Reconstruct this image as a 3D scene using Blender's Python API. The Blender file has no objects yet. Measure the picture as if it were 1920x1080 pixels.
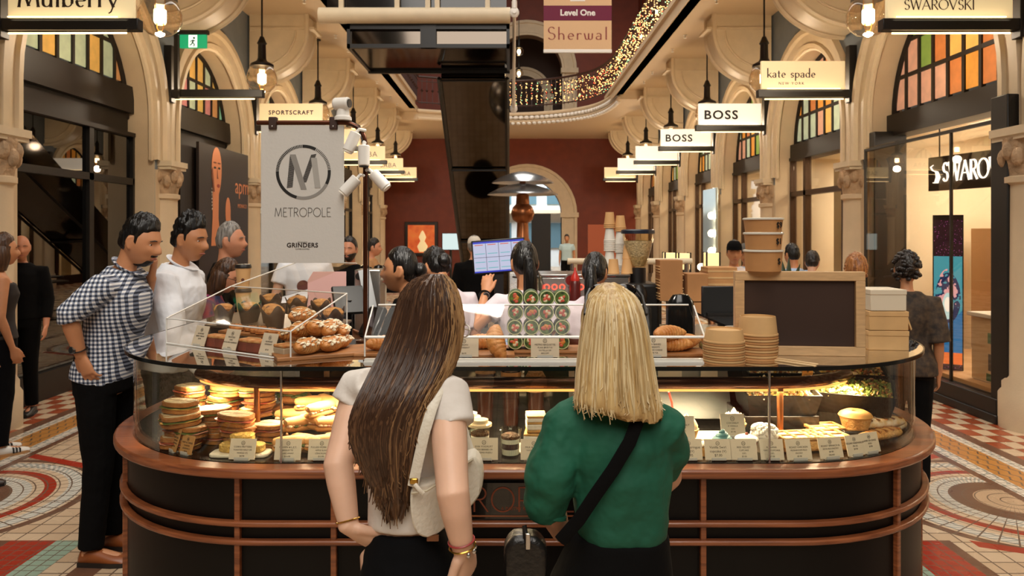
import bpy, math, random
from mathutils import Vector, Matrix, noise as mnoise
random.seed(7)
PI = math.pi
SC = bpy.context.scene
COL = SC.collection
# ------------------------------------------------------------------ camera (photo frame 1920x1080, level lens)
F, CX, CY, CZ = 1400.0, 957.0, 433.0, 1.72
cam_d = bpy.data.cameras.new('camera'); cam = bpy.data.objects.new('camera', cam_d); COL.objects.link(cam)
cam.location = (0, 0, CZ); cam.rotation_euler = (PI/2, 0, 0)
cam_d.sensor_width = 36; cam_d.lens = 36*F/1920
cam_d.shift_x = (960-CX)/1920; cam_d.shift_y = -(540-CY)/1920
cam_d.clip_start = .05; cam_d.clip_end = 200
cam_d.dof.use_dof = True; cam_d.dof.focus_distance = 2.6; cam_d.dof.aperture_fstop = 7.0
SC.camera = cam
SC.view_settings.view_transform = 'Standard'; SC.view_settings.look = 'None'
SC.view_settings.gamma = 1.0; SC.view_settings.use_curve_mapping = False
SC.view_settings.exposure = 0.0
SC.cycles.transparent_max_bounces = 32
SC.cycles.max_bounces = 7; SC.cycles.sample_clamp_indirect = 4.0
# ------------------------------------------------------------------ world and large lights
W = bpy.data.worlds.new('world'); SC.world = W; W.use_nodes = True
bg = W.node_tree.nodes['Background']; bg.inputs[0].default_value = (1.0, .86, .68, 1); bg.inputs[1].default_value = .06
def area(name, loc, size, power, col, rot=(0, 0, 0), sy=None, spread=None):
    d = bpy.data.lights.new(name, 'AREA'); d.energy = power; d.color = col; d.shape = 'RECTANGLE'
    d.size = size; d.size_y = sy or size
    if spread: d.spread = spread
    o = bpy.data.objects.new(name, d); COL.objects.link(o); o.location = loc; o.rotation_euler = rot
    return o
def point(name, loc, power, col, r=.05, parent=None):
    d = bpy.data.lights.new(name, 'POINT'); d.energy = power; d.color = col; d.shadow_soft_size = r
    o = bpy.data.objects.new(name, d); COL.objects.link(o); o.location = loc; o.parent = parent
    return o
WARM = (1.0, .82, .61); NEUT = (1.0, .93, .84)
SKYL = area('skylight', (0, 9, 11.5), 5.0, 1350, NEUT, sy=26)                   # glazed roof of the arcade
SKYB = area('skylight_fill', (0, -7, 11.0), 8, 1250, NEUT, rot=(math.radians(38), 0, 0), sy=9)  # roof light behind the camera, tilted forward as fill for upright faces
# ------------------------------------------------------------------ pixel -> world
def px(x, Y): return (x-CX)*Y/F
def pz(y, Y): return CZ-(y-CY)*Y/F
def P(x, y, Y): return Vector((px(x, Y), Y, pz(y, Y)))
# ------------------------------------------------------------------ materials
def lin(c):
    if isinstance(c, str):
        c = [int(c[i:i+2], 16)/255 for i in (0, 2, 4)]
        c = [x/12.92 if x <= .04045 else ((x+.055)/1.055)**2.4 for x in c]
    return (c[0], c[1], c[2], 1)
MATS = {}
def mat(name, col, rough=.5, metal=0.0, var=None, bump=None, emit=None, estr=1.0, spec=.5, coat=0, sss=0, col2=None, stretch=None, alpha=None, trans=0):
    """var=(scale, amount): noise mix towards col2 (or darker); bump=(scale, strength)"""
    if name in MATS: return MATS[name]
    m = bpy.data.materials.new(name); m.use_nodes = True; MATS[name] = m
    nt = m.node_tree; b = nt.nodes['Principled BSDF']; I = b.inputs
    c = lin(col); I['Base Color'].default_value = c; I['Roughness'].default_value = rough
    I['Metallic'].default_value = metal; I['Specular IOR Level'].default_value = spec
    I['Coat Weight'].default_value = coat
    if trans: I['Transmission Weight'].default_value = trans
    if sss: I['Subsurface Weight'].default_value = sss; I['Subsurface Radius'].default_value = (.02, .008, .004); I['Subsurface Scale'].default_value = 1
    if emit: I['Emission Color'].default_value = lin(emit); I['Emission Strength'].default_value = estr
    if var or bump:
        tc = nt.nodes.new('ShaderNodeTexCoord'); src = tc.outputs['Object']
        if stretch:
            mp = nt.nodes.new('ShaderNodeMapping'); mp.inputs['Scale'].default_value = stretch
            nt.links.new(src, mp.inputs[0]); src = mp.outputs[0]
    if var:
        n = nt.nodes.new('ShaderNodeTexNoise'); n.inputs['Scale'].default_value = var[0]; n.inputs['Detail'].default_value = 4
        nt.links.new(src, n.inputs['Vector'])
        r = nt.nodes.new('ShaderNodeValToRGB'); r.color_ramp.elements[0].position = .35; r.color_ramp.elements[1].position = .68
        d = lin(col2) if col2 else tuple(x*(1-var[1]) for x in c[:3])+(1,)
        r.color_ramp.elements[0].color = d; r.color_ramp.elements[1].color = c
        nt.links.new(n.outputs[0], r.inputs[0]); nt.links.new(r.outputs[0], I['Base Color'])
    if bump:
        n2 = nt.nodes.new('ShaderNodeTexNoise'); n2.inputs['Scale'].default_value = bump[0]; n2.inputs['Detail'].default_value = 3
        nt.links.new(src, n2.inputs['Vector'])
        bp = nt.nodes.new('ShaderNodeBump'); bp.inputs['Strength'].default_value = bump[1]; bp.inputs['Distance'].default_value = .02
        nt.links.new(n2.outputs[0], bp.inputs['Height']); nt.links.new(bp.outputs[0], I['Normal'])
    return m
def glass(name, tint='ffffff', refl=1.0, rough=.02, base=.04):
    """clear pane: transparent with Schlick reflection"""
    if name in MATS: return MATS[name]
    m = bpy.data.materials.new(name); m.use_nodes = True; MATS[name] = m
    nt = m.node_tree; nt.nodes.clear()
    out = nt.nodes.new('ShaderNodeOutputMaterial'); mix = nt.nodes.new('ShaderNodeMixShader')
    t = nt.nodes.new('ShaderNodeBsdfTransparent'); t.inputs[0].default_value = lin(tint)
    g = nt.nodes.new('ShaderNodeBsdfGlossy'); g.inputs['Roughness'].default_value = rough; g.inputs[0].default_value = (1, 1, 1, 1)
    lw = nt.nodes.new('ShaderNodeLayerWeight'); lw.inputs[0].default_value = .5
    p = nt.nodes.new('ShaderNodeMath'); p.operation = 'POWER'; p.inputs[1].default_value = 4.5
    q = nt.nodes.new('ShaderNodeMath'); q.operation = 'MULTIPLY_ADD'; q.inputs[1].default_value = .9*refl; q.inputs[2].default_value = base*refl
    nt.links.new(lw.outputs['Facing'], p.inputs[0]); nt.links.new(p.outputs[0], q.inputs[0]); nt.links.new(q.outputs[0], mix.inputs[0])
    nt.links.new(t.outputs[0], mix.inputs[1]); nt.links.new(g.outputs[0], mix.inputs[2]); nt.links.new(mix.outputs[0], out.inputs[0])
    return m
def glow(name, col, strength):
    return mat(name, '101010', .5, emit=col, estr=strength)
# node arithmetic for procedural patterns
class E:
    def __init__(s, nt, sock): s.nt = nt; s.s = sock
    def op(s, o, b=None, c=None):
        n = s.nt.nodes.new('ShaderNodeMath'); n.operation = o
        s.nt.links.new(s.s, n.inputs[0])
        for i, k in ((1, b), (2, c)):
            if k is None: continue
            if isinstance(k, E): s.nt.links.new(k.s, n.inputs[i])
            else: n.inputs[i].default_value = k
        return E(s.nt, n.outputs[0])
    def __add__(s, b): return s.op('ADD', b)
    def __sub__(s, b): return s.op('SUBTRACT', b)
    def __mul__(s, b): return s.op('MULTIPLY', b)
    def __truediv__(s, b): return s.op('DIVIDE', b)
    def gt(s, b): return s.op('GREATER_THAN', b)
    def lt(s, b): return s.op('LESS_THAN', b)
    def abs(s): return s.op('ABSOLUTE')
    def fl(s): return s.op('FLOOR')
    def fr(s): return s.op('FRACT')
    def band(s, a, b): return s.gt(a)*s.lt(b)
    def inv(s): return (s*-1.0)+1.0
    def sqrt(s): return s.op('SQRT')
def mixcol(nt, fac, a, b):
    n = nt.nodes.new('ShaderNodeMix'); n.data_type = 'RGBA'
    nt.links.new(fac.s, n.inputs[0])
    for i, k in ((6, a), (7, b)):
        if isinstance(k, (tuple, list)): n.inputs[i].default_value = k
        else: nt.links.new(k, n.inputs[i])
    return n.outputs[2]
# ------------------------------------------------------------------ mesh builder
def rot_to(d):
    return Vector((0, 0, 1)).rotation_difference(Vector(d).normalized()).to_matrix().to_4x4()
class MB:
    def __init__(s): s.v = []; s.f = []; s.m = []; s.mi = 0; s.M = None
    def add(s, vs, fs, M=None):
        o = len(s.v); M = M or s.M
        for p in vs: s.v.append(tuple(M @ Vector(p)) if M else tuple(p))
        for f in fs: s.f.append(tuple(i+o for i in f)); s.m.append(s.mi)
        return s
    def mat(s, i): s.mi = i; return s
    def box(s, x0, x1, y0, y1, z0, z1, M=None):
        return s.add([(x0,y0,z0),(x1,y0,z0),(x1,y1,z0),(x0,y1,z0),(x0,y0,z1),(x1,y0,z1),(x1,y1,z1),(x0,y1,z1)],
            [(0,3,2,1),(4,5,6,7),(0,1,5,4),(1,2,6,5),(2,3,7,6),(3,0,4,7)], M)
    def prism(s, poly, a, b, axis='y', M=None):
        """2D polygon extruded along an axis: 'y': poly is (x,z); 'x': (y,z); 'z': (x,y)"""
        f = {'y': lambda p, t: (p[0], t, p[1]), 'x': lambda p, t: (t, p[0], p[1]), 'z': lambda p, t: (p[0], p[1], t)}[axis]
        n = len(poly); vs = [f(p, a) for p in poly]+[f(p, b) for p in poly]
        fs = [tuple(range(n))[::-1], tuple(range(n, 2*n))]+[(i, (i+1) % n, n+(i+1) % n, n+i) for i in range(n)]
        return s.add(vs, fs, M)
    def lathe(s, prof, n=24, c=(0, 0, 0), M=None, cap=True, a0=0, a1=2*PI, sq=(1, 1)):
        vs = []; fs = []; full = abs(a1-a0-2*PI) < 1e-6; k = n if full else n+1
        for r, z in prof:
            for i in range(k):
                a = a0+(a1-a0)*i/n; vs.append((c[0]+r*math.cos(a)*sq[0], c[1]+r*math.sin(a)*sq[1], c[2]+z))
        for j in range(len(prof)-1):
            for i in range(n):
                i2 = (i+1) % k; fs.append((j*k+i, j*k+i2, (j+1)*k+i2, (j+1)*k+i))
        if cap and full:
            if prof[0][0] > 1e-5: fs.append(tuple(range(k))[::-1])
            if prof[-1][0] > 1e-5: fs.append(tuple((len(prof)-1)*k+i for i in range(k)))
        return s.add(vs, fs, M)
    def cyl(s, p, q, r, n=14, r2=None):
        p, q = Vector(p), Vector(q); M = Matrix.Translation(p) @ rot_to(q-p)
        return s.lathe([(r, 0), (r if r2 is None else r2, (q-p).length)], n, M=M)
    def ball(s, c, r, n=16, m=10, M=None):
        if not isinstance(r, (tuple, list)): r = (r, r, r)
        vs = []; fs = []
        for j in range(m+1):
            t = PI*j/m
            for i in range(n):
                a = 2*PI*i/n; vs.append((c[0]+r[0]*math.sin(t)*math.cos(a), c[1]+r[1]*math.sin(t)*math.sin(a), c[2]+r[2]*math.cos(t)))
        for j in range(m):
            for i in range(n):
                i2 = (i+1) % n; fs.append((j*n+i, (j+1)*n+i, (j+1)*n+i2, j*n+i2))
        return s.add(vs, fs, M)
    def tube(s, pts, r, n=10, closed=False, flat=None, up=None, M=None, endcap='round'):
        """r: scalar or list of scalars / (ra, rb) pairs; up: reference for the first axis"""
        pts = [Vector(p) for p in pts]; N = len(pts)
        rs = r if isinstance(r, list) else [r]*N
        rs = [(q if isinstance(q, (tuple, list)) else (q, q)) for q in rs]
        if flat: rs = [(q[0], q[0]*flat) for q in rs]
        if endcap == 'round' and not closed and N > 1:
            d0 = (pts[0]-pts[1]).normalized()*min(rs[0])*.5; d1 = (pts[-1]-pts[-2]).normalized()*min(rs[-1])*.5
            pts = [pts[0]+d0]+pts+[pts[-1]+d1]; rs = [(rs[0][0]*.55, rs[0][1]*.55)]+rs+[(rs[-1][0]*.55, rs[-1][1]*.55)]; N += 2
        t0 = (pts[1]-pts[0]).normalized()
        u = Vector(up) if up is not None else (Vector((1, 0, 0)) if abs(t0.x) < .8 else Vector((0, 1, 0)))
        vs = []; fs = []
        for i, p in enumerate(pts):
            if closed: t = pts[(i+1) % N]-pts[i-1]
            else: t = pts[min(i+1, N-1)]-pts[max(i-1, 0)]
            t = t.normalized() if t.length > 1e-9 else t0
            u = (u-t*u.dot(t)); u = u.normalized() if u.length > 1e-6 else t.orthogonal().normalized()
            w = t.cross(u)
            for k in range(n):
                a = 2*PI*k/n; vs.append(p+u*math.cos(a)*rs[i][0]+w*math.sin(a)*rs[i][1])
        for i in range(N if closed else N-1):
            j = (i+1) % N
            for k in range(n):
                k2 = (k+1) % n; fs.append((i*n+k, i*n+k2, j*n+k2, j*n+k))
        if not closed: fs += [tuple(range(n))[::-1], tuple((N-1)*n+k for k in range(n))]
        return s.add(vs, fs, M)
    def build(s, name, mats, parent=None, bevel=0, loc=None, sharp=38, mods=(), seg=2):
        me = bpy.data.meshes.new(name); me.from_pydata(s.v, [], s.f)
        mats = mats if isinstance(mats, (list, tuple)) else [mats]
        for m in mats: me.materials.append(m)
        if len(mats) > 1: me.polygons.foreach_set('material_index', s.m)
        me.polygons.foreach_set('use_smooth', [True]*len(s.f))
        try: me.set_sharp_from_angle(angle=math.radians(sharp))
        except Exception: pass
        me.update()
        o = bpy.data.objects.new(name, me); COL.objects.link(o)
        if parent: o.parent = parent
        if loc: o.location = loc
        if bevel:
            b = o.modifiers.new('bevel', 'BEVEL'); b.width = bevel; b.segments = seg; b.limit_method = 'ANGLE'
        for k, kw in mods:
            b = o.modifiers.new(k.lower(), k)
            for a, v in kw.items(): setattr(b, a, v)
        return o
def tag(o, label=None, cat=None, group=None, kind=None):
    if label: o['label'] = label
    if cat: o['category'] = cat
    if group: o['group'] = group
    if kind: o['kind'] = kind
    return o
def thing(name, label, cat, loc=(0, 0, 0), rz=0, group=None):
    o = bpy.data.objects.new(name, None); COL.objects.link(o); o.location = loc; o.rotation_euler = (0, 0, rz)
    o.empty_display_size = .05
    return tag(o, label, cat, group)
def struct(name, mb, mats, **k):
    return tag(mb.build(name, mats, **k), kind='structure')
KIDS = {}
def dup(root, loc=None, rot=None, label=None, group=None, scale=None):
    """copy of a thing together with copies of its parts and sub-parts"""
    src = list(root.children)
    r = root.copy(); COL.objects.link(r)
    if loc is not None: r.location = loc
    if rot is not None: r.rotation_euler = rot if isinstance(rot, (tuple, list)) else (0, 0, rot)
    if scale is not None: r.scale = scale if isinstance(scale, (tuple, list)) else (scale,)*3
    if label: r['label'] = label
    if group: r['group'] = group
    for ch in src:
        c = ch.copy(); COL.objects.link(c); c.parent = r
        for g in list(ch.children):
            d = g.copy(); COL.objects.link(d); d.parent = c
    return r
# ------------------------------------------------------------------ lettering
def text(body, size, m, parent, loc, rot=(PI/2, 0, 0), align='CENTER', ext=.0008, name='lettering', space=1.0, bold=0, line=1.0, sx=1.0):
    c = bpy.data.curves.new(name, 'FONT'); c.body = body; c.size = size; c.align_x = align; c.align_y = 'CENTER'
    c.extrude = ext; c.space_character = space; c.offset = bold; c.space_line = line; c.resolution_u = 3
    c.materials.append(m)
    tmp = bpy.data.objects.new('tmp', c); COL.objects.link(tmp)
    me = bpy.data.meshes.new_from_object(tmp); bpy.data.objects.remove(tmp); bpy.data.curves.remove(c)
    o = bpy.data.objects.new(name, me); COL.objects.link(o); o.parent = parent; o.location = loc; o.rotation_euler = rot
    if not me.materials: me.materials.append(m)
    o.scale = (sx, 1, 1)
    return o
def arc(cx, cy, rx, ry, a0, a1, n=14):
    return [(cx+rx*math.cos(math.radians(a0+(a1-a0)*i/n)), cy+ry*math.sin(math.radians(a0+(a1-a0)*i/n))) for i in range(n+1)]
# pen-drawn capitals and small letters: list of strokes (polylines), cap height 1, x-height .48; (advance, strokes)
PEN = {
 'A': (.84, [[(.0,0),(.40,1)], [(.40,1),(.80,0)], [(.16,.36),(.64,.36)]]),
 'B': (.62, [[(.06,0),(.06,1)], [(.06,1)]+arc(.28,.76,.24,.24,90,-90)+[(.06,.52)], [(.06,.52)]+arc(.30,.26,.28,.26,90,-90)+[(.06,0)]]),
 'E': (.56, [[(.06,0),(.06,1)], [(.06,1),(.50,1)], [(.06,.52),(.42,.52)], [(.06,0),(.52,0)]]),
 'I': (.20, [[(.10,0),(.10,1)]]),
 'K': (.68, [[(.06,0),(.06,1)], [(.60,1),(.08,.45)], [(.22,.58),(.66,0)]]),
 'L': (.54, [[(.06,0),(.06,1)], [(.06,0),(.50,0)]]),
 'M': (.98, [[(.04,0),(.16,1)], [(.16,1),(.48,.05)], [(.48,.05),(.80,1)], [(.80,1),(.92,0)]]),
 'O': (.98, [arc(.48,.5,.46,.5,0,360,32)]),
 'P': (.60, [[(.06,0),(.06,1)], [(.06,1)]+arc(.28,.73,.26,.27,90,-90)+[(.06,.46)]]),
 'R': (.64, [[(.06,0),(.06,1)], [(.06,1)]+arc(.28,.75,.25,.25,90,-90)+[(.06,.5)], [(.26,.5),(.62,0)]]),
 'S': (.58, [arc(.29,.75,.21,.25,30,270,12)+arc(.29,.25,.23,.25,90,-150,12)]),
 'T': (.62, [[(.30,0),(.30,1)], [(.0,1),(.60,1)]]),
 'V': (.78, [[(.0,1),(.38,0)], [(.38,0),(.74,1)]]),
 'W': (1.08, [[(.0,1),(.28,0)], [(.28,0),(.54,.95)], [(.54,.95),(.80,0)], [(.80,0),(1.06,1)]]),
 'a': (.46, [arc(.20,.36,.15,.13,150,0,8)+[(.35,0)], arc(.18,.13,.15,.13,60,330,12)]),
 'b': (.52, [[(.06,0),(.06,1)], arc(.25,.24,.2,.24,-160,160,16)]),
 'd': (.52, [[(.42,0),(.42,1)], arc(.23,.24,.2,.24,20,340,16)]),
 'e': (.46, [[(.05,.26)]+[(.38,.26)]+arc(.22,.24,.18,.24,8,310,16)]),
 'k': (.48, [[(.06,0),(.06,1)], [(.40,.48),(.08,.2)], [(.18,.28),(.46,0)]]),
 'l': (.22, [[(.10,0),(.10,1)]]),
 'p': (.52, [[(.06,-.36),(.06,.48)], arc(.25,.24,.2,.24,-160,160,16)]),
 'r': (.36, [[(.06,0),(.06,.48)], arc(.22,.3,.15,.18,170,45,8)]),
 's': (.38, [arc(.18,.36,.12,.12,30,270,8)+arc(.18,.12,.13,.12,90,-150,8)]),
 't': (.34, [[(.14,.7),(.14,.1)]+arc(.24,.1,.1,.1,180,300,6), [(.0,.48),(.30,.48)]]),
 'u': (.52, [[(.06,.48),(.06,.16)]+arc(.22,.16,.16,.16,180,330,8)+[(.40,.2)], [(.42,.48),(.42,0)]]),
 'y': (.46, [[(.0,.48),(.22,0)], [(.42,.48),(.22,0),(.12,-.24),(.02,-.3)]]),
 'h': (.52, [[(.06,0),(.06,1)], arc(.23,.28,.17,.2,170,0,8)+[(.40,0)]]),
 'w': (.66, [[(.02,.48),(.1,.1)]+arc(.2,.1,.1,.1,180,360,8)+[(.32,.48)], [(.32,.3)]+arc(.44,.1,.12,.1,180,360,8)+[(.58,.48)]]),
 ' ': (.34, []),
}
def pen(body, h, m, parent, loc, rz=0, thick=.12, thin=.05, serif=0.0, space=.10, align='CENTER', depth=.0015, name='lettering', sx=1.0, rot=None, slant=0):
    """lettering drawn with a broad nib: vertical strokes thick, horizontal strokes thin"""
    w = sum(PEN[c][0]+space for c in body)-space
    x = {'CENTER': -w/2, 'LEFT': 0, 'RIGHT': -w}[align]; mb = MB()
    q = 0
    def seg(a, b, wa, lay):
        d = Vector((b[0]-a[0], b[1]-a[1]));
        if d.length < 1e-6: return
        d.normalize(); nrm = Vector((-d.y, d.x))*wa/2; e = d*wa*.18
        pts = [(a[0]-e.x+nrm.x, a[1]-e.y+nrm.y), (a[0]-e.x-nrm.x, a[1]-e.y-nrm.y), (b[0]+e.x-nrm.x, b[1]+e.y-nrm.y), (b[0]+e.x+nrm.x, b[1]+e.y+nrm.y)]
        mb.prism([((p[0]+slant*p[1])*h*sx, p[1]*h) for p in pts], -depth-lay*2e-5, 0)
    for c in body:
        adv, strokes = PEN[c]
        for s_ in strokes:
            for i in range(len(s_)-1):
                a, b = s_[i], s_[i+1]; dx, dy = b[0]-a[0], b[1]-a[1]; L = math.hypot(dx, dy)
                if L < 1e-6: continue
                ang = (dx*.5+dy*.87)/L                   # nib at an angle
                wv = thin+(thick-thin)*min(1, abs(dy/L)**1.5*(1.0 if not (dx*dy > 0 and abs(dx) > .15*abs(dy) and thick > thin*1.4) else .25))
                q += 1; seg((a[0]+x, a[1]), (b[0]+x, b[1]), wv, q % 7)
            if serif:
                for e, o in ((s_[0], s_[1]), (s_[-1], s_[-2])):
                    if len(s_) <= 2 or e in (s_[0],):
                        if abs(o[1]-e[1]) > .3*abs(o[0]-e[0]):
                            q += 1; seg((e[0]+x-serif, e[1]), (e[0]+x+serif, e[1]), thin, q % 7)
        x += adv+space
    o = mb.build(name, m, parent, sharp=30); o.location = loc; o.rotation_euler = rot or (0, 0, rz)
    return o
# ================================================================== materials
CREAM = mat('cream_plaster', 'dac4a2', .55, var=(3, .10), bump=(60, .08))
CREAM2 = mat('cream_trim', 'e2d0b0', .5, var=(5, .08))
STONE = mat('carved_stone', 'c9aa86', .7, var=(9, .35), bump=(26, 1.0))
SPAN = mat('grey_spandrel', '7f8a94', .7, var=(4, .12))
RED = mat('oxblood_wall', '7c3116', .55, var=(3, .18))
DARKWOOD = mat('dark_timber', '24160f', .4, var=(8, .4))
BLACK = mat('black_metal', '14110f', .4)
BRONZE = mat('bronze', '6a3f26', .28, metal=.85)
STEEL = mat('steel', 'c8c6c2', .25, metal=1)
MIRROR = mat('smoked_mirror', '5a524a', .07, metal=1)
WHITE = mat('white_paint', 'eeeae2', .4)
SOFF = mat('soffit_plaster', 'd9c3a2', .6)
GLASS = glass('clear_glass'); ACRYL = glass('acrylic', 'fdfbf8', .22, .03, .05)
SHOPGLASS = glass('shop_glass', 'f4efe6', .9, .01, .05)
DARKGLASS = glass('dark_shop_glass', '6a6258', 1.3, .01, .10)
LED = glow('led_warm', 'ffd79a', 4.5); BULB = glow('bulb_warm', 'ffdca8', 28)
SIGNP = mat('sign_panel', 'efdfb8', .5, emit='ffe2a6', estr=.42)  # soft glow put into both panel materials besides the light strips
SIGNW = mat('sign_panel_white', 'f2ede2', .5, emit='fff3de', estr=.65)
INK = mat('dark_ink', '2a1d14', .6); INKB = mat('black_ink', '15120f', .6); INKG = mat('grey_ink', '8d8880', .6)
B = 3.25; WX = 4.5; KS = range(1, 9)
# ================================================================== floor
def floor_mat():
    m = bpy.data.materials.new('mosaic_floor'); m.use_nodes = True; nt = m.node_tree; b = nt.nodes['Principled BSDF']
    tc = nt.nodes.new('ShaderNodeTexCoord'); sp = nt.nodes.new('ShaderNodeSeparateXYZ'); nt.links.new(tc.outputs['Object'], sp.inputs[0])
    X = E(nt, sp.outputs[0]); Y = E(nt, sp.outputs[1]); u = (X+.2).abs()
    def grout(a, w): return (a.fr()-.5).abs().gt(.5-w)
    T = .125
    g0 = grout(X/T, .035)+grout(Y/T, .035); g0 = g0.gt(.5)
    n = nt.nodes.new('ShaderNodeTexNoise'); n.inputs['Scale'].default_value = 3.5; nt.links.new(tc.outputs['Object'], n.inputs['Vector'])
    wn = nt.nodes.new('ShaderNodeTexWhiteNoise'); wn.noise_dimensions = '2D'
    cb = nt.nodes.new('ShaderNodeCombineXYZ'); nt.links.new((X/T).fl().s, cb.inputs[0]); nt.links.new((Y/T).fl().s, cb.inputs[1]); nt.links.new(cb.outputs[0], wn.inputs['Vector'])
    tilev = E(nt, wn.outputs['Value'])
    BEI, BEI2, BRN, RST, RD, GRN, GRY, OCH, GROUT, WHT = (lin(x) for x in ('cdb496', 'bfa283', '6b4a38', '9a4a2a', '9c2f1c', '93a894', 'a9aba2', 'b9803f', '6a5646', 'd8cfc0'))
    col = mixcol(nt, tilev, BEI, BEI2)
    col = mixcol(nt, g0, col, GROUT)
    def over(mask, c, grid=None):
        nonlocal col
        cc = c
        if grid is not None: cc = mixcol(nt, grid, c, GROUT)
        col = mixcol(nt, mask, col, cc)
    gs = (grout(Y/.06, .05)+grout(u/.06, .05)).gt(.5)
    near = Y.lt(4.15)
    over(u.band(2.32, 2.58)*near, RD, gs); over(u.band(2.16, 2.32)*near, GRN, gs); over(u.band(2.58, 2.64)*near, BRN)
    # brown zig-zag wedge between beige tiles
    wz = ((Y/1.3).fr()-.5).abs()*.8
    over((u-1.95).abs().lt(.07)*Y.gt(1), BRN)
    # medallions, repeated along the walk
    yy = ((Y-4.75)/3.25+.5).fr()*3.25-1.625
    r = ((u-3.40)*(u-3.40)+yy*yy).sqrt()
    inm = r.lt(.86)*u.lt(3.9)
    ang = yy.op('ARCTAN2', u-3.40)
    ga = (grout(ang*8.0, .05)+grout(r/.07, .06)).gt(.5)
    zz = ((ang*14.0+r*22.0).fr()).gt(.5)
    over(inm, BRN, ga)
    for a, c_, d in ((.80, BEI, 0), (.78, None, 0), (.68, BEI, 0), (.61, RD, 0), (.54, BEI, 0), (.47, None, 0), (.36, BRN, 0), (.22, BEI2, 0)):
        if c_ is None:
            over(r.lt(a)*u.lt(3.9), mixcol(nt, zz, WHT, GRY), ga)
        else: over(r.lt(a)*u.lt(3.9), c_, ga)
    # red arms that run between the medallions
    over((yy.abs()-(u-2.7)*.45-.62).abs().lt(.045)*u.band(2.75, 3.6)*r.gt(.8), RD)
    # border bands along the shopfronts
    z2 = ((Y/.11).fr()-(u/.08).fr()).abs().gt(.5)
    over(u.band(3.52, 3.62), mixcol(nt, z2, WHT, GRY), gs)
    fs = (((Y/.12).fr()-.5).abs()*.06+(u/1.0)-3.62); scal = ((fs/.075).fr()).gt(.82)
    over(u.band(3.62, 3.86), OCH, scal); over(u.band(3.86, 3.95), mixcol(nt, z2, WHT, GRY), gs)
    over(u.band(3.46, 3.52)+u.band(3.95, 4.05), BRN)
    ck = ((((u-4.05)/.13).fl()+(Y/.19).fl())*.5).fr().gt(.25)
    over(u.gt(4.05), mixcol(nt, ck, BEI, RST), (grout((u-4.05)/.13, .02)+grout(Y/.19, .02)).gt(.5))
    nt.links.new(col, b.inputs['Base Color'])
    b.inputs['Roughness'].default_value = .28
    rr = nt.nodes.new('ShaderNodeMath'); rr.operation = 'MULTIPLY_ADD'; rr.inputs[1].default_value = .28; rr.inputs[2].default_value = .14
    nt.links.new(n.outputs[0], rr.inputs[0]); nt.links.new(rr.outputs[0], b.inputs['Roughness'])
    bp = nt.nodes.new('ShaderNodeBump'); bp.inputs['Strength'].default_value = .35; bp.inputs['Distance'].default_value = .003
    hh = g0.inv(); nt.links.new(hh.s, bp.inputs['Height']); nt.links.new(bp.outputs[0], b.inputs['Normal'])
    return m
f = MB().box(-8.2, 8.2, -3, 40, -.12, 0); struct('floor', f, floor_mat())
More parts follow.
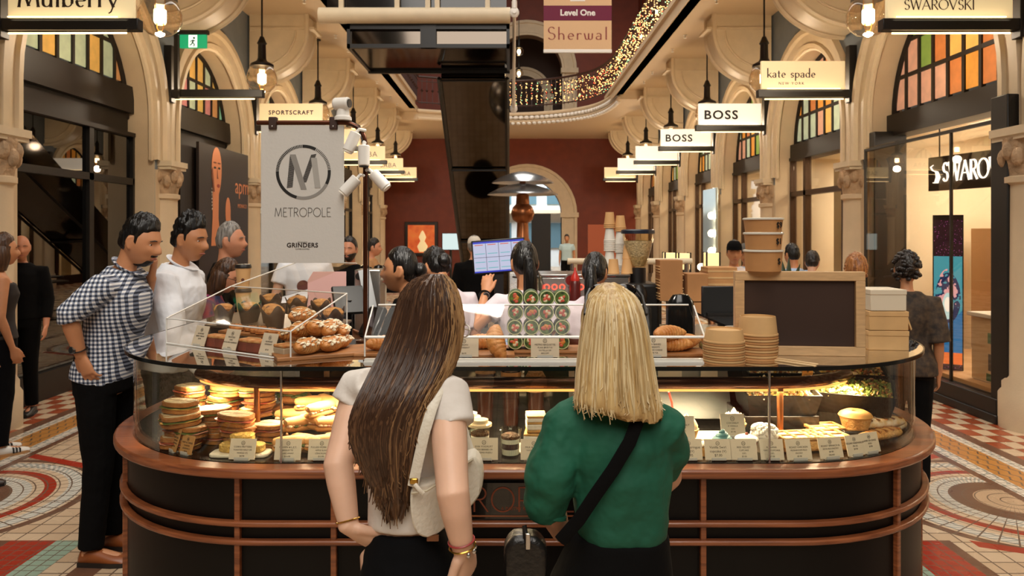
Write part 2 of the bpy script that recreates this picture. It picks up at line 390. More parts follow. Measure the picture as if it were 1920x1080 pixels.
# ================================================================== arcade walls
ZS, R0 = 3.14, 1.32            # centre height and radius of the arch openings
def arch_path(r, n=20, z0=2.62):
    p = [(-r, z0)]
    p += [(-r*math.cos(PI*i/n), ZS+r*math.sin(PI*i/n)*1.03) for i in range(n+1)]
    return p+[(r, z0)]
def add_ring(mb, put, prof, pathf):
    """sweep a moulding profile (radius, proud) along an arch"""
    rows = [[put(q, h) for q in pathf(r)] for r, h in prof]
    n = len(rows[0]); vs = [v for row in rows for v in row]
    fs = [(j*n+i, j*n+i+1, (j+1)*n+i+1, (j+1)*n+i) for j in range(len(rows)-1) for i in range(n-1)]
    mb.add(vs, fs)
PROF = [(1.30, -.02), (1.30, .05), (1.36, .05), (1.38, .02), (1.50, .02), (1.52, .07), (1.60, .07), (1.63, 0)]
for sg, side in ((-1, 'left'), (1, 'right')):
    w = MB(); a = MB()
    for k in KS:
        yc = (k+.5)*B; pth = arch_path(R0, 20, 0)
        for xf in (WX, WX+.45):
            x = sg*xf; top = [(q[0], 5.42) for q in pth]
            vs = [(x, yc+q[0], q[1]) for q in pth]+[(x, yc+q[0], 5.42) for q in pth]; n = len(pth)
            w.add(vs, [(i, i+1, n+i+1, n+i) for i in range(n-1)])
            for s2 in (-1, 1):
                w.add([(x, yc+s2*R0, 0), (x, yc+s2*B/2, 0), (x, yc+s2*B/2, 5.42), (x, yc+s2*R0, 5.42)], [(0, 1, 2, 3)])
        w.mat(1).add([(sg*WX, yc+q[0], q[1]) for q in pth]+[(sg*(WX+.45), yc+q[0], q[1]) for q in pth], [(i, i+1, n+i+1, n+i) for i in range(n-1)]).mat(0)
        add_ring(a, lambda q, h: (sg*(WX-h), yc+q[0], q[1]), PROF, arch_path)
        # inner reveal moulding
        a.tube([(sg*(WX+.02), yc+q[0]*.985, q[1]) for q in arch_path(1.29)], .035, 6)
    struct('wall_'+side, w, [SPAN, CREAM])
    struct('trim_'+side, a, CREAM2)
    # piers: column, carved capital, base
    for k in range(2, 9):
        y = k*B
        c = MB(); c.box(sg*(WX+.02)-.03, sg*(WX+.02)+.03, y-.30, y+.30, 0, 2.5)
        c.lathe([(.26, 0), (.26, .30), (.235, .34), (.235, .40), (.20, .46), (.19, 2.12), (.22, 2.14), (.22, 2.19), (.195, 2.2)], 24, (sg*(WX+.05), y, 0))
        col = struct('column', c, CREAM)
        q = MB()
        q.mat(0).lathe([(.195, 2.2), (.20, 2.24), (.215, 2.34), (.228, 2.46), (.232, 2.53)], 28, (sg*(WX+.05), y, 0))
        for i in range(14):
            t = 2*PI*i/14
            q.ball((sg*(WX+.05)+.212*math.cos(t), y+.212*math.sin(t), 2.36+.06*(i % 2)), (.055, .055, .085), 8, 6)
        q.mat(1).box(sg*(WX+.05)-.235, sg*(WX+.05)+.235, y-.235, y+.235, 2.55, 2.62).box(sg*(WX+.05)-.22, sg*(WX+.05)+.22, y-.22, y+.22, 2.51, 2.56)
        q.build('capital', [STONE, CREAM2], col)
        # quarter-round bracket carrying the gallery
        b_ = MB(); poly = [(sg*(4.46-.98*math.sin(t)), 5.12-.80*math.cos(t)) for t in [PI/2*i/16 for i in range(17)]]
        full = poly+[(sg*3.48, 5.42), (sg*4.46, 5.42)]
        b_.prism(full, y-.24, y+.24)
        for yy in (y-.25, y+.25):
            b_.tube([(p[0], yy, p[1]) for p in poly]+[(sg*3.48, yy, 5.42)], .045, 8)
            b_.tube([(sg*4.42+(p[0]-sg*4.42)*.80, yy, 5.16+(p[1]-5.16)*.80) for p in poly], .02, 6)
        b_.box(sg*3.9-.55, sg*3.9+.55, y-.26, y+.26, 5.16, 5.20)
        struct('bracket', b_, CREAM2)
    # gallery over the shops
    g = MB(); g.box(*sorted((sg*2.9, sg*4.9)), 2, 28.2, 5.42, 5.60)
    g.box(*sorted((sg*2.78, sg*2.95)), 2, 21.8, 5.30, 5.66); g.box(*sorted((sg*2.74, sg*2.80)), 2, 21.8, 5.54, 5.64); g.box(*sorted((sg*2.76, sg*2.97)), 2, 21.8, 5.30, 5.36)
    struct('ceiling_'+side, g, SOFF)
    u = MB(); u.box(*sorted((sg*4.8, sg*5.0)), 2, 28.2, 5.6, 11); struct('wall_upper_'+side, u, RED)
    for k in range(2, 8):
        for yy in (k*B+1.1, k*B+2.2):
            s_ = MB().lathe([(.035, 0), (.035, -.01), (.012, -.012), (.012, -.05), (.03, -.055), (.03, -.06), (0, -.06)], 10, (sg*3.3, yy, 5.42))
            tag(s_.build('sprinkler', WHITE), 'small white sprinkler head on the gallery soffit', 'sprinkler', 'sprinkler heads under the galleries')
# ================================================================== far end: bridge, red walls, arch to the street
def wall_arch(name, y, x0, x1, z0, z1, xc, r, zs, m, thick=.5):
    w = MB(); n = 20
    p = [(xc-r, z0)]+[(xc-r*math.cos(PI*i/n), zs+r*math.sin(PI*i/n)) for i in range(n+1)]+[(xc+r, z0)]
    poly = [(x0, z0)]+p+[(x1, z0), (x1, z1), (x0, z1)]
    for yy in (y, y+thick):
        vs = [(q[0], yy, q[1]) for q in p]+[(q[0], yy, z1) for q in p]; k = len(p)
        w.add(vs, [(i, i+1, k+i+1, k+i) for i in range(k-1)])
        w.add([(x0, yy, z0), (xc-r, yy, z0), (xc-r, yy, z1), (x0, yy, z1)], [(0, 1, 2, 3)])
        w.add([(xc+r, yy, z0), (x1, yy, z0), (x1, yy, z1), (xc+r, yy, z1)], [(0, 1, 2, 3)])
    w.add([(q[0], y, q[1]) for q in p]+[(q[0], y+thick, q[1]) for q in p], [(i, i+1, k+i+1, k+i) for i in range(k-1)])
    return struct(name, w, m)
XA = .62
def end_ring(name, y, xc, r, zs, z0, w_):
    a = MB()
    pf = lambda rr: [(xc-rr, z0)]+[(xc-rr*math.cos(PI*i/20), zs+rr*math.sin(PI*i/20)) for i in range(21)]+[(xc+rr, z0)]
    add_ring(a, lambda q, h: (q[0], y-h, q[1]), [(r, -.5), (r, .06), (r+.08, .06), (r+.1, .03), (r+w_-.12, .03), (r+w_-.1, .08), (r+w_, .08), (r+w_, 0)], pf)
    for s_ in (-1, 1): a.box(xc+s_*(r+w_/2)-w_/2-.05, xc+s_*(r+w_/2)+w_/2+.05, y-.16, y+.1, zs-.12, zs+.06)
    return struct(name, a, CREAM2)
wall_arch('wall_end', 28, -5, 5, 0, 5.2, XA, 1.3, 2.35, RED); end_ring('trim_end', 28, XA, 1.3, 2.35, 0, .58)
wall_arch('wall_end_upper', 28, -5, 5, 5.4, 11.5, XA, 1.32, 7.75, RED); end_ring('trim_end_upper', 28, XA, 1.32, 7.75, 5.4, .55)
i_ = MB().box(-5, 5, 30.5, 30.7, 5.3, 11.5); struct('wall_end_recess', i_, mat('shade_wall', '3a2418', .7))  # shade of the upper opening is put into this dark wall colour
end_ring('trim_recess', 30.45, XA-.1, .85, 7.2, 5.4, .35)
path = [(2.86, 19.6), (2.84, 20.6), (2.70, 21.6), (2.38, 22.5), (1.8, 23.2), (1.0, 23.7), (0, 23.95), (-1.0, 23.9), (-1.9, 23.6), (-2.86, 23.2)]
def smooth_path(p, n=6):
    out = []
    for i in range(len(p)-1):
        a, b, c, d = (Vector(p[max(i-1, 0)]), Vector(p[i]), Vector(p[i+1]), Vector(p[min(i+2, len(p)-1)]))
        for j in range(n):
            t = j/n; out.append(.5*((2*b)+(c-a)*t+(2*a-5*b+4*c-d)*t*t+(3*b-a-3*c+d)*t**3))
    return out+[Vector(p[-1])]
sp = smooth_path(path)
bd = MB(); bd.prism([(q.x, q.y) for q in sp]+[(-4.4, 23.2), (-4.4, 28), (4.4, 28), (4.4, 19.6)], 5.18, 5.42, 'z')
bd.tube([(q.x, q.y-.05, 5.45) for q in sp], .06, 8).tube([(q.x, q.y-.03, 5.22) for q in sp], .05, 8)
bridge = struct('ceiling_bridge', bd, SOFF)
sc_ = MB()
for i in range(2, 46):
    a, b = sp[i], sp[min(i+1, len(sp)-1)]
    sc_.ball((a.x, a.y-.08, 5.33), (.09, .07, .06), 8, 6); sc_.ball(((a.x+b.x)/2, (a.y+b.y)/2-.05, 5.15), (.07, .07, .05), 8, 6)
sc_.build('scalloped_moulding', WHITE, bridge)
def railing(name, pts, z, h, label):
    m_ = MB(); L = 0
    m_.tube([(q[0], q[1], z+h) for q in pts], .035, 8).tube([(q[0], q[1], z+.05) for q in pts], .02, 6).tube([(q[0], q[1], z+h-.14) for q in pts], .012, 6)
    for i in range(len(pts)-1):
        a, b = Vector(pts[i]), Vector(pts[i+1]); n = max(1, int((b-a).length/.16))
        for j in range(n):
            q = a.lerp(b, j/n); m_.box(q.x-.009, q.x+.009, q.y-.009, q.y+.009, z, z+h)
            if j % 2 == 0: m_.lathe([(.0, -.06), (.05, 0), (0, .06)], 6, (q.x, q.y, z+h*.5))
    return tag(m_.build(name, mat('railing_iron', '3a1d14', .4)), label, 'railing')
rr = [(2.86, 3), (2.86, 18)]
railing('balustrade', [(2.86, 3.), (2.86, 19.6)]+[(q.x, q.y) for q in sp], 5.67, .85, 'iron balustrade sweeping from the right gallery round onto the far bridge')
railing('balustrade', [(-2.86, 3.), (-2.86, 23.0)], 5.67, .85, 'straight iron balustrade along the left gallery edge')
fl = MB(); rnd = random.Random(3)
pts = [(2.80, 7+i*.1) for i in range(126)]+[(q.x, q.y-.06) for q in sp[:40]]
for i in range(1500):
    j = int(len(pts)*rnd.random()**.8) if rnd.random() < .8 else rnd.randrange(len(pts)-40, len(pts)); a = pts[min(j, len(pts)-1)]
    s_ = .010+.005*rnd.random()
    fl.mat(0 if rnd.random() < .72 else rnd.choice((1, 2)))
    c_ = (a[0]+rnd.uniform(-.03, .03), a[1]+rnd.uniform(-.1, .1), 5.72+.72*rnd.random())
    fl.add([(c_[0]-s_, c_[1], c_[2]), (c_[0]+s_, c_[1], c_[2]), (c_[0], c_[1]-s_, c_[2]), (c_[0], c_[1]+s_, c_[2]), (c_[0], c_[1], c_[2]-s_), (c_[0], c_[1], c_[2]+s_)],
        [(0, 2, 5), (2, 1, 5), (1, 3, 5), (3, 0, 5), (2, 0, 4), (1, 2, 4), (3, 1, 4), (0, 3, 4)])
tag(fl.build('fairy_lights', [glow('fairy_warm', 'ffc274', 4.5), glow('fairy_green', 'b8ffb0', 3), glow('fairy_red', 'ff5a3a', 5)]), 'curtain of small warm fairy lights on the right balustrade', 'fairy lights', kind='stuff')
# street outside the arch
OUT = mat('street_facade', 'dfe6e8', .7, var=(2, .1))
o_ = MB().box(-3, 5, 36, 36.3, 0, 9); struct('wall_street', o_, OUT)
o_ = MB()
for x in (-.3, .9, 2.1):
    for z in (.9, 3.0): o_.box(x-.35, x+.35, 35.9, 36, z, z+1.2)
struct('window_1', o_, mat('street_window', '5d7a86', .2))
o_ = MB().box(-1, 3, 35.2, 35.95, 2.55, 2.72); struct('trim_street', o_, CREAM2)
area('street_daylight', (XA, 31.5, 6.5), 4, 900, (.92, .97, 1), rot=(math.radians(55), 0, 0))
f2 = MB().box(XA-.95, XA-.05, 29.6, 29.7, 0, 2.1).box(XA+.2, XA+.75, 29.2, 29.3, 0, 1.5)
tag(MB().box(XA+.15, XA+.85, 27.2, 27.35, 0, 2.35).build('notice_board', BLACK, bevel=.02), 'tall black notice board standing at the far arch', 'board')
# ================================================================== stained glass and shopfronts
PANE = [mat('pane_'+n, c, .35, emit=c, estr=e, var=(7, .3)) for n, c, e in (('amber', 'd08a34', .55), ('orange', 'c4743a', .5), ('salmon', 'cf9878', .5), ('green', '7a9440', .45), ('pale', 'b6c0a0', .5), ('honey', 'dba552', .6))]  # light from behind is put into both pane sets as emission
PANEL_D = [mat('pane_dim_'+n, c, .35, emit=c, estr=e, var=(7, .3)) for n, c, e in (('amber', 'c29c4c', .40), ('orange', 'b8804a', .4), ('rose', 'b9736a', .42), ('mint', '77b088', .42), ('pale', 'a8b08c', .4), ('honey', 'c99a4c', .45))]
LEAD = mat('window_lead', '1a120c', .5)
def lunette(sg, k, idx):
    yc = (k+.5)*B; x = sg*(WX+.36); r = R0-.02
    fr = MB(); pn = MB(); rnd = random.Random(k*7+sg)
    top = lambda y: ZS+math.sqrt(max(0, r*r-y*y))*1.03
    n = 9; wv = 2*r/n; rows = [3.20, 3.62, 4.04, 4.6] if sg > 0 else [3.56, 4.02, 4.6, 4.61]; zb0 = rows[0]-.05
    for i in range(n):
        a, b = -r+i*wv, -r+(i+1)*wv
        for j in range(3):
            z0, z1 = rows[j], rows[j+1]
            za, zb = min(z1, top(a+.03)), min(z1, top(b-.03)); zm = min(z1, top((a+b)/2))
            if zm <= z0+.05: continue
            c = pn.mat(rnd.choice([0, 1, 2, 3, 4, 4, 5]))
            e = .028
            q = [(a+e, z0+e), (b-e, z0+e), (b-e, max(zb, z0+e+.002)-e*.3), ((a+b)/2, max(zm, z0+e+.003)-e*.3), (a+e, max(za, z0+e+.002)-e*.3)]
            pn.prism([(yc+p[0], p[1]) for p in q], x-.008, x+.008, 'x')
        if i: fr.box(x-.025, x+.025, yc+a-.024, yc+a+.024, zb0, max(top(a), zb0+.01))
    for z in (rows[1:3] if sg > 0 else rows[1:2]):
        h = math.sqrt(max(0, r*r-(z-ZS)**2)) if z > ZS else r
        fr.box(x-.024, x+.024, yc-h, yc+h, z-.024, z+.024)
    fr.tube([(x, yc+q[0], q[1]) for q in [(-r*math.cos(PI*i/24), ZS+r*math.sin(PI*i/24)*1.03) for i in range(25)]], .05, 6)
    fr.box(x-.11, x+.11, yc-r, yc+r, 2.92 if sg > 0 else 3.2, zb0+.02).box(x-.13, x+.13, yc-r, yc+r, 2.90, 2.95)
    if sg < 0: fr.box(x-.03, x+.03, yc-r, yc+r, 2.9, zb0)
    o = struct('window_%d' % idx, fr, LEAD)
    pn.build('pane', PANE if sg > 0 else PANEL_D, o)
idx = 2
for sg in (-1, 1):
    for k in KS:
        lunette(sg, k, idx); idx += 1
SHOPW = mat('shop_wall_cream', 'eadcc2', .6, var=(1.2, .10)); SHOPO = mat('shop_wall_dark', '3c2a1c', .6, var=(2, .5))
GOLD = mat('shop_gold_frame', 'a58448', .35, metal=.7)
for sg in (-1, 1):
    for k in KS:
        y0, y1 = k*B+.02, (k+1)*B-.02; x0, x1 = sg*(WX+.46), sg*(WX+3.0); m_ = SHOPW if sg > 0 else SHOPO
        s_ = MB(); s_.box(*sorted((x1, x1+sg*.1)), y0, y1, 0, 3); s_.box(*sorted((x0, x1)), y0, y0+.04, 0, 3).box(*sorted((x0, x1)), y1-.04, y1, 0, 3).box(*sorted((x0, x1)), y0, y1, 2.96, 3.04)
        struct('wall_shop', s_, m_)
        p_ = 105 if sg > 0 else (9 if k < 5 else 22)
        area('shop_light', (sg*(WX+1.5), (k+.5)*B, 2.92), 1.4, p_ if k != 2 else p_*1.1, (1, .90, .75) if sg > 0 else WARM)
        if (sg, k) in ((1, 2), (-1, 3)): continue
        # plain shopfront: dark frame with glazing bars and a sill
        q = MB(); x = sg*(WX+.30); ya, yb = (k+.5)*B-R0, (k+.5)*B+R0
        q.box(x-.06, x+.06, ya, yb, 0, .28 if k != 4 or sg < 0 else .12)
        nb = (ya, ya+.62, yb-.62, yb) if sg > 0 else (ya, (ya+yb)/2+.35, yb)
        for yy in nb: q.box(x-.05, x+.05, yy-.045, yy+.045, .1, 2.92)
        q.box(x-.05, x+.05, ya, yb, 2.30, 2.38)
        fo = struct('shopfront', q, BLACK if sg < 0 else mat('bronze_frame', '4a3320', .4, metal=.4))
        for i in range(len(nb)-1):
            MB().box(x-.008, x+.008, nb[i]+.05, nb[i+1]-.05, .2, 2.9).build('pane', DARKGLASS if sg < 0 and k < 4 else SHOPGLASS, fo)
# ================================================================== hanging shop signs
def shop_sign(sg, k, draw, label, white=False, panel=True):
    y = k*B; x0, x1 = sorted((sg*3.22, sg*4.47)); t = thing('hanging_sign', label, 'sign', (0, y, 3.515), group='shop signs hung along the arcade')
    MB().box(x0, x1, -.05, .05, -.055, .045).build('bar', BLACK, t, bevel=.006)
    MB().box(*sorted((sg*4.40, sg*4.50)), -.06, .06, -.12, .62).build('wall_bracket', BLACK, t, bevel=.006)
    if panel:
        MB().box(*sorted((sg*3.27, sg*4.36)), -.022, .022, .048, .42).build('panel', SIGNW if white else SIGNP, t, bevel=.004)
        for s_ in (-1, 1): MB().cyl((x0+.12, s_*.04, .058), (x1-.18, s_*.04, .058), .006, 8).build('light_strip', LED, t)
    MB().cyl((x0+.1, 0, -.075), (x1-.12, 0, -.072), .008, 8).build('light_strip', LED, t)
    if draw: draw(t)
    if k <= 5 and panel:
        a = area('sign_light', (sg*3.82, -.075, .03), 1.0, .45, (1, .82, .55), rot=(math.radians(155), 0, 0), sy=.03); a.parent = t
    return t
L_, R_ = -3.815, 3.815
SGN = lambda s, h, x, z, **k: (lambda t: pen(s, h, INK, t, (x, -.0235, z), **k))
shop_sign(-1, 2, SGN('Mulberry', .19, L_-.02, .150, thick=.13, thin=.045, serif=.07), 'cream hanging sign reading Mulberry at the top left corner')
shop_sign(1, 2, lambda t: (pen('SWAROVSKI', .085, INK, t, (3.72, -.0235, .125), thick=.13, thin=.05, serif=.05),
    MB().tube([(3.69, -.026, .30), (3.71, -.026, .27), (3.74, -.026, .262), (3.77, -.026, .29), (3.75, -.026, .33)], .008, 6).build('swan_emblem', INK, t)), 'cream hanging sign reading SWAROVSKI at the top right corner')
shop_sign(1, 3, lambda t: (pen('kate spade', .118, INK, t, (3.66, -.0235, .205), thick=.13, thin=.06, serif=.05),
    text('NEW YORK', .05, INK, t, (3.66, -.0235, .125), space=1.4, ext=.001)), 'cream hanging sign reading kate spade')
shop_sign(1, 4, lambda t: text('BOSS', .215, INKB, t, (3.66, -.0235, .215), bold=.006, space=1.15, ext=.001, sx=1.1), 'nearer white hanging sign reading BOSS, below kate spade', True)
shop_sign(1, 5, lambda t: text('BOSS', .215, INKB, t, (3.66, -.0235, .215), bold=.006, space=1.15, ext=.001, sx=1.1), 'farther white hanging sign reading BOSS', True)
shop_sign(1, 6, None, 'pale blank looking hanging sign just past the farther BOSS sign', True)
shop_sign(1, 7, None, 'pale blank looking hanging sign, second from the end on the right', True)
shop_sign(1, 8, None, 'blank cream hanging sign, last on the right side by the red wall')
shop_sign(-1, 3, None, 'black hanging sign frame without a panel beside the exit sign', panel=False)
shop_sign(-1, 4, lambda t: text('SPORTSCRAFT', .10, INK, t, (L_, -.0235, .26), bold=.003, space=1.25, ext=.001), 'cream hanging sign reading SPORTSCRAFT above the white banner')
shop_sign(-1, 5, None, 'cream hanging sign half hidden behind the white banner')
shop_sign(-1, 6, lambda t: text('SABA', .20, INKG, t, (-3.72, -.0235, .20), ext=.001, space=1.1), 'nearer cream hanging sign reading SABA')
shop_sign(-1, 7, lambda t: text('SABA', .20, INKG, t, (-3.72, -.0235, .20), ext=.001, space=1.1), 'middle one of the far left hanging signs, reading SABA')
shop_sign(-1, 8, lambda t: text('SABA', .20, INKG, t, (-3.72, -.0235, .20), ext=.001, space=1.1), 'farthest cream hanging sign reading SABA, by the red wall')
# ================================================================== pendant lamps
def pendant(sg, i):
    y = (2.44+i)*B; x = 3.8 if sg > 0 else -3.72
    wh = ['nearest the camera', 'second from the camera', 'third from the camera', 'fourth from the camera', 'fifth from the camera', 'farthest down the arcade'][i]
    t = thing('pendant_lamp', f'clear globe pendant lamp on a black rod, {"left" if sg < 0 else "right"} row, {wh}', 'lamp', (x, y, 4.0), group='globe pendant lamps')
    t.scale = (1.12,)*3
    MB().cyl((0, 0, .55), (0, 0, 1.265), .012, 8).lathe([(.05, 1.245), (.05, 1.265), (0, 1.265)], 12).build('rod', BLACK, t)
    MB().lathe([(.155, .155), (.15, .19), (.07, .235), (.055, .27), (.05, .45), (.065, .47), (.05, .50), (.025, .56), (.0, .57)], 24).build('cap', BLACK, t)
    MB().lathe([(.135, .165), (.175, .10), (.198, .02), (.196, -.05), (.165, -.12), (.10, -.175), (.0, -.20)], 28, cap=False).build('globe', glass('globe_glass', 'fff6e8', 2.0, .02, .06), t)
    MB().lathe([(.0, -.06), (.05, -.058), (.055, -.05), (.055, .055), (.05, .06), (0, .062)], 18).build('bulb', BULB, t)
    w = MB(); w.cyl((-.045, 0, .06), (-.045, 0, .2), .004, 6).cyl((.045, 0, .06), (.045, 0, .2), .004, 6)
    w.tube([(-.03, 0, -.06), (-.032, 0, -.11), (-.015, 0, -.14), (.015, 0, -.14), (.032, 0, -.11), (.03, 0, -.06)], .006, 6).build('filament_holder', mat('brass', 'b98a4a', .3, metal=.9), t)
    point('lamp_glow', (0, 0, -.24), 46, WARM, .10, t)
for sg in (-1, 1):
    for i in range(6): pendant(sg, i)
# small pendants under the upper arches at the far end
for i, (x, y, Y) in enumerate(((973, 97, 26), (973, 138, 27), (1230, 22, 24), (1202, 68, 27))):
    p = P(x, y, Y)
    t = thing('pendant_lamp', ['small lit glass pendant in front of the upper far arch, higher of two', 'small lit glass pendant in front of the upper far arch, lower of two',
        'small pendant lamp beside the top of the fairy lights', 'small pendant lamp left of the fairy lights, lower one', 'small lamp over the last sign on the right', 'small lamp over the last sign on the left'][i], 'lamp', p)
    MB().lathe([(.13, .12), (.12, .15), (.05, .2), (.03, .5), (.012, .52), (.012, 3.2), (0, 3.2)], 14).build('cap', BLACK, t)
    MB().lathe([(.12, .12), (.17, .02), (.14, -.1), (0, -.16)], 16, cap=False).build('globe', MATS['globe_glass'], t)
    MB().ball((0, 0, 0), (.06, .06, .08), 12, 8).build('bulb', BULB, t)
# ================================================================== exit sign
t = thing('exit_sign', 'green running man exit sign under a black arm on the left', 'sign', P(363, 78, 9.55))
MB().box(-.17, .17, -.02, .02, -.085, .085).build('panel', mat('exit_green', '0f8a5c', .4, emit='12a06a', estr=.75), t, bevel=.004)
m_ = MB().box(-.055, .055, -.024, -.019, -.08, .08); m_.build('pictogram_field', mat('exit_white', 'f0fff4', .4, emit='e4fff0', estr=.9), t)
g = MB(); y_ = -.027
for a, b, r in (((.008, .012), (-.004, -.02), .013), ((-.004, -.02), (.022, -.04), .008), ((.022, -.04), (.012, -.068), .007), ((-.004, -.02), (-.02, -.045), .008), ((-.02, -.045), (-.04, -.05), .007), ((.006, .014), (.03, .0), .006), ((.006, .014), (-.02, .004), .006), ((-.02, .004), (-.03, -.015), .005)):
    g.cyl((a[0], y_, a[1]), (b[0], y_, b[1]), r*.8, 8)
g.ball((.017, y_, .04), .013, 10, 8).build('running_man', mat('exit_dark', '0a3d2a', .5), t)
MB().box(-.21, .19, -.03, .03, .09, .14).box(-.24, -.19, -.03, .03, -.73, .14).build('bracket', BLACK, t)
# ================================================================== banner 'Level One'
t = thing('hanging_banner', 'cream and maroon fabric banner reading Level One hanging in the atrium', 'banner', P(1083, 96, 12))
MB().box(-.545, .545, -.01, .01, .0, 1.9).build('fabric', mat('banner_cream', 'e0b98e', .7, bump=(30, .1)), t)
MB().box(-.546, .546, -.013, .0, .49, .73).build('maroon_band', mat('banner_maroon', '6d1238', .7), t)
MB().box(-.55, .55, -.016, .016, -.03, .03).build('bottom_rail', WHITE, t, bevel=.01)
text('Level One', .135, WHITE, t, (0, -.0145, .612), bold=.004)
pen('Sherwal', .20, mat('banner_red', '8a2a2a', .6), t, (0, -.0115, .185), thick=.09, thin=.05, space=.16, sx=1.15)
MB().box(-.12, .12, -.0125, -.01, .80, .86).build('print_strip', WHITE, t)
MB().cyl((-.5, 0, 1.9), (-.5, 0, 5), .004, 6).cyl((.5, 0, 1.9), (.5, 0, 5), .004, 6).box(-.55, .55, -.015, .015, 1.88, 1.92).build('hanger', BLACK, t)
# ================================================================== escalator seen from below
t = thing('escalator', 'dark mirrored underside of an escalator with a cream beam across its top', 'escalator', (-1.05, 11, 0))
wx0, wx1 = -.05+1.05, -1.05+1.05
th = Vector((0, 7.2, -4.05)); e0 = Vector((0, 0, 4.0)); up = Vector((0, 4.05, 7.2)).normalized()*.75
pl = MB()
pl.prism([(e0.y, e0.z), (th.y, e0.z+th.z), (th.y+up.y*.9, e0.z+th.z+up.z*.6), (e0.y+up.y, e0.z+up.z)], wx1+.03, wx0-.03, 'x')
pl.build('mirror_soffit', MIRROR, t)
fr = MB()
for x in (wx1, wx0):
    fr.tube([(x, 0, 3.97), (x, 7.0, 3.97-7*4.05/7.2)], .035, 4, endcap='flat')
for q in (0.04, 2.1, 4.4): fr.cyl((wx1, q, 3.965-q*4.05/7.2), (wx0, q, 3.965-q*4.05/7.2), .02, 6)
fr.build('edge_trim', BLACK, t)
b_ = MB(); b_.box(-1.02, 1.02, -1.4, .02, 4.08, 4.34); b_.build('landing_box', MIRROR, t)
b_ = MB(); b_.box(-1.04, 1.04, -1.46, -1.40, 4.30, 4.37).box(-1.04, 1.04, -1.46, -1.40, 4.06, 4.11).box(-1.04, -1.0, -1.46, .02, 4.06, 4.37).box(1.0, 1.04, -1.46, .02, 4.06, 4.37).box(-.1, .1, -1.47, -1.40, 4.06, 4.37)
b_.box(-1.04, 1.04, -.02, .04, 4.04, 4.10).build('landing_frame', BLACK, t)
b_ = MB(); b_.cyl((-1.38, -1.5, 4.46), (1.05, -1.5, 4.46), .10, 20).box(-1.38, 1.05, -1.55, -1.45, 4.38, 4.5)
for x in (-1.1, -.39, .0, .12, .76): b_.box(x-.03, x+.03, -1.53, -1.47, 4.5, 5.0)
b_.box(-1.4, 1.06, -1.54, -1.46, 4.98, 5.06).build('cream_beam', CREAM2, t)
MB().box(-1.3, 1.0, -1.44, -1.42, 4.56, 5.0).build('glass_screen', mat('dark_screen', '1a1614', .1), t)
b_ = MB()
for s_, z in ((0, 4.47), (1, 3.62)):
    yb = -1.6+2.2*s_
    b_.ball((1.1, yb, z), (.06, .035, .07), 14, 10); b_.cyl((1.1, yb-.05, z), (1.1, yb+.05, z), .025, 10).cyl((1.1, yb, z+.05), (1.1, yb, z+.14), .035, 10)
b_.cyl((1.1, -1.6, 4.5), (1.1, .6, 3.62), .022, 10).cyl((1.1, -1.6, 4.5), (1.1, -1.6, 6.2), .028, 10)
b_.build('tension_rod', WHITE, t)
# ================================================================== ornate street lamp / canopy post with two silver domes
t = thing('dome_lamp', 'ornate copper post carrying two wide silver dome reflectors', 'lamp', (px(980, 12), 12, 0))
cop = mat('copper', '8a5636', .3, metal=.9)
MB().lathe([(.22, 0), (.22, .12), (.10, .2), (.09, 1.2), (.15, 1.28), (.15, 1.5), (.1, 1.6), (.09, 1.85), (.16, 1.9), (.19, 2.0), (.16, 2.1), (.11, 2.15), (.10, 2.3), (.05, 2.34), (.05, 2.62)], 20).build('post', cop, t)
for z, r in ((2.49, .50), (2.30, .57)):
    MB().lathe([(r, z), (r*.98, z+.015), (r*.7, z+.10), (r*.35, z+.16), (.06, z+.185), (.06, z+.17), (r*.35, z+.145), (r*.7, z+.085), (r*.99, z)], 36, cap=False).build('dome', mat('silver_dome', 'c9ccd0', .22, metal=.9), t)
# ================================================================== right bay: crystal shop with projecting glass case
def shop_front_right():
    x = WX-.10; ya, yb = 6.72, 9.25
    q = MB(); q.box(x-.08, x+.35, ya-.08, yb, 0, .22).box(x-.10, x-.02, ya-.10, yb, .0, .08)
    q.box(x-.06, x+.40, ya-.20, ya+.03, 0, 2.92).box(x+.1, x+.5, yb-.02, yb+.12, 0, 2.95)
    fo = struct('shopfront', q, BLACK, bevel=.008)
    fr = MB().box(x-.02, x+.02, ya, yb, 2.70, 2.73).box(x-.015, x+.015, yb-.02, yb+.01, .2, 2.73).box(x-.012, x+.012, 7.44, 7.465, .2, 2.70).box(x, x+.45, yb-.01, yb+.01, 2.70, 2.73)
    fr.build('glazing_bar', BLACK, fo)
    MB().box(x-.006, x+.006, ya, yb, .22, 2.70).build('pane', SHOPGLASS, fo); MB().box(x, x+.4, yb-.012, yb, .22, 2.70).build('pane', SHOPGLASS, fo)
    MB().box(x, x+.6, ya, yb, 2.72, 2.75).build('case_top', SHOPGLASS, fo)
    s_ = MB().box(x+.05, x+1.9, ya-.1, yb, .18, .26); struct('shop_floor', s_, mat('shop_plinth', 'c9a074', .5))
shop_front_right()
X_ = WX+.35
t = thing('shop_sign_board', 'dark sign board with glowing white SWAROVSKI lettering and swan inside the shop window', 'sign', (X_, 7.95, 2.36), rz=-PI/2+.18)
MB().box(-.55, .75, 0, .05, -.19, .19).build('board', mat('sign_dark', '2a1c12', .5), t, bevel=.004)
LW = glow('sign_white', 'fff4e6', 2.6)
pen('SWAROVSKI', .20, LW, t, (-.32, -.004, -.09), thick=.16, thin=.06, serif=.06, space=.07, align='LEFT', depth=.012, sx=.72)
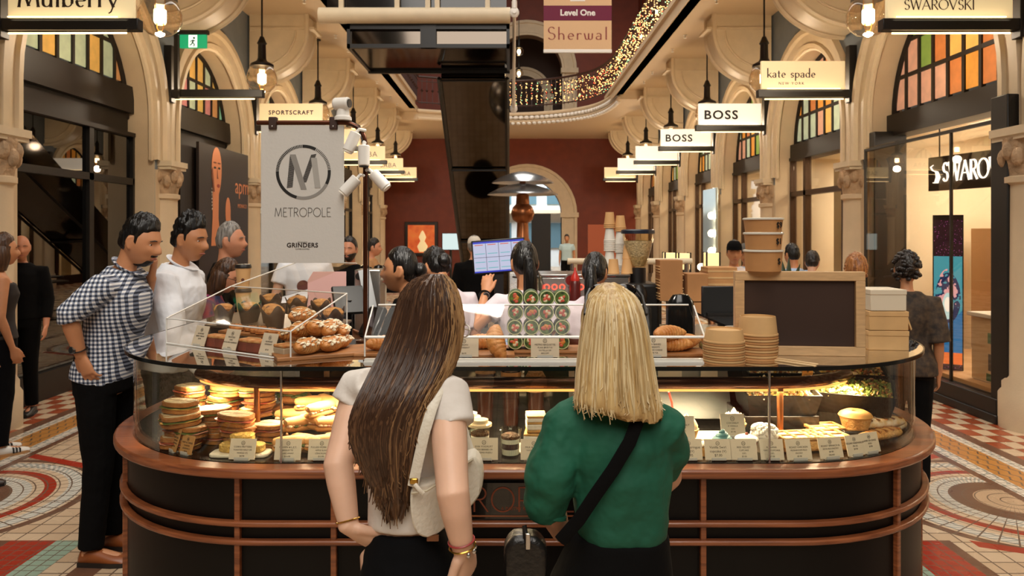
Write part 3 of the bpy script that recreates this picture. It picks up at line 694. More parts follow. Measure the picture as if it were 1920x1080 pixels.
MB().tube([(-.45, -.01, -.10), (-.40, -.01, -.10), (-.37, -.01, -.04), (-.40, -.01, .02), (-.47, -.01, .04), (-.50, -.01, .08), (-.46, -.01, .10)], [.02, .04, .045, .03, .014, .012, .008], 8, flat=.25).build('swan_emblem', LW, t)
MB().cyl((-.4, .02, .19), (-.4, .02, .5), .008, 6).cyl((.6, .02, .19), (.6, .02, .5), .008, 6).build('hanger', BLACK, t)
# advertising screen
def screen_mat():
    m = bpy.data.materials.new('screen_image'); m.use_nodes = True; nt = m.node_tree; b = nt.nodes['Principled BSDF']
    tc = nt.nodes.new('ShaderNodeTexCoord'); s_ = nt.nodes.new('ShaderNodeSeparateXYZ'); nt.links.new(tc.outputs['Object'], s_.inputs[0])
    x = E(nt, s_.outputs[0]); z = E(nt, s_.outputs[2])
    n = nt.nodes.new('ShaderNodeTexNoise'); n.inputs['Scale'].default_value = 9; nt.links.new(tc.outputs['Object'], n.inputs[0]); nz = E(nt, n.outputs[0])
    v = nt.nodes.new('ShaderNodeTexVoronoi'); v.inputs['Scale'].default_value = 45; nt.links.new(tc.outputs['Object'], v.inputs[0]); vd = E(nt, v.outputs['Distance'])
    c = mixcol(nt, z.gt(1.0), lin('1f6fb4'), lin('d77a98'))
    c = mixcol(nt, ((x*x)*2.2+(z-1.05)*(z-1.05)*.9).lt(.17), c, lin('3f9ab8'))
    c = mixcol(nt, (((x*x)*9+(z-.86)*(z-.86)*2.4).lt(.22))*nz.gt(.42), c, lin('1a2c5c'))
    c = mixcol(nt, (((x*x)*9+(z-.95)*(z-.95)*2.4).lt(.16))*nz.gt(.54), c, lin('d9a8b8'))
    c = mixcol(nt, ((x*x)*14+(z-.76)*(z-.76)*2.5).lt(.065), c, lin('bfe6f4'))
    c = mixcol(nt, ((x*x)*22+(z-.78)*(z-.78)*5).lt(.04), c, lin('ffffff'))
    c = mixcol(nt, z.lt(.20), c, lin('e2763a'))
    edge = z.lt(.06)+z.gt(1.36)
    c = mixcol(nt, edge, c, lin('26101e')); c = mixcol(nt, edge*vd.lt(.16), c, lin('d070e0'))
    nt.links.new(c, b.inputs['Base Color']); nt.links.new(c, b.inputs['Emission Color']); b.inputs['Emission Strength'].default_value = .9; b.inputs['Roughness'].default_value = .3
    return m
t = thing('advertising_screen', 'tall lit screen with a pink and blue picture and purple sparkles in the shop window', 'screen', (WX+.10, 7.85, .27), rz=-PI/2+1.0); t.scale = (.74, 1, .87)
MB().box(-.19, .19, 0, .06, -.06, 1.86).build('casing', BLACK, t, bevel=.006)
MB().box(-.175, .175, -.004, 0, -.04, 1.80).build('display', screen_mat(), t)
t = thing('display_plinth', 'tall cream display plinth with a marble top inside the shop window', 'plinth', (WX+.30, 7.12, .262))
MB().box(-.22, .24, -.36, .30, 0, .62).build('body', mat('plinth_cream', 'd8b98c', .4), t, bevel=.01)
MB().box(-.25, .27, -.39, .33, .62, .66).build('top', WHITE, t, bevel=.008)
MB().box(-.224, -.22, -.02, .04, .38, .48).box(-.224, -.22, -.1, .06, .02, .09).build('green_label', mat('label_green', '1f6a3c', .5), t)
MB().box(-.225, -.22, -.02, .03, .12, .28).build('slot', BLACK, t)
for i, (dy, h, nm) in enumerate(((.12, .12, 'small white swan ornament at the back of the cream plinth'), (-.12, .09, 'small white ornament at the front of the cream plinth'))):
    m_ = MB(); m_.ball((WX+.25, 7.12+dy, .92+h*.3), (.05, .07, h*.32), 12, 8); m_.tube([(WX+.25, 7.12+dy+.05, .93+h*.3), (WX+.25, 7.12+dy+.09, .95+h*.6), (WX+.25, 7.12+dy+.05, .94+h)], [.02, .014, .012], 8)
    tag(m_.build('ornament', WHITE), nm, 'ornament')
t = thing('notice_card', 'orange pink card standing on a shelf in the shop window', 'card', (X_+.42, 7.02, 1.22), rz=-PI/2+.25)
MB().box(-.2, .2, 0, .02, 0, .55).build('card', mat('card_orange', 'c9683e', .5), t)
text('Unboxing\nfine crystal', .06, WHITE, t, (0, -.002, .36))
t = thing('wall_shelf', 'slim white shelf in the shop window', 'shelf', (X_+.36, 7.0, 1.17)); MB().box(-.16, .2, -.3, .3, 0, .035).build('board', WHITE, t, bevel=.006)
MB().box(-.1, .2, -.28, -.25, -.12, 0).box(-.1, .2, .25, .28, -.12, 0).build('bracket', WHITE, t)
t = thing('desk_lamp', 'tiny gold lamp on the slim white shelf in the shop window', 'lamp', (X_+.36, 7.1, 1.205))
MB().lathe([(.035, 0), (.035, .008), (.006, .012), (.006, .014)], 12).tube([(0, 0, .01), (.0, .04, .12), (0, -.02, .22)], .005, 6).build('stem', GOLD, t)
MB().ball((0, -.03, .215), (.03, .04, .02), 10, 6).build('head', BULB, t)
s_ = MB().box(X_+1.2, X_+1.25, 6.6, 9.4, 1.75, 2.08); struct('wall_light_cove', s_, mat('cove_cream', 'f0d8b4', .5))
MB().cyl((X_+1.17, 6.7, 2.07), (X_+1.17, 9.3, 2.07), .012, 6).build('light_strip', glow('led_cove', 'fff0d8', 14), bpy.data.objects['wall_light_cove'])
s_ = MB().box(X_+.95, X_+1.2, 6.6, 9.4, .26, 1.75); struct('wall_light_cove_base', s_, mat('shop_wall_tan', 'cf9f6e', .6))
s_ = MB().box(WX+.5, WX+2.2, 4.2, 6.4, .2, .9); tag(s_.build('display_cabinet', mat('cab_tan', 'b27f56', .5), bevel=.01), 'tan display cabinet at the right edge beyond the black frame', 'cabinet')
# ================================================================== left bay: black hoarding with portrait poster
x = -WX+.09
q = MB().box(x-.5, x-.05, 3*B+.34, 4*B-.34, .0, 2.9); struct('wall_hoarding', q, mat('hoarding_black', '1c1512', .45))
t = thing('advertising_poster', 'black poster with a lit face in profile and pale letters on the left hoarding', 'poster', (x, 3.5*B, 2.0), rz=PI/2)
MB().box(-.85, 1.12, -.02, .02, -1.1, .98).build('board', mat('poster_black', '241814', .4), t)
skin_p = mat('poster_skin', 'd98a5c', .5); lipm = mat('poster_lip', '9a3a2a', .5); hair_p = mat('poster_shadow', '7a3f26', .5)
f_ = MB(); el = lambda cx, cz, rx, rz, n=22, k=0: [(cx+rx*math.cos(2*PI*i/n)*(1+k*math.sin(2*PI*i/n)), cz+rz*math.sin(2*PI*i/n)) for i in range(n)]
f_.prism(el(-.22, .60, .185, .37, 26, .12), -.024, -.018).prism([(-.36, .34), (-.14, .30), (-.15, -.1), (-.05, -.5), (-.42, -.5), (-.37, -.1)], -.023, -.018)
f_.build('portrait', skin_p, t)
MB().prism(el(.23, .02, .10, .22), -.024, -.018).prism([(.14, 0), (.32, 0), (.42, -.6), (.2, -.6)], -.0235, -.018).build('hand', skin_p, t)
MB().prism(el(-.16, .395, .052, .028), -.027, -.022).build('lips', lipm, t)
m_ = MB()
for x in (-.29, -.13): m_.prism(el(x, .66, .042, .017), -.027, -.022)
m_.build('eyes', INKB, t)
m_ = MB()
for x in (-.29, -.13): m_.prism(el(x, .735, .06, .011), -.027, -.022)
m_.prism([(-.205, .66), (-.175, .53), (-.155, .50), (-.215, .50)], -.0262, -.022).prism([(-.41, .62), (-.36, .30), (-.30, .30), (-.37, .66)], -.0262, -.022); m_.build('shading', hair_p, t)
m_ = MB(); [m_.ball((-.40, -.024, .34-.05*i), (.014, .006, .018), 8, 6) for i in range(7)]; m_.build('earring', STEEL, t)
text('apm', .36, skin_p, t, (.83, -.022, .43)); text('MONACO', .09, skin_p, t, (.85, -.022, .12))
MB().box(.72, .98, -.023, -.019, -.43, -.36).build('small_print', skin_p, t)
# things glimpsed inside the left shops
for i, (y, xx, h, c, nm) in enumerate(((7.3, -5.6, 1.2, 'b08a5a', 'tall lit shelf with pale goods inside the dark left shop'), (8.6, -6.2, 1.9, '7a5a38', 'brown display stand deep inside the dark left shop'))):
    t = thing('display_stand', nm, 'stand', (xx, y, 0))
    MB().box(-.25, .25, -.02, .02, 0, h).box(-.25, .25, -.3, .3, 0, .1).build('frame', mat('stand_%d' % i, c, .5), t)
    for j in range(3): MB().box(-.24, .24, -.28, 0, .3+j*h*.28, .33+j*h*.28).ball((0, -.12, .40+j*h*.28), (.1, .08, .07), 10, 6).build('shelf', mat('stand_goods', 'c9b89a', .5), t)
# interior panels and bulbs of the right shops
rnd = random.Random(11)
for k in range(3, 8):
    for j in range(3):
        y = k*B+.55+j*.95
        m_ = MB().box(WX+.9, WX+.98, y-.28, y+.28, .1, 2.75)
        tag(m_.build('shop_panel', [mat('panel_ivory', 'efdcae', .5), GOLD, mat('panel_pale', 'd9cfae', .4)][(j+k) % 3], bevel=.01), f'{["ivory", "gold", "pale olive"][(j+k) % 3]} tall interior panel, {["nearest", "middle", "farthest"][j]} in shop {["two", "three", "four", "five", "six"][k-3]} on the right', 'cabinet', 'tall panels in the right shops')
t = thing('bulb_mirror', 'pale mirror bordered by round glowing bulbs in the right hand arcade', 'mirror', (WX-.35, 15.6, .0), rz=-PI/2)
MB().box(-.5, .5, 0, .05, .6, 2.6).box(-.5, -.42, 0, .05, 0, .6).box(.42, .5, 0, .05, 0, .6).build('mirror', mat('mirror_pale', 'cfe0e2', .15, metal=.6), t, bevel=.01)
for j in range(5): MB().ball((.42 if j < 4 else -.42, -.06, .95+.36*(j % 4)), .075, 12, 8).build('bulb', BULB, t)
# red light-box picture and white screen by the end wall
t = thing('framed_picture', 'glowing red and gold picture in a dark frame on the far red wall', 'picture', P(790, 447, 27.94))
MB().box(-.62, .62, -.04, .06, -.66, .62).build('frame', DARKWOOD, t, bevel=.02)
MB().box(-.5, .5, -.05, -.03, -.54, .5).build('print', mat('print_red', 'b8401c', .5, var=(2.5, .3), col2='e89a4c', emit='c8481c', estr=.5), t)
MB().lathe([(.12, -.5), (.2, -.3), (.08, -.1), (.14, .05), (.05, .25), (0, .3)], 12, sq=(1, .12), c=(.05, -.06, 0)).build('figure', mat('print_gold', 'f4d9a0', .5, emit='f4d9a0', estr=.5), t)
t = thing('white_screen', 'small bright white screen near the foot of the escalator', 'screen', P(845, 452, 22))
MB().box(-.26, .26, 0, .06, -.27, .24).build('casing', BLACK, t, bevel=.01); MB().box(-.24, .24, -.004, 0, -.25, .22).build('display', glow('screen_white', 'dff2ee', .95), t)
MB().cyl((0, .04, -1.4), (0, .04, -.2), .04, 8).build('stand', BLACK, t)
# ================================================================== the cafe island: curved glass display counter
AX0, AX1, AY, RO = -.85, .96, 3.3, .80
def upath(d, yb=6.4, n=18, a0=90, a1=90):
    R = RO-d; p = []
    if a0 >= 90: p.append((AX0-R, yb))
    for i in range(n+1):
        t = math.radians(a0*(1-i/n)); p.append((AX0-R*math.sin(t), AY-R*math.cos(t)))
    for i in range(n+1):
        t = math.radians(a1*i/n); p.append((AX1+R*math.sin(t), AY-R*math.cos(t)))
    if a1 >= 90: p.append((AX1+R, yb))
    return p
def band(mb, a, b, z0, z1):
    """solid strip between two equal-length plan paths"""
    n = len(a); vs = [(p[0], p[1], z) for z in (z0, z1) for q in (a, b) for p in q]
    A0, B0, A1, B1 = 0, n, 2*n, 3*n; fs = []
    for i in range(n-1):
        fs += [(A0+i, A0+i+1, A1+i+1, A1+i), (B0+i+1, B0+i, B1+i, B1+i+1), (A1+i, A1+i+1, B1+i+1, B1+i), (A0+i+1, A0+i, B0+i, B0+i+1)]
    fs += [(A0, A1, B1, B0), (A0+n-1, B0+n-1, B1+n-1, A1+n-1)]
    return mb.add(vs, fs)
WOOD = mat('counter_timber', '9c5a34', .32, var=(3, .45), col2='6e3a20', stretch=(1, 6, 30), bump=(40, .1), coat=.3)
WOOD_B = mat('board_timber', 'a8703f', .5, var=(4, .4), stretch=(2, 14, 14))
LAM = mat('dark_laminate', '080605', .45, var=(5, .35), coat=.0, spec=.25)
DECK = mat('black_deck', '161412', .25)
COPPER = mat('copper_letter', '8c4f3a', .35, metal=.6)
BACKG = mat('smoked_back', '2c2824', .1, coat=.4)
COUNTER = thing('display_counter', 'large curved glass fronted bakery display counter with dark base and timber ledge', 'counter', (0, 0, 0))
TOP = 1.257; DK = .921
band(MB(), upath(.05), upath(.70), 0, .886).build('base', LAM, COUNTER)
band(MB(), upath(0), upath(.076), .886, .919).build('ledge', WOOD, COUNTER, bevel=.008)
for z in (.716, .654): band(MB(), upath(.022), upath(.05), z, z+.018).build('rail', WOOD, COUNTER, bevel=.005)
def on_arc(side, ang, d):
    t = math.radians(ang); R = RO-d
    return (AX0-R*math.sin(t), AY-R*math.cos(t)) if side < 0 else (AX1+R*math.sin(t), AY-R*math.cos(t))
for x in (-.60, .655):
    MB().box(x-.01, x+.01, 2.53, 2.56, 0, .886).build('upright', WOOD, COUNTER, bevel=.003)
for side, ang in ((-1, 6), (1, 34), (-1, 62), (1, 72)):
    p = on_arc(side, ang, .045); M = Matrix.Translation((p[0], p[1], 0)) @ Matrix.Rotation(math.radians(ang*side), 4, 'Z')
    MB().box(-.01, .01, -.012, .02, 0, .886, M).build('upright', WOOD, COUNTER, bevel=.003)
band(MB(), upath(.076), upath(.70), .887, DK).build('deck', DECK, COUNTER)
# name panel
MB().box(-.36, .30, 2.542, 2.552, .735, .862).build('name_panel', mat('panel_gloss', '120e0c', .15, coat=.5), COUNTER)
MB().box(-.36, .30, 2.538, 2.552, .748, .752).build('panel_line', WOOD, COUNTER)
pen('METROPOLE', .082, COPPER, COUNTER, (-.03, 2.541, .765), thick=.07, thin=.06, space=.12)
text('A PASTRY BAR', .016, COPPER, COUNTER, (.02, 2.541, .775))
pf = upath(.07); pb = upath(.078); SX0, SX1 = px(527, 2.57), px(1443, 2.57)
def useg(d, which):
    if which == 0: return [p for p in upath(d) if p[0] < AX0+.001]+[(SX0-.0015, 2.5+d)]
    if which == 2: return [(SX1+.0015, 2.5+d)]+[p for p in upath(d) if p[0] > AX1-.001]
    return [(SX0+.0015, 2.5+d), (SX1-.0015, 2.5+d)]
for wh_, nm in ((0, 'glass_end'), (1, 'glass_front'), (2, 'glass_end')):
    band(MB(), useg(.07, wh_), useg(.078, wh_), DK, 1.245).build(nm, glass('case_glass', 'fbfaf4', .75, .01, .03), COUNTER)
for x in (SX0, SX1): MB().box(x-.003, x+.003, 2.569, 2.579, DK, 1.245).build('joint', STEEL, COUNTER)
band(MB(), upath(.043), upath(.70), 1.245, TOP).build('glass_top', glass('top_glass', 'd6d2c8', 1.6, .01, .07), COUNTER)
band(MB(), upath(.038), upath(.043), 1.244, TOP+.001).build('top_edge', mat('glass_edge', '0c100f', .2), COUNTER)
tp = [(x, y, 1.15) for x, y in upath(.30, a0=52, a1=50)]
MB().tube(tp, .023, 12).build('lamp_tube', mat('tube_bronze', '4a2c20', .22, metal=.6), COUNTER)
MB().tube([(x, y, 1.124) for x, y in upath(.30, a0=50, a1=48)], .0065, 6).build('light_strip', glow('case_led', 'ffa050', 2.2), COUNTER)
for side, ang in ((-1, 12), (1, 6)):
    p = on_arc(side, ang, .30); MB().cyl((p[0], p[1], DK), (p[0], p[1], 1.14), .012, 12).build('post', mat('post_copper', '9a6238', .3, metal=.8), COUNTER)
MB().box(-.9, 1.0, 3.19, 3.20, DK, 1.24).build('back_panel', BACKG, COUNTER)
for x in (-.78, -.26, .26, .78): MB().box(x-.012, x+.012, 3.17, 3.185, DK, 1.245).build('back_frame', STEEL, COUNTER)
CASEL = (1, .78, .52)
for x in (-.72, -.36, 0, .36, .72, 1.05):
    area('case_light', (x, 2.80, 1.118), .30, 3.8, CASEL, rot=(math.radians(-8), 0, 0), sy=.04)
for side in (-1, 1):
    p = on_arc(side, 38, .30); area('case_light', (p[0], p[1], 1.118), .2, 3.0, CASEL, sy=.06)
    area('case_light', (AX0-.1 if side < 0 else AX1+.1, 3.35, 1.118), .2, 2.6, CASEL, sy=.2)
# ================================================================== lettered price cards
CARD = mat('card_cream', 'd9cdb8', .6); KRAFTC = mat('card_kraft', 'b98a52', .7)
def card(x, y, z, lines, label, w=.092, h=.074, rz=0, tilt=.30, kraft=False, hand=False, group=None):
    t = thing('price_card', label, 'price card', (x, y, z), rz, group)
    M = Matrix.Rotation(-tilt, 4, 'X')
    MB().box(-w/2, w/2, -.0012, .0012, .004, h, M).build('card', KRAFTC if kraft else CARD, t)
    MB().box(-w*.55/2, w*.55/2, -.006, .018, 0, .004).box(-w*.55/2, w*.55/2, -.006, -.003, 0, .012).build('holder', mat('clear_plastic', 'cfd0cc', .15), t)
    c = h*.80; m_ = MB(); r = h*.085
    m_.tube([(r*math.cos(a*PI/9), -.0018, c+r*math.sin(a*PI/9)) for a in range(18)], .0006, 4, closed=True, M=M)
    m_.tube([(-r*.5, -.0018, c-r*.5), (-r*.3, -.0018, c+r*.5), (0, -.0018, c-r*.4), (r*.3, -.0018, c+r*.5), (r*.5, -.0018, c-r*.5)], .0006, 4, M=M)
    m_.build('logo', INK, t)
    n = len(lines); s_ = .0088 if not hand else .012
    for i, l in enumerate(lines):
        v = M @ Vector((0, -.0016, h*.62-i*(.0102 if not hand else .0135)))
        text(l, s_ if i == 0 or hand else s_*.86, INK, t, v, rot=(PI/2-tilt, 0, 0), ext=.0002)
    return t
def deckY(y, z=DK): return (CZ-z)*F/(y-CY)
def inside(x, y, d):
    for c, s_ in ((AX0, -1), (AX1, 1)):
        if (x-c)*s_ > 0:
            v = Vector((x-c, y-AY)); R = RO-d
            if v.length > R and y < AY: v = v.normalized()*R; return c+v.x, AY+v.y
    return x, y
def dcard(xp, yp, lines, label, **k):
    Y = deckY(yp); x, Y = inside(px(xp, Y), max(Y, 2.592), .092); card(x*1.0, Y, DK, lines, label, **k)
dcard(271, 862, ['CHICKEN', 'SCHNITZEL', 'SANDWICH', '$12.90'], 'leftmost tilted kraft card in the display, beside the sandwiches', w=.052, h=.085, rz=-.75, kraft=True)
dcard(308, 866, ['HAM & CHEESE', 'TOASTED', 'SANDWICH', '$9.90'], 'second tilted kraft card in front of the sandwich stacks', w=.068, h=.068, rz=-.55, kraft=True)
dcard(438, 876, ['CORN FRITTERS', 'TOASTED HALF OR', 'WHOLE (V)', '$4.90'], 'cream card reading CORN FRITTERS in front of the white plate', rz=-.05)
dcard(527, 876, ['PRAWN & L.E.T.', 'BAGUETTE', 'TAKE AWAY', '$14.90'], 'cream card at the left glass joint in front of the filled rolls', rz=-.02)
dcard(592, 876, ['PULLED PORK BUN', 'APPLE SLAW', 'CRACKLING', '$13.90'], 'cream card reading PULLED PORK BUN beside the arm of the long haired woman')
dcard(906, 874, ['EVIA YOGHURT', 'WITH BERRIES OR', 'SONOMA MUESLI', '', '$8.95'], 'cream card reading EVIA YOGHURT in front of the jars', w=.098, h=.078)
dcard(1002, 875, ['MILK & HONEY', 'VANILLA SLICE', '$7.95'], 'cream card below the layered cake slices by the green sleeve')
dcard(1302, 876, ['Citrus Meringue', 'tart (V)', '$8.95'], 'handwritten card of the citrus meringue tart', hand=True)
dcard(1358, 876, ['Vanilla Swirl', 'cupcake (V)', '$7.00'], 'handwritten card under the teal iced cupcake', hand=True)
dcard(1408, 876, ['RED VELVET', 'CUPCAKE', '(GF)', '$7.00'], 'cream card reading RED VELVET CUPCAKE')
dcard(1462, 876, ['BANANA', 'CHOC CUPCAKE', '(GF)', '$7.00'], 'cream card reading BANANA CHOC CUPCAKE at the right glass joint', w=.082)
dcard(1510, 872, ['ROAST CHICKEN', 'MUSHROOM FILO', 'PASTRY', '$9.90'], 'cream card reading ROAST CHICKEN in front of the dusted filo', rz=.12)
dcard(1573, 868, ['ROAST SPINACH &', 'FETA FILO PASTRY', '$9.90', 'SALAD'], 'cream card reading ROAST SPINACH in front of the square filo', rz=.22)
dcard(1622, 861, ['VEGAN SHEPHERDS', 'PIE (V)', '$9.90'], 'cream card below the round pie with a hole', w=.075, rz=.32)
dcard(1664, 859, ['LAMB SAUSAGE', 'ROLL', '$9.90'], 'rightmost cream card in front of the sausage rolls', w=.085, rz=.38)
# ================================================================== things on the glass top
def topY(y, z=TOP): return (CZ-z)*F/(y-CY)
# acrylic cover in the middle
AC_EDGE = mat('acrylic_edge', 'e8e6e0', .15, emit='ffffff', estr=.0, spec=.8)
t = thing('acrylic_case', 'long clear acrylic cover with slanted front in the middle of the counter top', 'display case', (0, 0, 0))
x0, x1 = px(686, 2.66), px(1319, 2.66)
yf, ym, yb = 2.64, 2.64, 2.80; z0, zm, zb = TOP, pz(633, 2.64), pz(573, 2.80); xi = .02
MB().box(x0, x1, yf-.003, yf+.003, z0+.02, zm).build('front_panel', ACRYL, t)
MB().prism([(ym-.003, zm), (yb, zb), (yb, zb+.006), (ym-.003, zm+.006)], x0+xi, x1-xi, 'x').build('slanted_panel', ACRYL, t)
for x in (x0, x1): MB().prism([(yf, z0), (yf, zm), (yb, zb), (yb, z0)], x-.003, x+.003, 'x').build('end_panel', ACRYL, t)
e = MB()
e.cyl((x0, yf, zm+.002), (x1, yf, zm+.002), .005, 8).build('front_edge', AC_EDGE, t)
MB().cyl((x0+.02, yb, zb+.003), (x1-.02, yb, zb+.003), .003, 8).build('back_edge', AC_EDGE, t)
MB().box(x0, x1, yf-.012, yf+.012, z0, z0+.012).box(x0, x1, yf-.025, yf-.012, z0, z0+.005).build('bottom_rail', mat('rail_silver', 'dddad2', .25, metal=.25), t)
for x in (x0, x1):
    MB().tube([(x, yf, z0+.02), (x, yf, zm), (x, yb, zb)], .003, 6).build('side_edge', AC_EDGE, t)
# acrylic cover on the left, turned towards the corner
LB = thing('acrylic_case', 'clear acrylic pastry cover with raised lid on the left of the counter top', 'display case', (px(545, 2.68), 2.68, TOP), rz=0)
A = Vector((px(545, 2.66), 2.66)); Bp = Vector((px(312, 3.06), 3.06)); Dp = Vector((px(692, 3.30), 3.30)); 
LB.location = (A.x, A.y, TOP); 
b_ = (Bp-A); c_ = Vector((px(655, 3.1), 3.1))-A; 
def L3(u, v, z): return (b_.x*u+c_.x*v, b_.y*u+c_.y*v, z)
zl = .105; zt = .205
def quad(mb, pts, n, th=.004):
    n = Vector(n).normalized()*th; mb.add([Vector(p) for p in pts]+[Vector(p)+n for p in pts], [(0, 1, 2, 3), (7, 6, 5, 4), (0, 4, 5, 1), (1, 5, 6, 2), (2, 6, 7, 3), (3, 7, 4, 0)])
    return mb
quad(MB(), [L3(0, 0, 0), L3(1, 0, 0), L3(1, 0, zl), L3(0, 0, zl)], (.3, 1, 0)).build('front_panel', ACRYL, LB)
quad(MB(), [L3(0, 0, zl), L3(1, 0, zl), L3(1, .95, zt), L3(0, .95, zt)], (0, 0, 1)).build('slanted_panel', ACRYL, LB)
quad(MB(), [L3(0, 0, 0), L3(0, .95, 0), L3(0, .95, zt), L3(0, 0, zl)], (-1, 0, 0)).build('end_panel', ACRYL, LB)
quad(MB(), [L3(1, 0, 0), L3(1, .95, 0), L3(1, .95, zt), L3(1, 0, zl)], (-1, 0, 0)).build('end_panel', ACRYL, LB)
quad(MB(), [L3(.45, .95, zt), L3(1.0, .95, zt), L3(.85, 1.95, zt+.10), L3(.3, 1.95, zt+.10)], (0, 0, 1)).build('lid', ACRYL, LB)
for a_, b2, nm in (((0, 0, zl), (1, 0, zl), 'front_edge'), ((0, .95, zt), (1, .95, zt), 'back_edge'), ((0, 0, 0), (0, 0, zl), 'side_edge'), ((0, 0, zl), (0, .95, zt), 'side_edge'), ((0, .95, 0), (0, .95, zt), 'side_edge'), ((1, 0, 0), (1, 0, zl), 'side_edge'), ((1, 0, zl), (1, .95, zt), 'side_edge'), ((.3, 1.95, zt+.1), (.85, 1.95, zt+.1), 'lid_edge'), ((1, .95, zt), (.85, 1.95, zt+.1), 'lid_edge'), ((0, 0, .004), (1, 0, .004), 'bottom_rail')):
    MB().cyl(L3(*a_), L3(*b2), .0030, 8).build(nm, AC_EDGE, LB)
def LW_(u, v, z=0):
    q = L3(u, v, z); return Vector((A.x+q[0], A.y+q[1], TOP+q[2]))
for u, l, nm in ((.76, ['ALMOND', 'BERRY FRIAND', '$5.90'], 'leftmost cream card inside the left acrylic cover'), (.50, ['PASTITSIO', 'CAKE', 'PISTACHIO RASPBERRY', '', '$6.95'], 'middle cream card inside the left acrylic cover'), (.21, ['ALMOND', 'CROISSANT', '', '$7.50'], 'cream card nearest the almond croissants')):
    q = LW_(u, .055); card(q.x, q.y, TOP, l, nm, w=.08, h=.085, rz=-.55, tilt=.35)
card(px(870, 2.70), 2.70, TOP+.004, ['VEGAN', 'CROISSANT', '', '$6.95'], 'cream card reading VEGAN CROISSANT inside the middle cover', w=.105, h=.075, tilt=.15)
card(px(1022, 2.69), 2.69, TOP+.004, ['METRO BAGUETTE', 'PLAIN $9.50 T/A', 'NUTELLA OR', 'BISCOFF', '$9.95 T/A'], 'cream card reading METRO BAGUETTE below the green wraps', w=.102, h=.078, tilt=.15)
card(px(1226, 2.70), 2.70, TOP+.004, ['FRESH BAKED', 'CROISSANTS', 'HAM AND CHEESE', '$9.95 T/A'], 'cream card half hidden by the blonde hair inside the middle cover', w=.095, h=.078, tilt=.15)
# chalkboard
KRAFT = mat('kraft_card', 'c08a54', .75, var=(12, .15)); KRAFT2 = mat('kraft_light', 'd2a871', .75, var=(12, .12))
t = thing('blackboard', 'blank dark brown board in a pale wooden frame on the counter top', 'board', (px(1497, 2.79), 2.79, TOP), rz=-.10)
w, h, b_w = .468, .312, .034
fm = mat('frame_pale_wood', 'd0a878', .5, var=(5, .2), stretch=(3, 20, 20))
for a in ((-w/2, w/2, 0, b_w), (-w/2, w/2, h-b_w, h), (-w/2, -w/2+b_w, b_w, h-b_w), (w/2-b_w, w/2, b_w, h-b_w)):
    MB().box(a[0], a[1], -.02, .02, a[2], a[3]).build('frame', fm, t, bevel=.002)
MB().box(-w/2+b_w, w/2-b_w, -.004, .012, b_w, h-b_w).build('slate', mat('slate_brown', '3a251b', .5, var=(3, .2)), t)
MB().box(-.16, .16, .02, .09, 0, .012).build('foot', fm, t)
# three lidded tubs on top of the board
TUBW = mat('tub_lid', 'd8d2c4', .25)
for i, (z, h_, r, s) in enumerate(((.313, .076, .071, '$'), (.394, .060, .0705, '$1'), (.459, .049, .072, '$9'))):
    nm = ('lowest', 'middle', 'topmost')[i]
    t = thing('kraft_tub', f'{nm} of the three lidded kraft tubs standing on the blackboard', 'tub', (px(1431, 2.80), 2.80, TOP+z), group='lidded tubs on the blackboard')
    MB().lathe([(r*.90, 0), (r*.98, h_-.004), (r*.98, h_)], 36).build('body', KRAFT, t)
    MB().lathe([(r*1.02, h_-.004), (r*1.035, h_-.003), (r*1.035, h_+.002), (r*.98, h_+.004), (r*.5, h_+.003), (0, h_+.003)], 36).build('lid', TUBW, t)
    a = .62; p = (r*.955*math.sin(a), -r*.955*math.cos(a)-.002, h_*.5)
    text(s, .032, INKB, t, p, rot=(PI/2, 0, a), ext=.001)
# kraft bowls in stacks
def bowl_stack(cx, cy, n, r, step, h, where, group, z0=TOP, hb=None):
    for i in range(n):
        top_ = i == n-1
        od = ['first', 'second', 'third', 'fourth', 'fifth', 'sixth', 'seventh', 'eighth', 'ninth', 'tenth', 'eleventh', 'twelfth'][i]
        t = thing('kraft_bowl', f'{"topmost" if top_ else od} kraft paper bowl {"on" if top_ else "from the bottom in"} the {where}', 'bowl', (cx+rnd.uniform(-.0012, .0012), cy, z0+i*step), group=group)
        if top_: t.location.z += .0
        hh = h
        # stacked upright; each bowl sits inside the one below, only rims show
        MB().lathe([(r*.80, 0), (r*.97, hh), (r*1.01, hh+.001), (r*1.025, hh+.004), (r*1.0, hh+.006), (r*.955, hh+.002), (r*.775, .004), (0, .004)], 40).build('bowl', KRAFT2 if i % 2 else KRAFT, t)
def rim_stack(cx, cy, n, r, step, hb, where, group):
    """bowls nested upside down: rims at the bottom of each, the top one shows its body"""
    for i in range(n):
        od = ['lowest', 'second', 'third', 'fourth', 'fifth', 'sixth', 'seventh', 'eighth', 'ninth', 'tenth', 'eleventh', 'twelfth'][i]
        last = i == n-1
        lab = f'topmost kraft bowl, shown whole, of the {where}' if last else (f'lowest kraft bowl of the {where}' if i == 0 else f'{od} kraft bowl from the bottom of the {where}')
        t = thing('kraft_bowl', lab, 'bowl', (cx+rnd.uniform(-.001, .001), cy, TOP+i*step), group=group)
        MB().lathe([(r*.965, .0005), (r*1.02, .0), (r*1.035, .003), (r*1.02, .0065), (r*.985, .007), (r*.90, hb*.93), (r*.885, hb), (r*.86, hb), (r*.86, hb-.006), (0, hb-.006), (0, hb-.009), (r*.86, hb-.009), (r*.95, .0015)], 40, cap=False).build('bowl', KRAFT2 if i % 2 else KRAFT, t)
rim_stack(px(1358, 2.62), 2.625, 10, .0700, .0082, .046, 'front bowl stack right of the acrylic cover', 'kraft bowls in the front stack')
rim_stack(px(1423, 2.70), 2.715, 10, .0700, .0096, .068, 'taller bowl stack in front of the blackboard', 'kraft bowls in the taller stack')
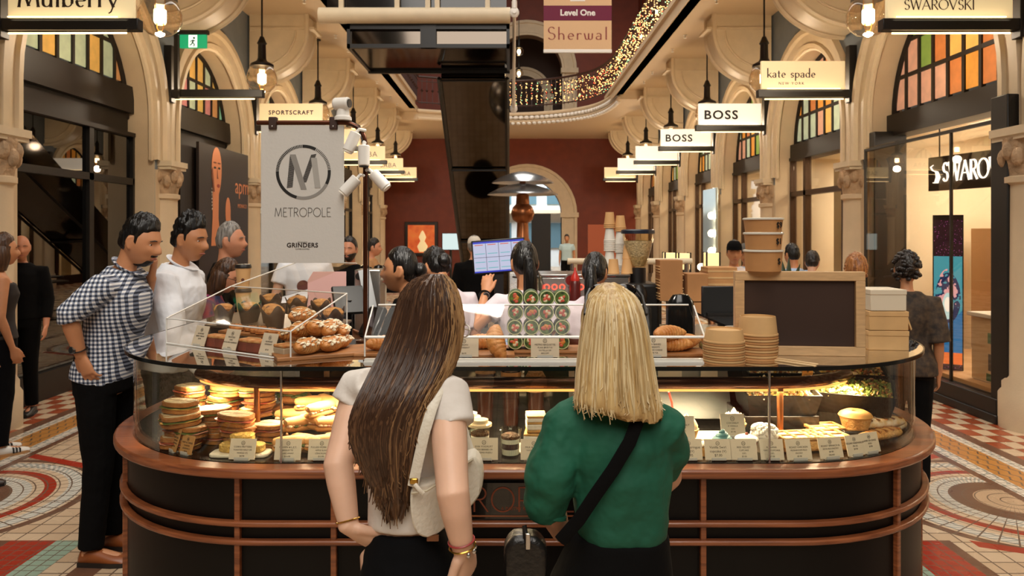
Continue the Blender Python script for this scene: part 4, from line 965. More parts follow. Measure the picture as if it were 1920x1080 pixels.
t = thing('kraft_bowl', 'wide kraft bowl standing alone behind the front bowl stack', 'bowl', (px(1352, 2.82), 2.82, TOP)); MB().lathe([(.06, 0), (.075, .06), (.078, .063), (.075, .066), (.072, .062), (.058, .004), (0, .004)], 36).build('bowl', KRAFT, t)
t = thing('paper_cup', 'upturned white paper cup behind the kraft bowls', 'cup', (px(1376, 2.95), 2.95, TOP)); MB().lathe([(.046, 0), (.048, .004), (.045, .006), (.034, .085), (.032, .085), (.032, .08), (0, .08)], 28).build('cup', mat('paper_white', 'd9d2c6', .6), t)
# cake boxes
for i, (z, h_, w_, dx, m_, nm) in enumerate(((0, .075, .150, .0, KRAFT2, 'lowest tan cake box beside the blackboard'), (.077, .074, .148, -.003, KRAFT2, 'middle tan cake box beside the blackboard, lid flap open'), (.153, .082, .138, -.008, mat('box_white', 'd9cbb2', .6), 'topmost paler cake box beside the blackboard'))):
    t = thing('cake_box', nm, 'box', (px(1655, 2.96)+dx, 2.97, TOP+z), rz=-.12+.05*i, group='cake boxes on the counter')
    MB().box(-w_/2, w_/2, -.075, .075, 0, h_-.003).build('box', m_, t, bevel=.002)
    MB().box(-w_/2-.001, w_/2+.001, -.077, .077, h_-.02, h_).build('lid', m_, t, bevel=.002)
    if i == 1: MB().prism([(w_/2, h_-.01), (w_/2+.02, h_-.07), (w_/2+.016, h_-.075), (w_/2, h_-.03)], -.06, .06).build('flap', m_, t)
t = thing('wooden_tongs', 'pale wooden tongs lying by the bowl stacks on the glass top', 'tongs', (px(1480, 2.62), 2.62, TOP), rz=-.9)
MB().box(-.10, .10, -.008, .004, 0, .006).build('arm', mat('pale_wood', 'd9b98a', .5), t, bevel=.002); MB().box(-.10, .10, .006, .018, .004, .010).build('arm', MATS['pale_wood'], t, bevel=.002)
# ================================================================== banner on a copper pole
PY = 3.12
t = thing('banner_stand', 'copper pole with a bent top arm rising from the counter', 'pole', (px(685, PY), PY, TOP))
PM = mat('pole_bronze', '5a3220', .28, metal=.75)
zt_ = pz(230, PY)-TOP
pp = [(0, 0, 0), (0, 0, zt_-.09)]+[(-.09+.09*math.cos(a), 0, zt_-.09+.09*math.sin(a)) for a in [PI/2*i/8 for i in range(1, 9)]]+[(px(482, PY)-px(685, PY), 0, zt_)]
MB().tube(pp, .0095, 12, endcap='flat').lathe([(.04, 0), (.04, .008), (.012, .012), (.0, .012)], 20).build('pole', PM, t)
SPL = area('work_light', (-.15, 3.25, 2.45), .25, 13, (1, .92, .80), rot=(math.radians(35), 0, math.radians(-12)))
def spot(tp, aim, nm, dark=False):
    m_ = MB(); d = (Vector(aim)-Vector(tp)).normalized(); a = Vector(tp)
    m_.cyl(a, a+d*.085, .024, 18); o = m_.build('spotlight', WHITE, t, bevel=.004)
    MB().cyl(a+d*.08, a+d*.09, .020, 16).build('lens', BLACK if dark else mat('lens_white', 'fff8ea', .3), o)
    return o
k = PY/F
for a, b, dk in (((-.035, -.02, pz(250, PY)-TOP), (-.07, -.03, pz(288, PY)-TOP), 0), ((-.03, -.02, pz(335, PY)-TOP), (-.085, -.03, pz(362, PY)-TOP), 0), ((.035, -.02, pz(325, PY)-TOP), (.105, -.03, pz(358, PY)-TOP), 0), ((0, -.028, pz(274, PY)-TOP), (0, -.03, pz(305, PY)-TOP), 1)):
    spot(a, b, '', dk); MB().tube([(0, 0, a[2]+.012), (a[0]*.6, a[1], a[2]+.014), a], .007, 8).build('spot_arm', WHITE, t)
MB().tube([(-.10, 0, zt_+.01), (-.03, -.016, zt_-.02), (0.012, -.014, zt_-.14), (.016, -.012, zt_-.5), (.014, -.012, .02)], .0025, 5).build('cable', BLACK, t)
c = thing('security_camera', 'white security camera perched on top of the banner pole', 'camera', (px(643, PY), PY, TOP+zt_+.0095))
MB().lathe([(.036, 0), (.036, .012), (.028, .02), (.024, .055), (.0, .06)], 20).build('base', WHITE, c)
MB().cyl((-.035, 0, .068), (.03, -.02, .068), .026, 18).build('head', WHITE, c, bevel=.006); MB().cyl((.028, -.019, .068), (.034, -.021, .068), .018, 14).build('lens', BLACK, c)
bx = (px(490, PY)+px(645, PY))/2; bw = (px(645, PY)-px(490, PY))/2; bz0, bz1 = pz(493, PY), pz(235, PY)
t = thing('banner', 'light grey METROPOLE banner with a striped M emblem hanging from the pole', 'banner', (bx, PY, bz0))
BAN = mat('banner_board', 'cfcbc4', .65, bump=(80, .05))
H_ = bz1-bz0; MB().box(-bw, bw, -.004, .004, 0, H_).build('board', BAN, t)
for xx in (-bw+.05, bw-.042):
    MB().box(xx-.017, xx+.017, -.014, .014, H_-.018, H_+.034).build('strap', mat('strap_leather', '3a2218', .5), t, bevel=.004)
    MB().ball((xx, -.015, H_-.006), .0042, 10, 6).build('rivet', STEEL, t)
def ringarc(a0, a1, r0, r1, m, step=1.0, gap=0):
    mb = MB(); a = a0
    while a < a1-1e-6:
        b = min(a+step, a1); b2 = a+(b-a)*(1-gap)
        mb.prism([(r0*math.cos(math.radians(a)), r0*math.sin(math.radians(a))), (r1*math.cos(math.radians(a)), r1*math.sin(math.radians(a))), (r1*math.cos(math.radians(b2)), r1*math.sin(math.radians(b2))), (r0*math.cos(math.radians(b2)), r0*math.sin(math.radians(b2)))], -.0052, -.0038)
        a = b
    return mb
cz_ = pz(323, PY)-bz0; em = thing('x', None, None); bpy.data.objects.remove(em)
G1 = mat('emblem_grey', '8f8b85', .6)
def place(mb, nm, m): mb.v = [(v[0]+.004, v[1], v[2]+cz_) for v in mb.v]; return mb.build(nm, m, t)
r0, r1 = .1020, .1145
place(ringarc(62, 90, r0, r1, None, 4), 'emblem_ring', INKB); place(ringarc(90, 178, r0, r1, None, 3.4, .42), 'emblem_ticks', INKB)
place(ringarc(178, 255, r0, r1, None, 4), 'emblem_ring', INKB); place(ringarc(255, 333, r0, r1, None, 4), 'emblem_ring', G1)
place(ringarc(333, 364, r0, r1, None, 4), 'emblem_ring', INKB); place(ringarc(4, 62, r0, r1, None, 3.4, .65), 'emblem_ticks', INKB)
def stroke(a, b, wd, m, nm, stripes=0):
    mb = MB(); a, b = Vector(a), Vector(b)
    if not stripes: mb.prism([(a.x-wd/2, a.y), (a.x+wd/2, a.y), (b.x+wd/2, b.y), (b.x-wd/2, b.y)], -.0055, -.0038)
    else:
        for i in range(stripes):
            p0, p1 = a.lerp(b, i/stripes), a.lerp(b, (i+.6)/stripes)
            mb.prism([(p0.x-wd/2, p0.y), (p0.x+wd/2, p0.y+.004), (p1.x+wd/2, p1.y+.004), (p1.x-wd/2, p1.y)], -.0052, -.0038)
    return place(mb, nm, m)
stroke((-.057, -.066), (-.044, .070), .024, INKB, 'emblem_stroke', 26)
stroke((-.044, .074), (.002, -.072), .024, G1, 'emblem_stroke'); stroke((.002, -.045), (.044, .074), .022, INKB, 'emblem_stroke', 26)
stroke((.044, .060), (.060, -.066), .024, mat('emblem_pale', 'aaa69f', .6), 'emblem_stroke')
pen('METROPOLE', .036, mat('banner_ink', '5a544e', .6), t, (.002, -.0042, pz(406, PY)-bz0), thick=.06, thin=.045, space=.10, sx=.90)
text('GRINDERS', .026, INK, t, (0, -.0045, pz(460, PY)-bz0), bold=.0006, space=1.1)
text('MELBOURNE', .007, INKG, t, (0, -.0045, pz(454, PY)-bz0)); text('COFFEE ROASTERS', .007, INKG, t, (0, -.0045, pz(467, PY)-bz0))
# ================================================================== food
rnd = random.Random(21)
ORD = ['bottom', 'second', 'third', 'fourth', 'fifth', 'sixth', 'seventh', 'eighth']
CRUMB = mat('bread_crumb', 'e6d3ac', .8, var=(30, .25), bump=(120, .4)); CRUST = mat('bread_crust', 'b5763a', .7, var=(14, .4), bump=(60, .4))
HAM = mat('ham', 'cf9078', .5); CHEESE = mat('cheese', 'eebf66', .4); LETT = mat('lettuce', '566a30', .5, var=(20, .4)); TOM = mat('tomato', 'a8523a', .4)
def blob_outline(rx, ry, n=20, sq=2.6, seed=0, amp=.03):
    r_ = random.Random(seed); ph = r_.uniform(0, 6); out = []
    for i in range(n):
        t = 2*PI*i/n; c, s_ = math.cos(t), math.sin(t)
        k = (abs(c)**sq+abs(s_)**sq)**(-1/sq)*(1+amp*math.sin(3*t+ph))
        out.append((rx*k*c, ry*k*s_))
    return out
def slab(mb, out, z0, z1, side=0, face=1, rnd_=.004, wave=0, sd=0):
    """rounded flat slab: side material on the rim, face material on top and bottom"""
    n = len(out); lv = [(1-rnd_/.05, z0), (1, z0+rnd_*.6), (1, z1-rnd_*.6), (1-rnd_/.05, z1)]
    vs = [(x*k, y*k, z+wave*math.sin(7*math.atan2(y, x)+sd)) for k, z in lv for x, y in out]
    o = mb.mi
    mb.mat(side).add(vs, [(j*n+i, j*n+(i+1) % n, (j+1)*n+(i+1) % n, (j+1)*n+i) for j in range(3) for i in range(n)])
    mb.mat(face).add([(x*lv[0][0], y*lv[0][0], z0+wave*math.sin(7*math.atan2(y, x)+sd)) for x, y in out], [tuple(range(n))[::-1]])
    mb.add([(x*lv[3][0], y*lv[3][0], z1+wave*math.sin(7*math.atan2(y, x)+sd)) for x, y in out], [tuple(range(n))]); mb.mat(o)
    return mb
def sandwich(seed):
    t = thing('sandwich', 'x y z w', 'sandwich')
    a = blob_outline(.068, .046, sq=(2.2, 3.4, 2.8, 3.0)[seed % 4], seed=seed, amp=.045)
    slab(MB(), a, 0, .017, rnd_=.005).build('bread_slice', [CRUST, CRUMB], t)
    slab(MB(), [(x*1.05, y*1.05) for x, y in a], .017, .021, 0, 0, .002, .0015, seed).build('ham_layer', HAM if seed % 2 else CHEESE, t)
    slab(MB(), [(x*1.06, y*1.04) for x, y in blob_outline(.066, .052, seed=seed+5, amp=.07)], .021, .0235, 0, 0, .002, .002, seed+2).build('lettuce_layer', LETT if seed % 3 else TOM, t)
    slab(MB(), [(x*.99, y*.99) for x, y in a], .024, .042, rnd_=.005).build('bread_slice', [CRUST, CRUMB], t)
    MB().box(-.055, .05, -.0015, .0015, .0415, .0426).build('grill_line', CRUST, t)
    return t
protos = [sandwich(i) for i in range(4)]
used = [False]*4
rz_ = MB(); band(rz_, upath(.45)[2:20], upath(.66)[2:20], DK, DK+.055); tag(rz_.build('display_riser', DECK, bevel=.004), 'black stepped riser under the rear sandwich stacks', 'riser')
RZ = DK+.0555
STK = [(300, 2.66, DK, 3, 'front left sandwich stack'), (338, 2.76, DK, 4, 'second sandwich stack from the left at the front'), (395, 2.84, DK, 3, 'middle sandwich stack behind the corn fritters'), (449, 2.76, DK, 3, 'sandwich stack right behind the corn fritters'),
    (352, 2.99, RZ, 3, 'rear left sandwich stack on the riser'), (420, 3.0, RZ, 3, 'rear middle sandwich stack on the riser'), (484, 2.98, RZ, 3, 'rear right sandwich stack on the riser'), (500, 2.78, DK, 2, 'low sandwich stack at the glass joint')]
k_ = 0
for xp, Y, z0, n, nm in STK:
    for i in range(n):
        s_ = k_ % 4; k_ += 1; nm2 = 'topmost sandwich of the '+nm if i == n-1 else f'{ORD[i]} sandwich of the {nm}'
        qx, qy = inside(px(xp, Y), Y, .148); args = dict(loc=(qx+rnd.uniform(-.012, .012), qy+rnd.uniform(-.008, .012), z0+i*.0425), rot=(rnd.uniform(-.06, .06), rnd.uniform(-.07, .07), rnd.uniform(-.9, .9)))
        if used[s_]: dup(protos[s_], label=nm2, group='sandwiches stacked in the display', **args)
        else:
            used[s_] = True; o = protos[s_]; o.location = args['loc']; o.rotation_euler = args['rot']; o['label'] = nm2; o['group'] = 'sandwiches stacked in the display'
# filled rolls
ROLL = mat('roll_crust', 'dcae70', .6, var=(10, .25), col2='c48a48'); ROLLI = mat('roll_crumb', 'efdfbe', .8)
def roll(seed, dark=False):
    t = thing('filled_roll', 'x y z w', 'roll'); r_ = random.Random(seed)
    pr = [(.002, -.07), (.014, -.066), (.021, -.05), (.024, 0), (.021, .05), (.014, .066), (.002, .07)]
    M = Matrix.Rotation(PI/2, 4, 'Y')
    MB().lathe(pr, 16, (-.0, 0, 0), M=Matrix.Translation((0, 0, .022)) @ M, sq=(.62, 1)).build('roll_base', ROLL, t)
    MB().lathe(pr, 16, M=Matrix.Translation((0, -.004, .047)) @ Matrix.Rotation(.35, 4, 'X') @ M, sq=(.72, 1)).build('roll_top', ROLL, t)
    m = MB()
    for i in range(9): m.mat(r_.choice([0, 0, 1, 2])).ball((-.055+.0135*i, -.014+r_.uniform(-.004, .003), .034+r_.uniform(-.003, .004)), (.011, .012, .007), 8, 6)
    m.build('filling', [mat('pork_filling', 'd9b28c', .6), LETT, HAM], t)
    return t
rl = [roll(1), roll(2), roll(3)]; u_ = [False]*3
k_ = 0
RL = [(548, 2.68, 0, .3), (575, 2.70, 0, -.5), (607, 2.69, 0, .2), (640, 2.70, 0, -.3), (560, 2.78, 1, .9), (592, 2.80, 1, -.2), (625, 2.79, 1, .6), (550, 2.90, 1, .1), (585, 2.92, 2, .5), (618, 2.92, 2, -.7), (650, 2.9, 1, .2), (600, 2.82, 2, 1.0), (668, 2.72, 0, .4)]
WR = ['frontmost left', 'front second', 'front third', 'front fourth', 'middle left', 'middle', 'middle right', 'rear left', 'rear upper', 'rear upper right', 'rear right', 'topmost', 'far right']
for i, (xp, Y, lv, rz) in enumerate(RL):
    s_ = i % 3; loc = (px(xp, Y), Y, DK+.045*lv); nm = f'{WR[i]} pale filled roll of the pile beside the sandwiches'
    if u_[s_]: dup(rl[s_], loc, (0, rnd.uniform(-.15, .15), rz), nm, 'filled rolls in a pile')
    else: u_[s_] = True; o = rl[s_]; o.location = loc; o.rotation_euler = (0, 0, rz); o['label'] = nm; o['group'] = 'filled rolls in a pile'
for i, (xp, Y, z) in enumerate(((535, 3.02, .075), (560, 3.05, .115), (548, 3.0, .155))):
    t = thing('salad_roll', ['lowest', 'middle', 'topmost'][i]+' dark seeded roll stuffed with lettuce behind the pale rolls', 'roll', (px(xp, Y), Y, DK+z-.05))
    MB().ball((0, 0, .022), (.055, .045, .024), 16, 10).build('bun_base', CRUST, t); MB().ball((0, -.004, .056), (.056, .046, .026), 16, 10).build('bun_top', CRUST, t)
    m = MB()
    for j in range(14): a = PI+PI*j/13; m.ball((.05*math.cos(a), .04*math.sin(a), .04+rnd.uniform(-.006, .006)), (.014, .012, .005), 8, 5)
    m.build('lettuce', LETT, t)
# corn fritters on a white plate
PLATE = mat('plate_white', 'e6ddc8', .35)
Y = 2.665; t = thing('serving_plate', 'rectangular white plate under the corn fritters', 'plate', (px(452, Y), Y, DK)); MB().prism(blob_outline(.105, .045, 24, 6, amp=0), 0, .012, 'z').build('plate', PLATE, t, bevel=.004)
FRIT = mat('fritter', 'e0b65c', .7, var=(30, .35), bump=(80, .6))
for i, (dx, dy, z) in enumerate(((-.035, .005, 0), (.04, .0, 0), (.0, .012, .03))):
    m = slab(MB(), blob_outline(.042, .03, 18, 4, i, .05), 0, .03, 0, 0, .008)
    o = m.build('corn_fritter', FRIT); o.location = (px(452, Y)+dx, Y+dy, DK+.012+z); o.rotation_euler = (0, 0, .2*i-.2)
    tag(o, ['left lower yellow corn fritter on the white plate', 'right lower yellow corn fritter on the white plate', 'upper yellow corn fritter lying across the other two'][i], 'fritter')
# yoghurt jars
YOG = mat('yoghurt', 'efe8da', .5); MUES = mat('muesli', '7a4a26', .8, var=(60, .5), bump=(120, .8)); BERR = mat('berries', '35141c', .4); JARG = glass('jar_glass', 'f6fbf8', 1.0, .02, .05)
def jar(loc, label, lid=False):
    t = thing('yoghurt_jar', label, 'jar', loc, group='glass yoghurt jars')
    MB().lathe([(0, .0), (.030, .0), (.033, .004), (.038, .078), (.036, .082), (.040, .088), (.041, .094), (.038, .096), (.036, .09), (.034, .08), (.030, .006), (0, .005)], 32, cap=False).build('glass_jar', JARG, t)
    MB().lathe([(0, .006), (.0300, .006), (.0312, .026)], 24).build('yoghurt_layer', YOG, t)
    MB().lathe([(0, .026), (.0312, .026), (.0322, .046), (0, .046)], 24).build('berry_layer', BERR, t)
    MB().lathe([(0, .046), (.0322, .046), (.0332, .062), (0, .062)], 24).build('yoghurt_layer', YOG, t)
    m = MB().lathe([(0, .062), (.0332, .062), (.034, .072), (.02, .078), (0, .08)], 24)
    m.build('muesli_topping', MUES, t)
    if lid: MB().lathe([(.043, .095), (.043, .104), (.03, .107), (.03, .118), (.0, .12)], 28).build('lid', mat('glass_lid', 'd9c8a4', .15), t)
jar((px(900, 2.70), 2.70, DK), 'glass yoghurt jar with a clear lid standing behind the EVIA card', True)
jar((px(957, 2.66), 2.66, DK), 'open glass jar of yoghurt and dark berries right of the EVIA card')
jar((px(880, 2.80), 2.80, DK), 'glass yoghurt jar at the back beside the white handbag', True)
for i, (xp, h_) in enumerate(((910, .26), (958, .28), (1004, .24))):
    t = thing('iced_drink', ['left tall dark layered dessert glass behind the jars', 'middle tall layered dessert glass behind the jars', 'right tall brown dessert glass behind the cake slices'][i], 'dessert', (px(xp, 3.08), 3.08, DK))
    MB().lathe([(.0, 0), (.028, 0), (.03, .01), (.04, h_-.05), (.042, h_-.045), (0, h_-.045)], 20).build('glass', mat('choc_drink', '3a2016', .2), t)
    MB().lathe([(.0405, h_-.10), (.0425, h_-.06), (.0405, h_-.06)], 20, cap=False).build('cream_band', mat('cream_band', 'c9a070', .5), t)
    MB().lathe([(.044, h_-.045), (.03, h_-.02), (0, h_-.012)], 20).build('topping', mat('topping_brown', '8a6238', .8, bump=(90, .6)), t)
# layered vanilla slices
SPG = mat('pastry_layer', 'd9a860', .7, var=(25, .3)); ICE = mat('icing_white', 'f4ede0', .5, bump=(40, .2))
for i, (xp, Y, lv) in enumerate(((1002, 2.72, 0), (1005, 2.73, 1), (1032, 2.74, 0))):
    t = thing('vanilla_slice', ['lower layered vanilla slice beside the green sleeve', 'upper layered vanilla slice dusted white beside the green sleeve', 'layered vanilla slice half hidden behind the green sleeve'][i], 'cake', (px(xp, Y), Y, DK+.01+.062*lv), rz=.15*i-.1)
    for z0, z1, m_, nm in ((0, .010, SPG, 'pastry_layer'), (.010, .030, ICE, 'custard_layer'), (.030, .038, SPG, 'pastry_layer'), (.038, .052, ICE, 'custard_layer'), (.052, .060, SPG, 'pastry_layer')):
        MB().box(-.036, .036, -.045, .045, z0, z1).build(nm, m_, t, bevel=.003)
t = thing('serving_plate', 'white plate under the layered vanilla slices', 'plate', (px(1016, 2.73), 2.73, DK)); MB().box(-.085, .085, -.06, .06, 0, .009).build('plate', PLATE, t, bevel=.004)
# ---- right half: tarts, cupcakes, pastries
PAPER = mat('cup_paper', 'e9dcc0', .7); TEAL = mat('icing_teal', '4f8a90', .5, var=(30, .3)); MERI = mat('meringue', 'f6efdf', .55, var=(30, .15), col2='d9a868')
def swirl(mb, r, h, turns=3, z=0):
    p = []; q = []
    for i in range(48):
        f_ = i/47; a = turns*2*PI*f_; rr = r*(1-f_)*.62; p.append((rr*math.cos(a), rr*math.sin(a), z+h*f_*.85+.008)); q.append((r*.36*(1-.55*f_)))
    mb.tube(p, q, 9); mb.ball((0, 0, z+.006), (r*.8, r*.8, r*.35), 14, 8); return mb
def cupcake(loc, label, icing, r=.032, h=.05):
    t = thing('cupcake', label, 'cupcake', loc)
    MB().lathe([(r*.72, 0), (r*1.0, .038), (r*.9, .04), (0, .04)], 24).build('paper_case', PAPER, t)
    swirl(MB(), r*1.05, h, 3, .038).build('icing', icing, t)
def dp(xp, yp): Y = deckY(yp); return (px(xp, Y), Y, DK)
def at(xp, Y, z=0): return inside(px(xp, Y), Y, .150)+(DK+z,)
cupcake(at(1355, 2.66), 'cupcake with swirled teal icing behind the handwritten cards', TEAL, .042, .05)
for i, (xp, Y) in enumerate(((1400, 2.66),)):
    t = thing('cupcake', 'flat white iced red velvet cupcake behind its card', 'cupcake', at(xp, Y)); MB().lathe([(.026, 0), (.038, .052), (0, .052)], 24).build('paper_case', mat('case_red', '8a3a2a', .6), t); MB().ball((0, 0, .058), (.042, .042, .016), 20, 10).build('icing', ICE, t); MB().ball((.0, 0, .076), .006, 8, 6).build('crumb', TOM, t)
t = thing('cupcake', 'large cupcake with shaggy white icing at the right glass joint', 'cupcake', at(1433, 2.71)); MB().lathe([(.03, 0), (.044, .05), (0, .05)], 24).build('paper_case', PAPER, t)
m = MB().ball((0, 0, .06), (.05, .05, .03), 20, 12)
for i in range(60):
    a, b = rnd.uniform(0, 2*PI), rnd.uniform(0, 1.3); m.ball((.045*math.cos(a)*math.sin(b+.2), .045*math.sin(a)*math.sin(b+.2), .062+.03*math.cos(b)), .010, 6, 4)
m.build('icing', ICE, t)
for i, (xp, Y, z) in enumerate(((1287, 2.76, .04), (1376, 2.80, .05))):
    t = thing('meringue_tart', ['meringue tart half hidden beside the green sleeve', 'tall white meringue cake behind the coconut card'][i], 'tart', at(xp, Y, z))
    MB().lathe([(.036, 0), (.046, .03), (.043, .032), (0, .03)], 26).build('tart_shell', SPG, t)
    m = MB()
    for j in range(9): a = 2*PI*j/9; m.lathe([(.016, 0), (.017, .012), (.008, .03), (0, .04)], 8, (.026*math.cos(a), .026*math.sin(a), .028))
    m.lathe([(.02, 0), (.02, .02), (.009, .045), (0, .058)], 10, (0, 0, .03)); m.build('meringue', MERI, t)
t = thing('serving_board', 'white marble tray under the meringue tarts', 'tray', at(1330, 2.79)); MB().box(-.15, .15, -.06, .06, 0, .038).build('tray', PLATE, t, bevel=.006)
card(px(1283, 2.69), 2.69, DK+.045, ['COCONUT', 'TART', '$7.95'], 'upper cream card leaning on the half hidden meringue tart', w=.08, h=.085)
card(px(1376, 2.71), 2.71, DK+.045, ['COCONUT', '& VANILLA', '(GF)', '$7.90'], 'upper cream card reading COCONUT & VANILLA', w=.088, h=.088)
t = thing('meringue_slice', 'flat white iced slice behind the citrus meringue card', 'cake', at(1300, 2.665)); MB().box(-.05, .05, -.03, .03, 0, .03).build('base', SPG, t, bevel=.004); m = MB(); [m.ball((-.04+.02*i, rnd.uniform(-.01, .01), .038), (.016, .026, .012), 10, 6) for i in range(5)]; m.build('icing', ICE, t)
FILO = mat('filo', 'e2b574', .6, var=(20, .35), col2='c98a44', bump=(70, .5)); SUGAR = mat('icing_sugar', 'f6ead4', .8, var=(40, .3), col2='e4b878')
fl_ = [(1497, 2.74, .08, .05, 'dusted filo pastry left of the pair, behind the ROAST CHICKEN card', 3), (1552, 2.75, .058, .05, 'square filo pastry with four folded windows, front one', 2), (1545, 2.86, .06, .045, 'square filo pastry behind the front windowed one', 2)]
for i, (xp, Y, wx, wy, nm, nb) in enumerate(fl_):
    t = thing('filo_pastry', nm, 'pastry', at(xp, Y), rz=.15)
    MB().box(-wx, wx, -wy, wy, 0, .045).build('pastry', FILO, t, bevel=.012, seg=3)
    m = MB(); m.prism(blob_outline(wx*.95, wy*.92, 20, 5, i, .01), .044, .050, 'z').build('sugar_dusting', SUGAR, t, bevel=.002)
    m = MB()
    for j in range(nb+1): xx = -wx+2*wx*j/nb; m.box(xx-.006, xx+.006, -wy, wy, .044, .056)
    for yy in (-wy, 0, wy): m.box(-wx, wx, yy-.005, yy+.005, .044, .056)
    m.build('lattice', FILO, t, bevel=.003)
t = thing('round_pie', 'round golden pie with a hole in its lid on the right of the display', 'pie', at(1604, 2.84, .05))
MB().lathe([(.045, 0), (.058, .045), (.055, .046), (0, .046)], 32).build('crust', FILO, t)
MB().lathe([(.010, .058), (.014, .066), (.035, .068), (.055, .058), (.062, .048), (.058, .042), (.02, .042), (.010, .05)], 32, cap=False).build('lid', mat('pie_lid', 'dba862', .5, var=(9, .2), col2='c48a44'), t)
t = thing('serving_board', 'low black stand under the round pie', 'stand', at(1604, 2.84)); MB().box(-.065, .065, -.05, .05, 0, .05).build('stand', DECK, t, bevel=.004)
for i, (xp, Y, z, rz) in enumerate(((1652, 2.88, .04, .30), (1664, 2.80, .012, .45), (1690, 2.95, .0, .75), (1636, 2.93, .0, .2))):
    t = thing('sausage_roll', ['upper dusted sausage roll on the right', 'lower front sausage roll behind the rightmost card', 'sausage roll against the curved right glass', 'rear sausage roll behind the pie'][i], 'pastry', at(xp, Y, z), rz=rz)
    MB().lathe([(.004, -.10), (.022, -.096), (.030, -.07), (.031, 0), (.030, .07), (.022, .096), (.004, .10)], 16, M=Matrix.Translation((0, 0, .02)) @ Matrix.Rotation(PI/2, 4, 'Y'), sq=(.65, 1)).build('pastry', SUGAR if i in (0, 2) else FILO, t)
    m = MB(); [m.box(-.07+.035*j, -.066+.035*j, -.03, .03, .036, .041) for j in range(5)]; m.build('score_marks', CRUST, t)
# deep trays of salad at the back right
TRAY = mat('black_tray', '100e0d', .5, spec=.25)
def tray(loc, w, d, h, rz, label, cols, tilt=.18):
    t = thing('salad_tray', label, 'tray', loc, rz); t.rotation_euler = (tilt, 0, rz)
    o = MB(); k = .86
    V = [(-w*k, -d*k, 0), (w*k, -d*k, 0), (w*k, d*k, 0), (-w*k, d*k, 0), (-w, -d, h), (w, -d, h), (w, d, h), (-w, d, h)]
    I_ = [(x*.95, y*.95, z) for x, y, z in V[4:]]; Q = [(x*.93, y*.93, .02) for x, y, z in V[:4]]
    o.add(V+I_+Q, [(3, 2, 1, 0), (0, 1, 5, 4), (1, 2, 6, 5), (2, 3, 7, 6), (3, 0, 4, 7), (4, 5, 9, 8), (5, 6, 10, 9), (6, 7, 11, 10), (7, 4, 8, 11), (8, 9, 13, 12), (9, 10, 14, 13), (10, 11, 15, 14), (11, 8, 12, 15), (12, 13, 14, 15)])
    o.build('tray', TRAY, t)
    m = MB(); m.mat(0).box(-w*.93, w*.93, -d*.93, d*.93, h*.5, h*.80); r_ = random.Random(len(label))
    for i in range(420):
        x, y = r_.uniform(-w*.9, w*.9), r_.uniform(-d*.9, d*.9); m.mat(r_.randrange(len(cols))); s_ = r_.uniform(.005, .011)
        M = Matrix.Translation((x, y, h*.8+r_.uniform(0, .028)*(1-abs(x/w)**2))) @ Matrix.Rotation(r_.uniform(0, 3), 4, (r_.random(), r_.random(), .3))
        m.ball((0, 0, 0), (s_*1.3, s_, s_*.5), 6, 4, M)
    o = m.build('salad', cols, t); o['kind'] = 'stuff'
    return t
CG, CB, CO, CY_, CW = (mat('veg_'+n, c, .5) for n, c in (('green', '6b7a34'), ('brown', '8a5a30'), ('orange', 'c4763a'), ('yellow', 'cfae5c'), ('white', 'e2d5b4')))
tray((px(1600, 2.98), 2.98, DK+.10), .15, .10, .085, -.42, 'front black tray of green olive and grain salad on the right', [CG, CY_, CG, CB])
tray((px(1578, 3.18), 3.18, DK+.14), .17, .09, .085, -.3, 'rear black tray of mixed orange and green salad on the right', [CO, CG, CY_, CB])
tray((px(1452, 2.98), 2.98, DK+.085), .145, .10, .10, .0, 'front black tray of pale couscous behind the copper post', [CW, CY_, CB, CY_])
tray((px(1455, 3.18), 3.18, DK+.13), .15, .09, .10, .0, 'rear black tray of pale salad behind the copper post', [CW, CB, CW, CY_])
MB_ = MB().box(px(1452, 2.98)-.15, px(1452, 2.98)+.14, 2.88, 3.16, DK, DK+.085); tag(MB_.build('display_riser', DECK, bevel=.004), 'black riser under the pale salad trays', 'riser')
MB_ = MB(); band(MB_, [on_arc(1, a, .42) for a in range(18, 66, 6)], [on_arc(1, a, .66) for a in range(18, 66, 6)], DK, DK+.10); tag(MB_.build('display_riser', DECK, bevel=.004), 'black curved riser under the green salad trays', 'riser')
for i, (xp, Y, z, rz) in enumerate(((1585, 2.96, .215, .9), (1555, 3.1, .25, .75))):
    t = thing('serving_spoon', ['wooden server lying in the green olive salad', 'steel server lying in the rear mixed salad'][i], 'spoon', at(xp, Y, z), rz=rz)
    MB().box(-.10, .10, -.011, .011, 0, .005).build('handle', MATS['pale_wood'] if i == 0 else STEEL, t, bevel=.002); MB().ball((.11, 0, .002), (.03, .02, .006), 12, 6).build('bowl', MATS['pale_wood'] if i == 0 else STEEL, t)
card(px(1512, 2.95), 2.95, DK+.19, ['COUS COUS', 'SALAD'], 'small tilted kraft card stuck in the pale salad', w=.06, h=.07, rz=.5, kraft=True, tilt=-.1)
card(px(1632, 3.1), 3.1, DK+.20, ['OLIVE', 'SALAD'], 'small cream card standing behind the green salad', w=.05, h=.06, rz=.4, tilt=.1)
# steel panel with menu notes behind the right half
t = thing('steel_partition', 'sloping steel partition at the back of the display with notes on it', 'panel', (0, 0, 0))
MB().prism([(3.17, DK), (3.19, DK), (3.19, 1.2), (3.10, DK+.02)], .50, .92, 'x').build('panel', mat('brushed_steel', '8f9290', .35, metal=.8), t)
MB().box(.62, .72, 3.135, 3.14, 1.06, 1.17).build('note', mat('note_white', 'd9d5c8', .6), t); MB().box(.80, .87, 3.135, 3.14, 1.06, 1.17).build('note', MATS['note_white'], t)
